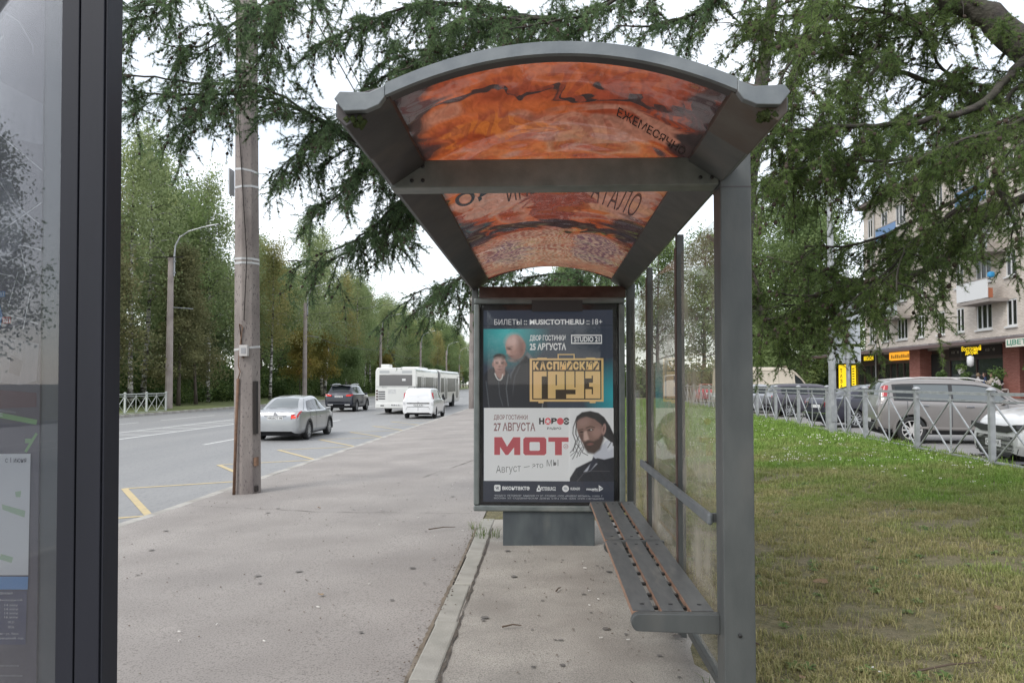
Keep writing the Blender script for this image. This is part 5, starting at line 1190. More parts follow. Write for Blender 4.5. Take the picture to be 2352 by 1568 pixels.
XOV = [(-2.3, .42, .66, .70, .74, .6), (-2.27, .36, 1.0, 1.08, .88, .7), (-2.0, .30, 1.08, 1.50, .92, .66), (-1.6, .28, 1.08, 1.66, .925, .66), (-.6, .28, 1.07, 1.69, .93, .66), (.2, .28, 1.06, 1.66, .93, .65), (.7, .28, 1.05, 1.42, .925, .64), (1.15, .28, 1.04, 1.13, .92, .70), (1.6, .28, 1.0, 1.08, .91, .70), (2.0, .30, .92, 1.0, .88, .66), (2.2, .32, .76, .90, .84, .60), (2.28, .34, .62, .74, .78, .55), (2.3, .36, .55, .62, .7, .5)]
def xov_extra(t, s, body):
    plate(t, 0, 2.305, .44, 'О288РА', 1); mirror(t, .92, .72, 1.0, x_paint); shut(s, body, 4.3, 4.9, 8.6, m_rimd); shut(s, body, 7.0, 5.2, 8.6, m_rimd)
    mb = MB(); mb.prism([(-.80, .76), (-.42, .68), (.42, .68), (.80, .76), (.78, .83), (.4, .79), (-.4, .79), (-.78, .83)], 2.20, 2.315, 'y'); mb.build('upper_grille', m_trim, t)
    mb = MB(); mb.prism([(-.66, .40), (-.5, .28), (.5, .28), (.66, .40), (.62, .62), (-.62, .62)], 2.2, 2.30, 'y'); gr = mb.build('lower_grille', m_trim, t)
    for k in range(4): mb = MB(); mb.box(-.6, .6, 2.3005, 2.308, .33 + .07 * k, .35 + .07 * k); mb.build('grille_bar', m_rimd, gr)
    for sg in (-1, 1):
        mb = MB(); mb.hexa([(sg * .56, 2.20, .80), (sg * .86, 1.98, .84), (sg * .84, 1.9, .84), (sg * .56, 2.1, .80), (sg * .56, 2.17, .90), (sg * .87, 1.95, .97), (sg * .84, 1.9, .97), (sg * .56, 2.1, .90)]); mb.build('head_lamp', m_clearlamp, t, bevel=.015)
        mb = MB(); mb.lathe([(.05, 2.2), (.055, 2.24), (.04, 2.25)], 12, (sg * .72, 0, .42), 'y'); mb.build('fog_lamp', m_clearlamp, t)
    mb = MB(); mb.prism([(-.8, .20), (.8, .20), (.78, .235), (-.78, .235)], 2.05, 2.36, 'y'); mb.build('splitter', m_rimd, t)
x_paint = paint('white_pearl', (.62, .62, .61), .15)
car('crossover_car', 'white crossover with plate 288 nosed up to the railing', (9.98, 13.35, 0), R(85), XOV, x_paint, (-1.33, 1.33), .35, .23, 10, None, None,
    [('window', [(2.8, 4.8), (4.2, 4.8), (4.2, 3.3), (3.1, 3.3)], m_carglass, .005), ('window', [(4.35, 4.8), (6.7, 4.8), (6.0, 3.3), (4.35, 3.3)], m_carglass, .005), ('sill', [(1.5, 8.95), (11, 8.95), (11, 8.2), (1.5, 8.2)], m_trim, .004)],
    [('windscreen', [(7.05, -4.3), (7.05, 4.3), (5.9, 2.7), (5.9, -2.7)], m_carglass, .006), ('rear_window', [(1.4, -4), (1.4, 4), (2.4, 2.8), (2.4, -2.8)], m_carglass, .006)], xov_extra, 'cars parked behind the railing', 1., 'car', None, m_trim)

n_paint = paint('midnight', (.022, .022, .038), .3)
def sal2(txt, pnt):
    def f(t, s, body):
        plate(t, 0, -2.262, .66, txt); mirror(t, .86, .75, .92, pnt); shut(s, body, 5.9, 4.9, 8.6); mb = MB(); mb.box(-.80, .80, -2.30, -2.2, .47, .50); mb.build('bumper_strip', m_chrome, t)
    return f
LS = 'cars parked behind the railing'
def saloon(label, loc, rz, pnt, txt='', glassm=None, sc=1.):
    sd = [list(q) for q in SAL_SIDES]
    return car('saloon_car', label, loc, R(rz), SAL, pnt, (-1.32, 1.30), .30, .2, 10, None, None, sd, [('rear_window', SAL_ENDS[0][1], m_carglass, .006), SAL_ENDS[1]], multi(sal2(txt, pnt), rear_lamps(.66, .90, (.50, .82), -2.275, M('dark_red_lamp', (.16, .012, .014), .2, coat=.5))), LS, sc, 'car', None, pnt)
saloon('midnight blue saloon with dark red rear lamps parked beside the grey hatchback', (11.6, 27.55, 0), -78, n_paint)
car('estate_car', 'dark purple grey hatchback parked between blue saloon and cream van', (12.1, 35.6, 0), R(-90), SOUL, paint('aubergine', (.085, .078, .095), .35), (-1.27, 1.30), .32, .21, 10, None, None,
    [('window', [(4.3, 4.85), (6.0, 4.85), (6.0, 3.3), (4.2, 3.3)], m_carglass, .005), ('window', [(6.12, 4.85), (8.55, 4.85), (7.75, 3.35), (6.12, 3.3)], m_carglass, .005)], [('rear_window', [(2.3, -4.0), (2.3, 4.0), (3.7, 2.9), (3.7, -2.9)], m_carglass, .006), ('windscreen', [(9.0, -4.3), (9.0, 4.3), (7.7, 2.7), (7.7, -2.7)], m_carglass, .006)],
    rear_lamps(.85, 1.05, (.6, .88), -2.07, m_redlamp), LS, .93)
saloon('silver saloon parked in front of the cream van', (10.9, 39.9, 0), -88, paint('silver_b', (.42, .43, .45), .5))
saloon('white saloon parked beyond the midnight blue saloon', (16.0, 36.6, 0), -92, paint('white_b', (.66, .66, .66)))
saloon('dark green saloon parked by the cafe end of the lot', (17.1, 24.6, 0), 92, paint('dark_green', (.06, .075, .07), .3))
# cream cargo van
CV = [(-2.75, .40, .9, .95, .90, .80), (-2.74, .36, 1.3, 1.5, .95, .82), (-2.70, .35, 1.5, 2.2, .97, .80), (-2.55, .34, 1.5, 2.38, .98, .80), (-1.5, .34, 1.5, 2.40, .985, .82), (0, .34, 1.5, 2.40, .985, .82), (1.0, .34, 1.48, 2.36, .98, .80), (1.45, .34, 1.45, 2.15, .97, .76), (1.85, .34, 1.35, 1.70, .95, .72), (2.15, .35, 1.15, 1.28, .92, .74), (2.5, .36, .98, 1.08, .88, .70), (2.72, .40, .7, .82, .76, .6), (2.76, .42, .6, .7, .7, .5)]
c_paint = M('paint_cream_dirty', (.52, .46, .37), .5, col2=(.43, .37, .29), scale=1.5, stretch=(1, 1, .5), coat=.2)
def cv_extra(t, s, body):
    m_seam = M('van_seam', (.30, .26, .20), .6)
    for u in (3.4, 4.4, 5.4, 6.4): shut(s, body, u, 3.4, 8.6, m_seam, .012)
    for sg in (-1, 1): s.patch([(2.6, 3.35 * sg), (6.9, 3.35 * sg), (6.9, 3.2 * sg), (2.6, 3.2 * sg)], .006, 10, 1).build('roof_seam', m_seam, body)
    mb = MB(); mb.box(-.5, .5, .75, 1.05, 2.36, 2.46); mb.build('roof_vent', M('vent_brown', (.20, .15, .12), .7), t, bevel=.03); mirror(t, .95, 1.55, 1.35, m_trim)
car('cargo_van', 'dusty cream high roofed cargo van parked beyond the railing', (12.3, 43.4, 0), R(-90), CV, c_paint, (-1.6, 1.75), .34, .2, 6, m_rimd, None,
    [('window', [(6.7, 4.9), (8.5, 4.9), (7.7, 3.6), (6.7, 3.4)], m_carglass, .006)], [('windscreen', [(9.0, -4.3), (9.0, 4.3), (7.2, 2.8), (7.2, -2.8)], m_carglass, .006)], cv_extra, None, 1., 'van', None, c_paint)
car('minibus', 'white minibus with red stripe at the far end of the parking lot', (11.6, 70.5, 0), R(-5), CV, paint('white_c', (.64, .64, .65)), (-1.6, 1.75), .34, .2, 6, m_rimd, None,
    [('window', [(6.7, 4.9), (8.5, 4.9), (7.7, 3.6), (6.7, 3.4)], m_carglass, .006), ('red_stripe', [(2, 7.2), (8, 7.2), (8, 6.2), (2, 6.2)], paint('stripe_red', (.5, .04, .05)), .006)], [('rear_window', [(1.5, -3.5), (1.5, 3.5), (2.3, 2.5), (2.3, -2.5)], m_carglass, .006), ('windscreen', [(9.0, -4.3), (9.0, 4.3), (7.2, 2.8), (7.2, -2.8)], m_carglass, .006)], None, None, .95, 'van')
saloon('red saloon parked past the cream van', (12.9, 62., 0), -6, paint('red', (.42, .03, .045)))
# ================================================================== apartment block with shops
def brick_mat(name, c1, c2, mortar, w=.26, h=.077):
    m, t, p, o = _new(name); N = t.nodes.new; K = t.links.new
    tcn = N('ShaderNodeTexCoord'); mp = N('ShaderNodeMapping'); mp.inputs['Rotation'].default_value = (R(90), 0, R(90)); K(tcn.outputs['Object'], mp.inputs[0])
    sp = N('ShaderNodeSeparateXYZ'); K(tcn.outputs['Object'], sp.inputs[0]); cb = N('ShaderNodeCombineXYZ'); K(sp.outputs['Y'], cb.inputs['X']); K(sp.outputs['Z'], cb.inputs['Y'])
    ax = N('ShaderNodeMath'); ax.operation = 'ADD'; K(sp.outputs['X'], ax.inputs[0]); K(sp.outputs['Y'], ax.inputs[1]); K(ax.outputs[0], cb.inputs['X'])
    b = N('ShaderNodeTexBrick'); b.inputs['Scale'].default_value = 1.; b.inputs['Brick Width'].default_value = w; b.inputs['Row Height'].default_value = h; b.inputs['Mortar Size'].default_value = .008; b.inputs['Bias'].default_value = 0.
    b.inputs['Color1'].default_value = c4(c1); b.inputs['Color2'].default_value = c4(c2); b.inputs['Mortar'].default_value = c4(mortar); K(cb.outputs[0], b.inputs['Vector'])
    n = N('ShaderNodeTexNoise'); n.inputs['Scale'].default_value = .8; n.inputs['Detail'].default_value = 5; K(cb.outputs[0], n.inputs['Vector'])
    mx = N('ShaderNodeMix'); mx.data_type = 'RGBA'; mx.blend_type = 'MULTIPLY'; mx.inputs['Factor'].default_value = .5; K(b.outputs['Color'], mx.inputs['A'])
    rr = N('ShaderNodeValToRGB'); rr.color_ramp.elements[0].color = (.7, .68, .66, 1); rr.color_ramp.elements[1].color = (1.1, 1.08, 1.05, 1); K(n.outputs['Fac'], rr.inputs[0]); K(rr.outputs[0], mx.inputs['B'])
    K(mx.outputs['Result'], p.inputs['Base Color']); p.inputs['Roughness'].default_value = .9
    bp = N('ShaderNodeBump'); bp.inputs['Strength'].default_value = .5; bp.inputs['Distance'].default_value = .01; bp.invert = True; K(b.outputs['Fac'], bp.inputs['Height']); K(bp.outputs[0], p.inputs['Normal'])
    MATS[name] = m; return m
m_brick = brick_mat('grey_brick', (.54, .48, .42), (.66, .60, .54), (.42, .375, .34)); m_redbrick = brick_mat('red_brick', (.33, .12, .09), (.44, .18, .14), (.22, .12, .10))
m_brown = M('shop_brown', (.055, .032, .026), .5, col2=(.07, .042, .034), scale=6); m_wf = M('window_white', (.62, .62, .61), .5); m_winglass = M('flat_window_glass', (.035, .04, .045), .05, spec=.9); m_curtain = M('curtain', (.38, .36, .34), .9, col2=(.30, .29, .27), scale=4, stretch=(6, 6, .3)); m_inside = M('dark_interior', (.02, .018, .016), .9)
m_canopy = M('canopy_metal', (.14, .125, .125), .7, col2=(.20, .18, .18), scale=3, bump=.4, bscale=12); m_slab = M('balcony_slab', (.28, .25, .23), .9); m_roofing = M('roof_sheet', (.12, .09, .085), .8)
XB = 24.2
bld = empty('apartment_block', (XB, 45, 0), 0, 'five storey grey brick apartment block with shops along its ground floor', 'building')
def bb(x0, x1, y0, y1, z0, z1, name, mat, par=None, bev=0.):
    mb = MB(); mb.box(x0, x1, y0, y1, z0, z1); o = mb.build(name, mat, par or bld, bevel=bev)
    if par is None: o.location = -bld.location
    return o
YS, YE = 26., 59.
WIN = [(57.9, .85), (55.5, 1.05), (53.0, 1.5), (50.4, .85), (47.9, .85), (45.74, .85), (43.3, 1.5), (40.8, .9), (38.2, 1.5), (35.7, .9), (33.2, 1.5), (30.6, .9), (28.1, 1.5)]
mb = MB(); zprev = 3.55
for k in range(4):
    zs = 4.46 + 2.6 * k; zt = zs + 1.42
    mb.box(XB, XB + .35, YS, YE, zprev, zs)
    yy = YS
    for yc, w in sorted(WIN): mb.box(XB, XB + .35, yy, yc - w / 2, zs + .0005, zt - .0005); yy = yc + w / 2
    mb.box(XB, XB + .35, yy, YE, zs + .0005, zt - .0005); zprev = zt
mb.box(XB, XB + .35, YS, YE, zprev, 14.6); mb.box(XB + .35, XB + 12, YE - .35, YE, 0, 14.6); mb.box(XB + .351, XB + 12, YS, YS + .35, 0, 14.6)
wb(mb, 'wall', m_brick, bld)
bb(XB + .36, XB + 12, YS + .36, YE - .36, 3.6, 14.5, 'inner_mass', m_inside)
bb(XB - .5, XB + 12.5, YS - .2, YE + .4, 14.601, 14.85, 'roof', m_roofing)
wcache = {}
for k in range(4):
    for yc, w in WIN:
        zs = 4.46 + 2.6 * k
        if w not in wcache:
            mb = MB(); f = .085; mb.box(.03, .09, -w / 2, w / 2, 0, f); mb.box(.03, .09, -w / 2, w / 2, 1.42 - f, 1.42); mb.box(.03, .09, -w / 2, -w / 2 + f, f, 1.42 - f); mb.box(.03, .09, w / 2 - f, w / 2, f, 1.42 - f)
            for q in ((0,) if w < 1.2 else (-w / 6, w / 6)): mb.box(.03, .088, q - .045, q + .045, f, 1.42 - f)
            fr_ = mb.mesh('window', m_wf); mb = MB(); mb.box(.06, .066, -w / 2 + f, w / 2 - f, f, 1.42 - f); gl_ = mb.mesh('pane', glass('flat_pane', (.7, .74, .74), .02, .04, (.4, .4, .4)))
            mb = MB(); mb.box(-.10, .10, -w / 2 - .08, w / 2 + .08, -.085, -.002); si_ = mb.mesh('sill', m_wf); mb = MB(); mb.box(.25, .27, -w / 2, w / 2, 0, 1.42); cu_ = mb.mesh('curtain', m_curtain); wcache[w] = (fr_, gl_, si_, cu_)
        fr_, gl_, si_, cu_ = wcache[w]
        o = bpy.data.objects.new('window', fr_); COL.objects.link(o); o.parent = bld; o.location = Vector((XB, yc, zs)) - bld.location
        for nm, me in (('pane', gl_), ('sill', si_)) + ((('curtain', cu_),) if random.random() < .8 else ()):
            c = bpy.data.objects.new(nm, me); COL.objects.link(c); c.parent = o
def balcony(yc, k, mat, w=3.1, proud=1.0):
    z = 7.06 - .85 + 2.6 * (k - 1) - .42
    s_ = bb(XB - proud, XB - .002, yc - w / 2, yc + w / 2, z, z + .16, 'balcony', m_slab)
    bb(XB - proud - .02, XB - proud + .03, yc - w / 2 + .1, yc + w / 2 - .9, z + .20, z + 1.2, 'balcony_panel', mat, s_); bb(XB - proud - .02, XB - proud + .03, yc + w / 2 - .88, yc + w / 2, z + .20, z + 1.2, 'balcony_panel', mat, s_)
    bb(XB - proud + .03, XB - .005, yc + w / 2 - .03, yc + w / 2, z + .2, z + 1.2, 'balcony_panel', mat, s_); bb(XB - proud - .03, XB - proud + .04, yc - w / 2, yc + w / 2, z + 1.201, z + 1.26, 'balcony_rail', m_slab, s_)
    return s_
mwp = M('balcony_white', (.62, .62, .62), .6); mbp = M('balcony_blue', (.14, .24, .42), .6); mgp = M('balcony_grey', (.40, .42, .43), .6)
bs = balcony(42.6, 1, mwp); bb(XB - .9, XB - .6, 41.1, 41.4, 7.05, 7.35, 'blue_bag', M('bag_blue', (.03, .25, .5), .5), bs, .08); bb(XB - .95, XB - .7, 41.2, 41.9, 6.0, 6.5, 'flower_box', M('box_rust', (.35, .12, .06), .7), bs)
for yc, k, mt in ((42.6, 2, mgp), (42.6, 3, mbp), (53.0, 1, mgp), (53.0, 2, mwp), (53.0, 3, mbp), (33.2, 1, mgp), (33.2, 2, mwp), (33.2, 3, mgp)): balcony(yc, k, mt)
dp = M('drain_pipe', (.36, .36, .36), .6)
for y in (57.0, 39.4):
    mb = MB(); mb.cyl((XB - .1, y, .2), (XB - .1, y, 14.5), .06, None, 8); wb(mb, 'drainpipe', dp, bld)
# canopy above the shops with scruffy edge
mb = MB(); mb.hexa([(22.5, YS, 3.66), (XB - .001, YS, 3.72), (XB - .001, 66.4, 3.72), (22.5, 66.4, 3.66), (22.5, YS, 3.74), (XB - .001, YS, 4.0), (XB - .001, 66.4, 4.0), (22.5, 66.4, 3.74)])
for k in range(220):
    y = random.uniform(YS, 66); mb.box(22.46 + random.uniform(0, .4), 22.7 + random.uniform(0, .4), y, y + random.uniform(.03, .3), 3.745, 3.76 + random.uniform(0, .06))
wb(mb, 'canopy', m_canopy, bld); bb(22.46, 22.498, YS, 66.4, 3.55, 3.72, 'canopy_fascia', M('fascia_brown', (.12, .08, .075), .6))
# ground floor
bb(XB + .25, XB + .5, YS, 66.4, .1, 3.7, 'shop_back_wall', m_brown)
bb(XB - .15, XB + .245, 39.99, 41.40, .1, 3.655, 'brick_pillar', m_redbrick); bb(XB - .5, XB + .245, 49.6, 51.0, .1, 3.655, 'brick_pillar', m_redbrick); bb(XB - 1.5, XB + .245, 30., 31.4, .1, 3.655, 'brick_pillar', m_redbrick)
def shopfront(y0, y1, z0, z1, n, name, fm, gm, zs=2.95, x=None):
    x = x or XB
    o = bb(x + .06, x + .24, y0, y1, zs + .001, z1, name + '_fascia', fm)
    mb = MB(); mb.box(x + .04, x + .20, y0, y1, zs - .10, zs); mb.box(x + .04, x + .20, y0, y1, z0, z0 + .1)
    for k in range(n + 1):
        y = y0 + (y1 - y0) * k / n; mb.box(x + .04, x + .199, max(y0, y - .05), min(y1, y + .05), z0 + .1, zs - .1)
    wb(mb, name + '_frame', fm, bld)
    for k in range(n):
        a = y0 + (y1 - y0) * k / n + .05; b = y0 + (y1 - y0) * (k + 1) / n - .05; bb(x + .11, x + .118, a, b, z0 + .1, zs - .1, 'shop_pane', gm)
m_shopgl = glass('shop_glass', (.75, .77, .76), .02, .05, (.4, .4, .38))
shopfront(41.42, 47.1, .75, 3.64, 2, 'cafe', m_brown, m_winglass, 2.95); shopfront(51.02, 57.0, .6, 3.64, 6, 'shop', m_brown, m_shopgl, 2.95); shopfront(57.05, 66.3, .5, 3.64, 8, 'kiosk', m_brown, m_shopgl, 2.9)
shopfront(31.42, 39.95, .6, 3.64, 5, 'flower_shop', m_brown, m_winglass, 2.95)
bb(XB + .15, XB + .24, 47.15, 48.2, .75, 2.9, 'door', M('door_brown', (.04, .025, .022), .5)); bb(XB + .15, XB + .24, 48.3, 49.5, .75, 3.3, 'door', m_inside)
# goods seen in the windows
for k in range(26):
    y = random.uniform(51.3, 65.5); z = random.choice((.9, 1.35, 1.8, 2.2)); c = random.choice(((.4, .4, .38), (.1, .3, .35), (.35, .12, .1), (.45, .42, .25), (.25, .28, .3)))
    bb(XB + .16, XB + .235, y, y + random.uniform(.25, .7), z, z + random.uniform(.25, .4), 'goods', M('goods_%d' % (k % 6), c, .7))
m_sy = emis('sign_yellow', (.80, .56, .02), .9); m_so = emis('sign_orange', (.85, .36, .03), .9); m_sw = M('sign_cream', (.62, .60, .52), .5); m_sg = M('sign_green', (.03, .22, .14), .5); m_sblk = M('sign_black', (.03, .03, .02), .5)  # yellow and orange carry added emission that brightens the signs
def yz(x, y0, y1, z0, z1): return lambda u, v: (x, y0 + (y1 - y0) * u, z0 + (z1 - z0) * v)
def board(name, label, y0, y1, z0, z1, mat, x=XB - .02, th=.05):
    mb = MB(); mb.box(x, x + th, y0, y1, z0, z1); o = mb.build(name, mat); tag(o, label, 'sign'); return o
o = board('cafe_sign', 'dark cafe sign board with yellow script lettering under the canopy', 41.7, 47.0, 3.02, 3.6, M('sign_dark', (.03, .02, .018), .6), XB - .03)
text_obj('lettering', 'Восточный', yz(XB - .036, 45.6, 43.6, 3.34, 3.62), m_sy, o, .03, 1, .0); text_obj('lettering', 'дворик', yz(XB - .036, 45.2, 43.9, 3.08, 3.34), m_sy, o, .03)
for a, b in ((46.7, 45.9), (43.2, 42.3)): text_obj('lettering', 'кафе', yz(XB - .036, a, b, 3.2, 3.45), M('sign_pale', (.45, .42, .36), .6), o)
o = board('shop_sign', 'orange shop sign board above the shop windows', 51.7, 54.9, 3.08, 3.62, m_so, XB - .06, .1)
for k in range(9):
    mb = MB(); y = 54.6 - k * .3; mb.box(XB - .066, XB - .061, y - .2, y, 3.2, 3.46 - .08 * (k % 3 == 1)); mb.build('lettering', M('sign_orange_pale', (.75, .52, .12), .5), o)
o = board('kiosk_sign', 'yellow sign board ending in 24 on the dark kiosk front', 57.4, 59.3, 3.1, 3.62, m_sblk, XB - .05, .06)
for k in range(4):
    mb = MB(); y = 59.2 - k * .27; mb.box(XB - .056, XB - .051, y - .2, y, 3.2, 3.52); mb.build('lettering', m_sy, o)
text_obj('lettering', '24', yz(XB - .056, 58.1, 57.5, 3.2, 3.52), m_sy, o, .04)
o = board('banner', 'tall yellow shop banner with vertical letters beside the grey mast', 62.75, 64.2, 1.0, 3.0, m_sy, XB - .06, .05)
for i, ch in enumerate('ТАЗА'): text_obj('lettering', ch, yz(XB - .066, 63.9, 63.4, 2.35 - .42 * i, 2.68 - .42 * i), m_sblk, o, .03)
o = board('banner', 'narrow yellow notice panel in the kiosk window', 60.85, 61.55, 1.2, 2.9, m_sy, XB - .06, .05)
for i in range(7):
    mb = MB(); mb.box(XB - .066, XB - .061, 60.98, 61.42, 1.4 + .2 * i, 1.48 + .2 * i); mb.build('lettering', m_sblk, o)
o = board('flower_sign', 'cream sign with green letters above the flower shop', 36.0, 38.3, 3.24, 3.64, m_sw, 22.40, .05)
text_obj('lettering', 'ЦВЕТЫ', yz(22.394, 38.2, 36.2, 3.29, 3.59), m_sg, o, .02)
terr = bb(22.0, XB + .03, 38.5, 49.5, .121, .72, 'terrace', m_slab); bb(21.95, 21.999, 38.5, 49.6, .121, 1.2, 'terrace_screen', m_brown)
# hanging baskets, planters, lantern
m_pot = M('flower_pot', (.50, .48, .45), .6); m_fl = leaf_mat('planter_leaves', (.05, .09, .025), (.12, .18, .05), .2, .6, (.55, .50, .42))
def planter(loc, label, r_=.3, hang=0., pot=True):
    t = empty('planter', loc, 0, label, 'planter', 'cafe planters')
    if pot: mb = MB(); mb.lathe([(.10, 0), (.17, .2), (.18, .26)], 12); mb.build('pot', m_pot, t)
    mb = MB()
    for k in range(220):
        d = Vector((random.gauss(0, 1), random.gauss(0, 1), random.gauss(0, .8))).normalized() * r_ * random.uniform(.3, 1); c = d + Vector((0, 0, .34))
        a = Vector((random.uniform(-1, 1), random.uniform(-1, 1), random.uniform(-1, 1))) * .07; b = Vector((random.uniform(-1, 1), random.uniform(-1, 1), random.uniform(-1, 1))) * .05
        mb.poly([c - a, c + b, c + a, c - b])
    mb.build('flowers', m_fl, t, fix=False)
    if hang:
        mb = MB(); mb.tube([(0, 0, .3), (0, 0, .3 + hang)], .008, 4); mb.build('cord', m_trim, t)
XT = 21.9
planter((XT, 41.4, 1.98), 'hanging white pot with trailing plant at the cafe front', .26, 1.2)
planter((XT, 43.4, 1.64), 'bushy flower planter beside the cafe door', .30, 0, False); planter((XT, 40.9, 1.52), 'small flower planter on the cafe terrace screen', .3, 0, False)
planter((XT, 38.2, 1.62), 'large white flowering planter next to the seated guests', .42, 0, False); planter((XT, 38.4, .9), 'low flower planter below the seated guests', .3, 0, False)
planter((22.3, 36.4, 1.9), 'wall basket of flowers on the red brick pillar', .25, 0, False)
mb = MB(); mb.lathe([(.02, 2.42), (.15, 2.5), (.17, 2.7), (.15, 2.95), (.02, 3.0)], 12, (21.9, 40.5, -.08)); o = mb.build('paper_lantern', M('lantern_white', (.6, .6, .6), .6), smooth=True); tag(o, 'white paper lantern hanging at the cafe front', 'lantern')
mb = MB(); mb.tube([(21.9, 40.5, 2.9), (21.9, 40.5, 3.6)], .006, 4); mb.build('cord', m_trim, o)

# seated guests -------------------------------------------------------------------
def person(loc, rz, label, cloth, hairc, lean=0., arm=0.):
    t = empty('person', loc, rz, label, 'person', 'guests at the cafe table')
    verts = [(0, 0, .0), (0, -.02 - lean * .3, .25), (0, -.03 - lean, .48), (0, -.03 - lean, .58), (0, -.01 - lean * 1.2, .70),
             (.18, -.03 - lean, .46), (.25, .02 - lean, .20), (.17, .24 - lean + arm * .1, .22 + arm), (-.18, -.03 - lean, .46), (-.25, .02 - lean, .20), (-.17, .24 - lean + arm * .1, .22 + arm),
             (.10, .02, -.02), (.13, .42, .0), (.12, .44, -.42), (-.10, .02, -.02), (-.13, .42, .0), (-.12, .44, -.42)]
    edges = [(0, 1), (1, 2), (2, 3), (3, 4), (2, 5), (5, 6), (6, 7), (2, 8), (8, 9), (9, 10), (0, 11), (11, 12), (12, 13), (0, 14), (14, 15), (15, 16)]
    rad = [.15, .15, .15, .06, .10, .08, .055, .04, .08, .055, .04, .10, .075, .05, .10, .075, .05]
    me = bpy.data.meshes.new('body'); me.from_pydata(verts, edges, []); me.materials.append(cloth)
    o = bpy.data.objects.new('body', me); COL.objects.link(o); o.parent = t
    md = o.modifiers.new('skin', 'SKIN')
    for i, r_ in enumerate(rad): me.skin_vertices[0].data[i].radius = (r_, r_ * .85)
    me.skin_vertices[0].data[0].use_root = True
    o.modifiers.new('sub', 'SUBSURF').levels = 1; o.modifiers['sub'].render_levels = 2
    hz = .72; hy = -.01 - lean * 1.25
    mb = MB(); n = 12; mb.lathe([(.02, -.13), (.06, -.11), (.085, -.04), (.09, .03), (.07, .09), (.02, .12)], n, (0, hy + .01, hz)); mb.box(-.012, .012, hy + .09, hy + .115, hz - .03, hz + .01); mb.build('head', M('skin_tone', (.42, .25, .19), .6), t, smooth=True)
    mb = MB(); mb.lathe([(.085, -.06), (.098, .0), (.098, .05), (.08, .10), (.02, .135)], n, (0, hy - .015, hz)); mb.build('hair', hairc, t, smooth=True)
    return t
m_cb = M('cloth_beige', (.52, .46, .38), .9); m_cn = M('cloth_navy', (.04, .06, .13), .9); m_cp = M('cloth_pale', (.50, .46, .44), .9); m_hb = M('hair_brown', (.09, .06, .045), .8); m_hg = M('hair_blond', (.30, .22, .14), .8)
person((23.6, 42.86, 1.22), R(-100), 'person in pale top with fair hair seated at the cafe window', m_cp, m_hg); person((23.6, 42.3, 1.22), R(60), 'person in navy top seated with back to the street', m_cn, m_hb); person((23.55, 41.75, 1.2), R(80), 'person in beige jacket leaning with raised hand at the cafe table', m_cb, m_hb, .08, .22); person((23.55, 41.0, 1.18), R(-90), 'person in cream blouse seated across the cafe table', m_cp, m_hb, .05, .1)
mb = MB(); mb.box(23.0, 23.4, 41.2, 41.6, 1.42, 1.46); mb.cyl((23.2, 41.4, .72), (23.2, 41.4, 1.42), .04, None, 8); o = mb.build('cafe_table', m_brown); tag(o, 'small dark table between two seated guests', 'table')
for (x, y, rz) in ((23.6, 42.3, 60), (23.55, 41.75, 80), (23.55, 41.0, -90), (23.6, 42.86, -100)):
    t = empty('chair', (x, y, .72), R(rz), 'white cloth covered chair under a cafe guest', 'chair', 'cafe chairs')
    mb = MB(); mb.box(-.2, .2, -.2, .2, .36, .40); mb.build('seat', m_brown, t); mb = MB(); mb.box(-.2, .2, -.24, -.205, .3, .82); mb.build('backrest', M('chair_cloth', (.60, .60, .60), .9), t)
    for a in (-.17, .17):
        for b in (-.17, .17): mb = MB(); mb.box(a - .02, a + .02, b - .02, b + .02, 0, .359); mb.build('leg', m_brown, t)
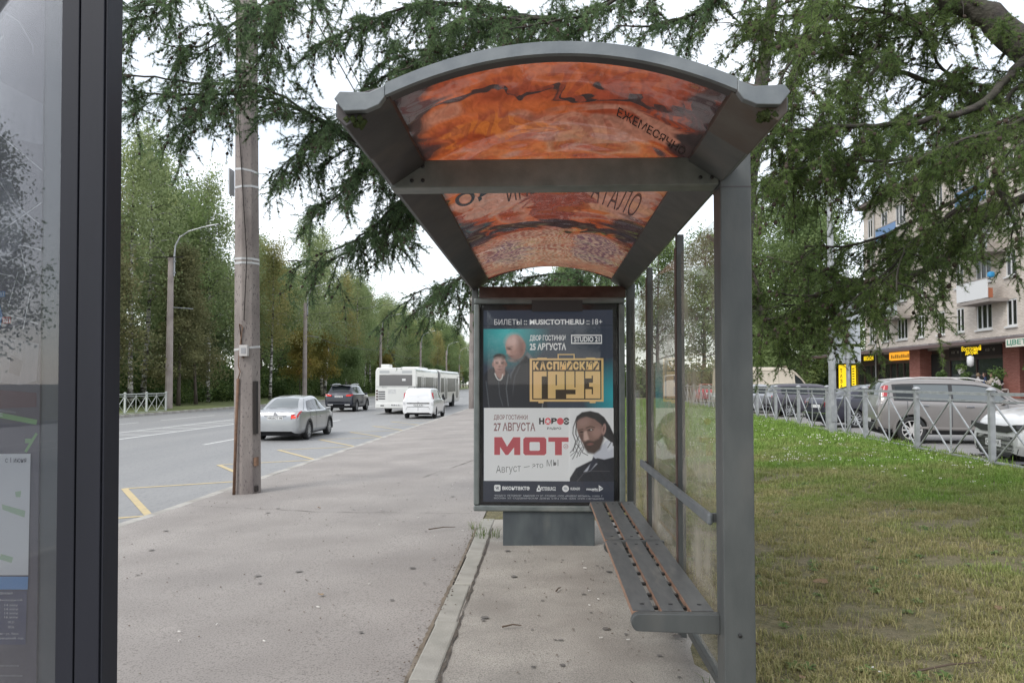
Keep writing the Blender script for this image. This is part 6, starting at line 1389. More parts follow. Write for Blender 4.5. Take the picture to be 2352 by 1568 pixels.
# ================================================================== trees
BOUGHS = {
 'A': [
  (0.15, 0.03, [(4.31, 6.30, 3.78), (3.94, 6.40, 4.25), (3.72, 6.50, 4.56), (3.38, 6.60, 4.84), (2.70, 6.80, 5.35), (2.0, 7.1, 6.0), (1.5, 7.4, 6.9)]),
  (0.045, 0.008, [(4.15, 6.30, 4.28), (3.74, 6.20, 3.99), (3.38, 6.10, 3.66), (2.73, 6.00, 3.50), (2.26, 5.90, 3.46), (1.67, 5.80, 3.39)]),
  (0.035, 0.007, [(4.46, 7.40, 4.10), (3.88, 7.30, 4.26), (3.28, 7.20, 4.39), (2.57, 7.00, 4.56), (1.92, 6.90, 4.71)]),
  (0.03, 0.007, [(4.42, 7.80, 5.28), (3.43, 7.60, 5.08), (2.52, 7.40, 5.02), (1.84, 7.20, 4.98)]),
  (0.03, 0.007, [(3.64, 5.60, 3.21), (3.29, 5.70, 3.00), (3.37, 5.70, 2.79), (3.44, 5.70, 2.57)]),
  (0.05, 0.01, [(4.62, 7.00, 3.28), (4.10, 7.10, 3.08), (3.86, 7.20, 2.80), (3.53, 7.30, 2.54), (3.10, 7.40, 2.46), (2.69, 7.50, 2.56), (2.18, 7.60, 2.74)]),
  (0.045, 0.008, [(1.99, 8.60, 3.05), (2.23, 8.50, 2.59), (2.37, 8.30, 2.17), (2.85, 8.10, 2.15), (3.41, 8.00, 2.27), (3.56, 7.90, 2.38)]),
  (0.025, 0.006, [(4.09, 7.00, 3.37), (3.58, 7.00, 3.08), (3.31, 7.00, 2.95), (2.89, 7.00, 2.77), (2.35, 7.00, 2.73)]),
  (0.025, 0.006, [(4.42, 8.30, 4.85), (3.72, 8.20, 4.03), (3.09, 8.10, 3.68), (2.48, 8.00, 3.52)]),
  (0.022, 0.006, [(3.39, 5.20, 3.32), (3.10, 5.30, 3.21), (2.81, 5.40, 3.16), (2.55, 5.50, 3.01)]),
  (0.022, 0.006, [(3.38, 6.40, 2.92), (3.03, 6.40, 2.64), (2.70, 6.30, 2.34), (2.49, 6.30, 2.17)]),
  (0.022, 0.006, [(2.21, 6.00, 4.28), (1.97, 6.00, 3.98), (1.83, 6.00, 3.60), (1.76, 6.00, 3.19)]),
  (0.02, 0.005, [(2.97, 6.60, 4.32), (2.64, 6.60, 3.95), (2.38, 6.50, 3.47), (2.26, 6.50, 3.07)]),
  (0.02, 0.005, [(3.05, 7.50, 2.50), (2.59, 7.60, 2.35), (2.24, 7.70, 2.41)]),
 ],
 'B': [
  (0.05, 0.008, [(0.00, 9.60, 4.51), (-1.32, 9.20, 4.03), (-2.15, 8.80, 4.30), (-2.52, 8.50, 4.47), (-3.10, 8.40, 4.70), (-3.43, 8.30, 4.70), (-4.07, 8.10, 4.63), (-4.45, 8.00, 4.65)]),
  (0.035, 0.007, [(-0.36, 9.00, 6.69), (-1.76, 8.70, 6.66), (-2.72, 8.50, 6.16), (-3.38, 8.40, 5.62), (-3.88, 8.30, 5.24), (-4.22, 8.20, 5.25)]),
  (0.04, 0.007, [(-0.56, 9.80, 4.47), (-1.58, 9.50, 3.95), (-2.06, 9.20, 3.40), (-2.32, 9.00, 3.15), (-2.58, 8.90, 3.05)]),
  (0.03, 0.006, [(0.06, 9.40, 3.21), (-0.63, 9.20, 2.97), (-1.02, 9.00, 2.73), (-1.27, 8.90, 2.46), (-1.53, 8.80, 2.29)]),
  (0.035, 0.007, [(0.27, 9.20, 5.83), (-0.67, 9.00, 5.96), (-1.47, 8.80, 5.93), (-2.14, 8.60, 5.59), (-2.71, 8.50, 5.25)]),
  (0.03, 0.006, [(-0.27, 9.60, 5.24), (-1.33, 9.30, 5.41), (-1.92, 9.00, 5.14), (-2.33, 8.80, 4.65), (-2.76, 8.70, 4.27), (-2.98, 8.60, 3.89)]),
  (0.03, 0.006, [(0.15, 8.60, 5.64), (-1.00, 8.30, 5.43), (-1.27, 8.20, 5.05), (-1.63, 8.10, 4.82)]),
  (0.03, 0.006, [(1.21, 8.40, 6.02), (0.62, 8.20, 5.54), (0.05, 8.00, 5.31), (-0.45, 7.90, 5.18)]),
  (0.03, 0.006, [(2.10, 8.20, 5.79), (1.60, 8.00, 5.37), (1.13, 7.90, 5.20), (0.76, 7.80, 5.16)]),
  (0.025, 0.005, [(0.82, 9.60, 3.24), (0.48, 9.40, 2.91), (0.05, 9.20, 2.81), (-0.31, 9.10, 2.74)]),
  (0.025, 0.005, [(-1.81, 9.00, 4.51), (-2.20, 8.90, 3.96), (-2.48, 8.80, 3.63), (-2.76, 8.70, 3.51)]),
  (0.025, 0.005, [(-3.89, 8.00, 5.92), (-4.03, 7.90, 5.49), (-4.21, 7.80, 5.35), (-4.35, 7.80, 5.40)]),
  (0.025, 0.005, [(-2.59, 8.10, 6.04), (-2.84, 8.00, 5.42), (-3.02, 8.00, 4.99), (-3.21, 8.00, 4.76)]),
  (0.022, 0.005, [(-3.58, 8.20, 4.68), (-3.82, 8.10, 4.33), (-3.91, 8.10, 4.09)]),
  (0.022, 0.005, [(-1.34, 9.40, 3.98), (-1.70, 9.30, 3.69), (-1.84, 9.20, 3.19)]),
 ],
}
rng = np.random.default_rng(11)
def leaf_quads(centers, n, spread, size, flat=0., squash=(1, 1, 1)):
    """little leaf faces scattered round the cluster centres"""
    C = np.repeat(np.asarray(centers), n, axis=0); N = len(C)
    C = C + rng.normal(0, 1, (N, 3)) * np.asarray(spread) * np.asarray(squash)
    a = rng.normal(0, 1, (N, 3)); a[:, 2] -= flat; a /= np.linalg.norm(a, axis=1)[:, None]
    b = rng.normal(0, 1, (N, 3)); b -= (a * b).sum(1)[:, None] * a; b /= np.linalg.norm(b, axis=1)[:, None]
    s = rng.uniform(.6, 1.2, (N, 1)) * size; a = a * s; b = b * s * .55
    V = np.stack([C - a, C + b, C + a, C - b], axis=1).reshape(-1, 3)
    F = np.arange(4 * N).reshape(N, 4); return V, F
def quads_mesh(name, V, F, mat):
    me = bpy.data.meshes.new(name); me.vertices.add(len(V)); me.vertices.foreach_set('co', V.astype(np.float32).ravel())
    me.loops.add(F.size); me.loops.foreach_set('vertex_index', F.astype(np.int32).ravel()); me.polygons.add(len(F))
    me.polygons.foreach_set('loop_start', np.arange(0, F.size, F.shape[1], dtype=np.int32))
    me.materials.append(mat); me.update(); me.validate(); return me
def birch_bark():
    m, t, p, o = _new('birch_bark'); N = t.nodes.new; K = t.links.new
    tcn = N('ShaderNodeTexCoord'); mp = N('ShaderNodeMapping'); mp.inputs['Scale'].default_value = (1.2, 1.2, 4.5); K(tcn.outputs['Object'], mp.inputs[0])
    n = N('ShaderNodeTexNoise'); n.inputs['Scale'].default_value = 1.6; n.inputs['Detail'].default_value = 4; K(mp.outputs[0], n.inputs['Vector'])
    r = N('ShaderNodeValToRGB'); r.color_ramp.elements[0].position = .46; r.color_ramp.elements[0].color = (.06, .055, .05, 1); r.color_ramp.elements[1].position = .54; r.color_ramp.elements[1].color = (.52, .50, .47, 1)
    K(n.outputs['Fac'], r.inputs[0]); K(r.outputs[0], p.inputs['Base Color']); p.inputs['Roughness'].default_value = .85; return m
m_birch = birch_bark(); m_bark = M('tree_bark', (.075, .06, .05), .95, col2=(.13, .105, .09), scale=5, stretch=(1, 1, .3), bump=.8, bscale=14, bdist=.03)
lf_birch = leaf_mat('birch_leaves', (.19, .24, .11), (.36, .42, .20), .45, .6, (.40, .36, .15), .45); lf_birch2 = leaf_mat('birch_leaves_yellowing', (.24, .245, .095), (.45, .41, .17), .45, .6, (.50, .33, .10), .5)  # wood leaf colours paled and greyed in place of distance haze
lf_con = leaf_mat('conifer_needles', (.11, .155, .085), (.25, .30, .145), .35, .6, None, .5); lf_con2 = leaf_mat('browning_needles', (.135, .15, .07), (.28, .26, .125), .35, .7, None, .5)
lf_map = leaf_mat('maple_leaves', (.14, .15, .035), (.30, .235, .06), .35, .6, (.38, .17, .05), .7); lf_broad = leaf_mat('broad_leaves', (.125, .185, .075), (.28, .36, .145), .4, .6, None, .5)
def tree_proto(kind, seed, H):
    global rng
    rng = np.random.default_rng(seed); rd = random.Random(seed)
    mb = MB(); cen = []; bend = [(rd.uniform(-.5, .5), rd.uniform(-.5, .5)) for _ in range(2)]
    r0 = {'birch': .15, 'conifer': .19, 'maple': .10, 'broad': .24}[kind] * H / 17
    def axis(t): return Vector((bend[0][0] * math.sin(t * 2.2) + bend[1][0] * t * t, bend[0][1] * math.sin(t * 2.2) + bend[1][1] * t * t, H * t))
    mb.tube([axis(k / 10) for k in range(11)], [r0 * (1.25 if k == 0 else 1) * (1 - .9 * k / 10) + .01 for k in range(11)], 8)
    nl = {'birch': 34, 'conifer': 46, 'maple': 24, 'broad': 42}[kind]; lo = {'birch': .36, 'conifer': .20, 'maple': .28, 'broad': .24}[kind]
    for i in range(nl):
        t = lo + (1 - lo) * (i + rd.random()) / nl * .98; p0 = axis(t); a = rd.uniform(0, 6.283); q = (t - lo) / (1 - lo)
        if kind == 'birch': ln = H * .17 * (1 - .75 * q) * rd.uniform(.7, 1.2) * (1 if q > .12 else .6); up = rd.uniform(.5, 1.0); droop = .9
        elif kind == 'conifer': ln = H * .20 * (1 - .88 * q) * rd.uniform(.75, 1.2); up = rd.uniform(-.05, .25); droop = .35
        elif kind == 'maple': ln = H * .28 * (1 - .6 * q) * rd.uniform(.7, 1.1); up = rd.uniform(.3, .8); droop = .2
        else: ln = H * .23 * (1 - .65 * q * q) * rd.uniform(.7, 1.15); up = rd.uniform(.35, .9); droop = .25
        P = []; ns = 6
        for k in range(ns + 1):
            s = k / ns; P.append(p0 + Vector((math.cos(a) * ln * s, math.sin(a) * ln * s, ln * (up * s - droop * s * s))) + Vector((rd.uniform(-1, 1), rd.uniform(-1, 1), rd.uniform(-1, 1))) * .06 * ln * s)
        mb.tube(P, [max(.012, r0 * .32 * (1 - q * .6) * (1 - k / ns) + .008) for k in range(ns + 1)], 5)
        for k in range(2, ns + 1):
            m = {'birch': 2, 'conifer': 2, 'maple': 3, 'broad': 3}[kind]
            for _ in range(m): cen.append(P[k] + Vector((rd.gauss(0, .28), rd.gauss(0, .28), rd.gauss(0, .25))) * (H / 17 + .3) - Vector((0, 0, .35 if kind == 'birch' else 0)))
    sp = {'birch': (.34, .34, .50), 'conifer': (.42, .42, .20), 'maple': (.34, .34, .26), 'broad': (.46, .46, .36)}[kind]
    sz = {'birch': .105, 'conifer': .11, 'maple': .10, 'broad': .125}[kind]; npl = {'birch': 28, 'conifer': 34, 'maple': 28, 'broad': 24}[kind]
    V, F = leaf_quads([tuple(c) for c in cen], npl, np.array(sp), sz, .6 if kind == 'birch' else 0.)
    return mb, V, F
def make_tree(name, kind, seed, H, bark, leaf):
    mb, V, F = tree_proto(kind, seed, H)
    return (name, mb.mesh('trunk', bark, True), quads_mesh('crown', V, F, leaf))
T_b1 = make_tree('birch_tree', 'birch', 1, 18, m_birch, lf_birch); T_b2 = make_tree('birch_tree', 'birch', 2, 17, m_birch, lf_birch); T_b3 = make_tree('birch_tree', 'birch', 3, 16, m_birch, lf_birch2)
T_c1 = make_tree('larch_tree', 'conifer', 4, 17, m_bark, lf_con); T_c2 = make_tree('spruce_tree', 'conifer', 5, 13, m_bark, lf_con2); T_m1 = make_tree('maple_tree', 'maple', 6, 7, m_bark, lf_map); T_m2 = make_tree('maple_tree', 'maple', 8, 5.5, m_bark, lf_broad)
T_d1 = make_tree('broadleaf_tree', 'broad', 9, 17, m_bark, lf_broad); T_d2 = make_tree('broadleaf_tree', 'broad', 10, 16, m_bark, lf_broad); T_bd = (T_b3[0], make_tree('b', 'birch', 12, 17, m_birch, lf_con)[1], make_tree('b', 'birch', 12, 17, m_birch, lf_birch)[2])
def put_tree(T, x, y, label, group, s=1., z=-.1, rz=None, cat='tree'):
    t = empty(T[0], (x, y, z), random.uniform(0, 6.28) if rz is None else rz, label, cat, group); t.scale = (s * random.uniform(.95, 1.05), s * random.uniform(.95, 1.05), s)
    for nm, me in (('trunk', T[1]), ('crown', T[2])):
        o = bpy.data.objects.new(nm, me); COL.objects.link(o); o.parent = t
    return t
LBL = {'birch_tree': 'slender white trunked birch in the wood across the road', 'larch_tree': 'tall dark larch in the wood across the road', 'spruce_tree': 'browning conifer among the trees across the road', 'maple_tree': 'low maple at the edge of the wood across the road', 'broadleaf_tree': 'leafy green tree in the wood across the road'}
rt = random.Random(5)
def wood(T, x, y, s=1., lab=None): put_tree(T, x, y, lab or LBL[T[0]], 'trees of the wood across the road', s, -.05)
# front of the wood
for (T, x, y, s, lab) in ((T_c1, -27.5, 40.5, .95, 'dark larch standing behind the start of the roadside railing'), (T_c2, -25.2, 43.5, 1.0, 'brownish conifer just behind the end of the roadside railing'), (T_b2, -27.0, 49.2, 1.05, 'tall birch rising behind the lamp at the railing end'),
                          (T_c2, -25.4, 52.5, .85, 'brownish conifer on the verge just past the lamp at the railing end'), (T_b1, -28.5, 53.5, 1.12, 'tall full birch behind the brownish conifers'), (T_c2, -26.0, 56.5, .80, 'smaller brownish conifer nearest the concrete kerb pole'), (T_d1, -29.5, 59.5, 1.1, 'broad green tree behind the weathered concrete pole'), (T_bd, -27.8, 62.5, 1.12, 'dark stemmed birch behind the weathered concrete pole'), (T_c1, -30.5, 66.5, 1.1, 'dark larch set back behind the silver saloon'),
                          (T_b3, -25.8, 71.5, .95, 'yellowing birch just before the lamp behind the dark suv'), (T_b1, -27.6, 69.0, .9, 'green birch behind the yellowing birch'), (T_b2, -28.6, 75.5, 1.0, 'birch directly behind the lamp beyond the dark suv'), (T_m1, -25.0, 78.0, .95, 'low orange tinged maple just past the lamp beyond the dark suv'), (T_b1, -26.3, 83.0, 1.08, 'birch between the two low maples'), (T_m1, -25.2, 87.0, 1.0, 'low orange tinged maple above the dark suv roof'), (T_b1, -26.5, 91.0, 1.12, 'birch just beyond the second low maple'), (T_b2, -27.4, 95.0, 1.1, 'tall birch before the rear of the bus'), (T_m2, -25.2, 97, 1.05, 'low green maple before the rear of the bus'), (T_b3, -26.2, 101.0, 1.05, 'yellowing birch above the rear of the bus'), (T_b2, -25.8, 105, 1.0, 'birch just before the lamp above the bus')):
    wood(T, x, y, s, lab)
y = 109.
while y < 270:
    wood(rt.choice((T_b1, T_b2, T_b3, T_b1, T_d1)), rt.uniform(-28.5, -25.8), y, rt.uniform(.85, 1.05)); 
    if rt.random() < .4: wood(rt.choice((T_m1, T_m2)), rt.uniform(-25.8, -24.6), y + 2, rt.uniform(.8, 1.1))
    y += rt.uniform(3.6, 5.6)
y = 44.
while y < 250:
    wood(rt.choice((T_c1, T_d1, T_d2, T_b1, T_b2) if y < 75 else (T_b1, T_b2, T_d2, T_b3, T_d1)), rt.uniform(-34, -31), y, rt.uniform(.85, 1.05)); y += rt.uniform(4.5, 6.5)
y = 50.
while y < 200:
    wood(rt.choice((T_d1, T_d2, T_c1, T_d2)), rt.uniform(-41, -37), y, rt.uniform(.85, 1.0)); y += rt.uniform(5, 7)
# undergrowth: one mass of shrubs behind the trunks
pr = []
for sd in range(3):
    rng = np.random.default_rng(40 + sd); cs = rng.normal(0, 1, (26, 3)) * (.5, .5, .42) + (0, 0, .75); V, F = leaf_quads(cs, 12, np.array((.2, .2, .18)), .095); q = MB(); q.v = [tuple(v) for v in V]; q.f = [tuple(int(k) for k in f) for f in F]; q.mi = [0] * len(q.f); pr.append(q)
pts = []; scl = []
for k in range(1500):
    y = 36 + 190 * (k / 1500) ** 1.2; x = -27 - abs(rt.gauss(0, 6)) - rt.uniform(0, 3); pts.append((x, y, .0)); scl.append(rt.uniform(.7, 1.9) * (1.3 if x < -31 else .8))
real = MB(); real.poly([(-45, 40, -.3), (-44, 40, -.3), (-44, 41, -.3)])
ug = scatter('undergrowth', pr, pts, [(0, 0, rt.uniform(0, 6.28)) for _ in pts], scl, [leaf_mat('shrub_leaves', (.045, .085, .025), (.16, .22, .07), .35)], None, real); ug['kind'] = 'stuff'
pts = [(rt.uniform(2, 32), rt.uniform(70, 84), 0) for k in range(260)]
real = MB(); real.poly([(20, 75, -.3), (20.1, 75, -.3), (20, 75.1, -.3)])
hd = scatter('hedge', pr, pts, [(0, 0, rt.uniform(0, 6.28)) for _ in pts], [rt.uniform(1.2, 2.4) for _ in pts], [MATS['shrub_leaves']], None, real); hd['kind'] = 'stuff'
# trees at the far end of the parking lot
for (T, x, y, s) in ((T_d1, 19.5, 72, 1.05), (T_d2, 23.5, 70, 1.1), (T_d1, 27.0, 74, 1.1), (T_d2, 16., 78, 1.), (T_d1, 12.5, 86, 1.), (T_d2, 8, 92, 1.), (T_d1, 4., 100, 1.), (T_d2, 31, 66, 1.05), (T_d1, 21, 82, 1.15), (T_d2, 25, 80, 1.2), (T_d2, 1, 112, 1.)):
    put_tree(T, x, y, 'leafy green tree beyond the far end of the parking lot', 'trees beyond the parking lot', s, 0)
for (x, y) in ((18.2, 68), (20.5, 67), (22.8, 67.5), (16.5, 70), (25, 67)): put_tree(T_m2, x, y, 'low green tree beyond the far end of the parking lot', 'low trees beyond the parking lot', 1.15, 0)
# trees behind the stop, mirrored in its glass
for (T, x, y, s) in ((T_d1, -15.5, -16.5, .50), (T_d2, -4., -36, .75), (T_d1, 4.5, -35, .7), (T_d2, 15, -30, .7)):
    put_tree(T, x, y, 'leafy tree behind the stop on the lawn side' if x > 0 else 'leafy tree behind the stop near the pavement', 'trees behind the stop', s, 0)

# ------------------------------------------------------------------ the two larches over the shelter
nm1 = leaf_mat('larch_needles', (.095, .155, .052), (.235, .32, .105), .55, .55); nm2 = leaf_mat('larch_needles_bluish', (.10, .17, .09), (.24, .345, .155), .55, .55); m_twig = M('larch_twig', (.025, .02, .017), .9, col2=(.045, .037, .03), scale=30); m_lbark = M('larch_bark', (.032, .027, .024), .95, col2=(.07, .058, .05), scale=12, bump=1., bscale=30, bdist=.02, col3=(.06, .058, .042), scale3=5); m_cone = M('larch_cone', (.05, .035, .025), .9)
def spray(seed, ln):
    """one hanging shoot: a few bare stems set all round with needle tufts, now and then a cone"""
    rd = random.Random(seed); q = MB(); stems = []
    def path(p, d, l, n, droop):
        P = [p.copy()]; d = d.copy()
        for k in range(n):
            d = (d + Vector((rd.uniform(-.14, .14), rd.uniform(-.14, .14), -droop))).normalized(); p = p + d * l / n; P.append(p.copy())
        return P
    main = path(Vector((0, 0, 0)), Vector((rd.uniform(-.3, .3), rd.uniform(-.3, .3), -1)).normalized(), ln, 6, .05); stems.append(main)
    for k in range(3):
        i = rd.randint(0, 4); a = rd.uniform(0, 6.28); d = (main[i + 1] - main[i]).normalized() * .6 + Vector((math.cos(a), math.sin(a), .15)); stems.append(path(main[i], d.normalized(), rd.uniform(.3, .6) * ln, 4, .10))
    q.cur = 1
    for st in stems: q.tube(st, [.0034 * (1 - .6 * k / len(st)) for k in range(len(st))], 3, False)
    q.cur = 0
    for st in stems:
        for a, b in zip(st[:-1], st[1:]):
            n = max(1, int((b - a).length / .0165)); ax = (b - a).normalized(); x = ax.orthogonal().normalized(); y_ = ax.cross(x)
            for k in range(n):
                p = a + (b - a) * (k + rd.random()) / n; w = rd.uniform(0, 6.28); base = x * math.cos(w) + y_ * math.sin(w)
                for _ in range(13):
                    d = (base * rd.uniform(.3, .9) + ax * rd.uniform(.1, .9) + Vector((rd.gauss(0, .5), rd.gauss(0, .5), rd.gauss(0, .5)))).normalized(); l = rd.uniform(.026, .046); s_ = d.orthogonal().normalized() * .00175
                    q.poly([p - s_, p + s_, p + d * l])
    q.cur = 2
    for k in range(rd.choice((0, 0, 1, 1, 2))):
        c = rd.choice(main); q.lathe([(.004, -.018), (.014, -.010), (.015, .005), (.006, .018)], 6, tuple(c + Vector((.010, .004, 0))))
    q.cur = 0
    return q
sprays = [spray(60 + i, (.20, .25, .30, .22, .28, .17)[i]) for i in range(6)]
def larch(key, loc, label, lat_step, dens, trunk_pts, trunk_r, seed, hang=.9, extra=1):
    rd = random.Random(seed); t = empty('larch_tree', loc, 0, label, 'tree'); off = -t.location
    mb = MB(); mb.tube(trunk_pts, trunk_r, 14); o = mb.build('trunk', m_lbark, t, smooth=True); o.location = off
    pts = []; rots = []; scl = []; tw = MB(); tw.cur = 1
    def hangspray(p, d, s=1.):
        d = (d * rd.uniform(.2, .9) + Vector((rd.gauss(0, .3), rd.gauss(0, .3), -hang))).normalized()
        e = d.to_track_quat('-Z', 'Y').to_euler(); pts.append(tuple(p)); q = e.to_quaternion() @ Euler((0, 0, rd.uniform(0, 6.28))).to_quaternion(); e = q.to_euler(); rots.append((e.x, e.y, e.z)); scl.append(s * rd.uniform(.7, 1.2))
    allb = list(BOUGHS[key])
    for (r0, r1, bp) in BOUGHS[key]:
        for rep in range(extra):
            o_ = Vector((rd.uniform(-.35, .35), rd.uniform(-.5, .5), rd.uniform(-.30, .35))); n_ = len(bp)
            if r0 < .1 and (key == 'B' or sum(p[0] for p in bp) / len(bp) < 3.1 or sum(p[2] for p in bp) / len(bp) > 3.3): allb.append((r0 * .5, r1, [tuple(Vector(p) + o_ * (.25 + .75 * i / (n_ - 1)) + Vector((rd.gauss(0, .07), rd.gauss(0, .07), rd.gauss(0, .07)))) for i, p in enumerate(bp)]))
    for bi, (r0, r1, bp) in enumerate(allb):
        B = [Vector(p) for p in bp]; S = []
        for i in range(len(B) - 1):
            g = lambda k: B[min(max(k, 0), len(B) - 1)]; n = max(2, int((B[i + 1] - B[i]).length / .09))
            for k in range(n): S.append(cr(g(i - 1), g(i), g(i + 1), g(i + 2), k / n) + Vector((rd.gauss(0, 1), rd.gauss(0, 1), rd.gauss(0, 1))) * .008)
        S.append(B[-1]); m = len(S)
        mb = MB(); mb.tube(S, [r0 + (r1 - r0) * (k / m) ** .8 for k in range(m)], 8); o = mb.build('bough', m_lbark, t, smooth=True); o.location = off
        acc = 0; side = 1; tot = sum((S[k + 1] - S[k]).length for k in range(m - 1)); run = 0
        for k in range(m - 1):
            sl = (S[k + 1] - S[k]).length; acc += sl; run += sl; d = (S[k + 1] - S[k]).normalized()
            if rd.random() < sl / .12 * dens: hangspray(S[k], d)
            if acc > lat_step * rd.uniform(.7, 1.3):
                acc = 0; side = -side; f = 1 - run / tot
                lt = d.cross(Vector((0, 0, 1))).normalized() * side; L_ = rd.uniform(.35, .95) * (.5 + .6 * f); dd = (lt * rd.uniform(.4, 1.) + d * rd.uniform(.2, .9) + Vector((0, 0, rd.uniform(-.5, .3)))).normalized(); p = S[k].copy(); P = [p.copy()]; n = 8
                for q in range(n):
                    dd = (dd + Vector((rd.gauss(0, .10), rd.gauss(0, .10), -.04 + rd.gauss(0, .06)))).normalized(); p = p + dd * L_ / n; P.append(p.copy())
                    c = L_ / n / .062 * dens
                    for _ in range(int(c) + (rd.random() < c % 1)): hangspray(p + dd * rd.uniform(-.5, .5) * L_ / n, dd)
                hangspray(p, dd * 2, .9); tw.tube(P, [.007 * (1 - .75 * q / n) for q in range(n + 1)], 4, False)
                if rd.random() < .6:
                    i0 = rd.randint(2, 5); d2 = ((P[i0 + 1] - P[i0]).normalized() + lt.cross(Vector((0, 0, 1))) * rd.uniform(-.9, .9) + Vector((0, 0, -.6))).normalized(); p = P[i0].copy(); P2 = [p.copy()]
                    for q in range(5):
                        d2 = (d2 + Vector((rd.gauss(0, .12), rd.gauss(0, .12), -.12))).normalized(); p = p + d2 * .09; P2.append(p.copy())
                        if rd.random() < dens: hangspray(p, d2)
                    tw.tube(P2, [.005 * (1 - .7 * q / 5) for q in range(6)], 4, False)
    c = scatter('crown', sprays, pts, rots, scl, [nm1 if key == 'A' else nm2, m_twig, m_cone], t, tw); c.location = off; c['kind'] = 'stuff'
    print('larch', key, len(pts)); return t
larch('A', (5.6, 6.6, .1), 'old larch with thick limb hanging its boughs beside the shelter on the lawn', .135, .78, [(5.9, 6.8, -.1), (5.7, 6.7, 1.5), (5.3, 6.5, 3.0), (4.85, 6.35, 3.5), (4.31, 6.30, 3.78)], [.34, .27, .23, .19, .152], 3, .36, 1)
larch('B', (2.75, 11.2, .03), 'larch standing behind the shelter spreading boughs over pavement and road', .145, .98, [(2.75, 11.2, -.1), (2.74, 11.15, 2.5), (2.95, 11.1, 4.5), (3.4, 11.2, 7.5), (3.6, 11.3, 12)], [.20, .17, .12, .07, .04], 4, .36, 1)
# ================================================================== grass, weeds and litter
def tuft(seed, n, h, spread, w):
    rd = random.Random(seed); q = MB()
    for k in range(n):
        a = rd.uniform(0, 6.28); r_ = spread * math.sqrt(rd.random()); p = Vector((r_ * math.cos(a), r_ * math.sin(a), -.004)); hh = h * rd.uniform(.5, 1.15)
        b = rd.uniform(0, 6.28); ld = Vector((math.cos(b), math.sin(b), 0)); ln = rd.uniform(.2, 1.1) * hh; s_ = Vector((-ld.y, ld.x, 0)) * w / 2
        m1 = p + ld * ln * .35 + Vector((0, 0, hh * .62)); m2 = p + ld * ln + Vector((0, 0, hh * (.95 if ln < hh * .7 else .7)))
        q.poly([p - s_, p + s_, m1 + s_ * .75, m1 - s_ * .75]); q.poly([m1 - s_ * .75, m1 + s_ * .75, m2])
    return q
def grass_mat(name, c1, c2, dry, dlo, dhi):
    m, t, p, o = _new(name); N = t.nodes.new; K = t.links.new
    geo = N('ShaderNodeNewGeometry'); oi = N('ShaderNodeObjectInfo')
    r = N('ShaderNodeValToRGB'); r.color_ramp.elements[0].color = c4(c1); r.color_ramp.elements[1].color = c4(c2)
    av = N('ShaderNodeMath'); av.operation = 'MULTIPLY_ADD'; av.inputs[1].default_value = .5; K(geo.outputs['Random Per Island'], av.inputs[0]); hf = N('ShaderNodeMath'); hf.operation = 'MULTIPLY'; hf.inputs[1].default_value = .5; K(oi.outputs['Random'], hf.inputs[0]); K(hf.outputs[0], av.inputs[2]); K(av.outputs[0], r.inputs[0])
    n = N('ShaderNodeTexNoise'); n.inputs['Scale'].default_value = .9; n.inputs['Detail'].default_value = 5; K(geo.outputs['Position'], n.inputs['Vector'])
    sp = N('ShaderNodeSeparateXYZ'); K(geo.outputs['Position'], sp.inputs[0])
    # turf dries towards the stop; lush railing band also painted brighter as less shaded
    mr = N('ShaderNodeMapRange'); mr.inputs['From Min'].default_value = dlo; mr.inputs['From Max'].default_value = dhi; mr.inputs['To Min'].default_value = 1.1; mr.inputs['To Max'].default_value = -.25; mr.clamp = False
    dd = N('ShaderNodeMath'); dd.operation = 'MULTIPLY_ADD'; dd.inputs[1].default_value = .42; K(sp.outputs['Y'], dd.inputs[0]); K(sp.outputs['X'], dd.inputs[2]); K(dd.outputs[0], mr.inputs[0])
    ad_ = N('ShaderNodeMath'); ad_.operation = 'ADD'; K(mr.outputs[0], ad_.inputs[0]); ns = N('ShaderNodeMapRange'); ns.inputs['From Min'].default_value = .3; ns.inputs['From Max'].default_value = .7; ns.inputs['To Min'].default_value = -.6; ns.inputs['To Max'].default_value = .6; K(n.outputs['Fac'], ns.inputs[0]); K(ns.outputs[0], ad_.inputs[1])
    cl = N('ShaderNodeClamp'); K(ad_.outputs[0], cl.inputs[0])
    mx = N('ShaderNodeMix'); mx.data_type = 'RGBA'; K(cl.outputs[0], mx.inputs['Factor']); K(r.outputs[0], mx.inputs['A'])
    r2 = N('ShaderNodeValToRGB'); r2.color_ramp.elements[0].color = c4(dry[0]); r2.color_ramp.elements[1].color = c4(dry[1]); K(av.outputs[0], r2.inputs[0]); K(r2.outputs[0], mx.inputs['B'])
    K(mx.outputs['Result'], p.inputs['Base Color']); p.inputs['Roughness'].default_value = .6; p.inputs['Specular IOR Level'].default_value = .2
    tl = N('ShaderNodeBsdfTranslucent'); K(mx.outputs['Result'], tl.inputs[0]); ms = N('ShaderNodeMixShader'); ms.inputs[0].default_value = .3; K(p.outputs[0], ms.inputs[1]); K(tl.outputs[0], ms.inputs[2]); K(ms.outputs[0], o.inputs[0]); return m
m_grass = grass_mat('lawn_grass', (.12, .21, .035), (.27, .40, .085), ((.17, .195, .06), (.48, .405, .21)), 4.6, 14.0)
m_clover = M('clover_white', (.62, .60, .52), .8)
tf = [tuft(80 + i, (15, 13, 11, 15, 12)[i], (.035, .055, .075, .03, .05)[i], .06, .0058) for i in range(5)]
q = tuft(90, 10, .05, .05, .004); q.cur = 1
for k in range(2):
    x, y = random.uniform(-.04, .04), random.uniform(-.04, .04); q.lathe([(.002, .04), (.007, .046), (.006, .052), (.002, .055)], 6, (x, y, random.uniform(-.01, .015)))
rg = random.Random(21); pts = []; scl = []; cp = []; cs_ = []
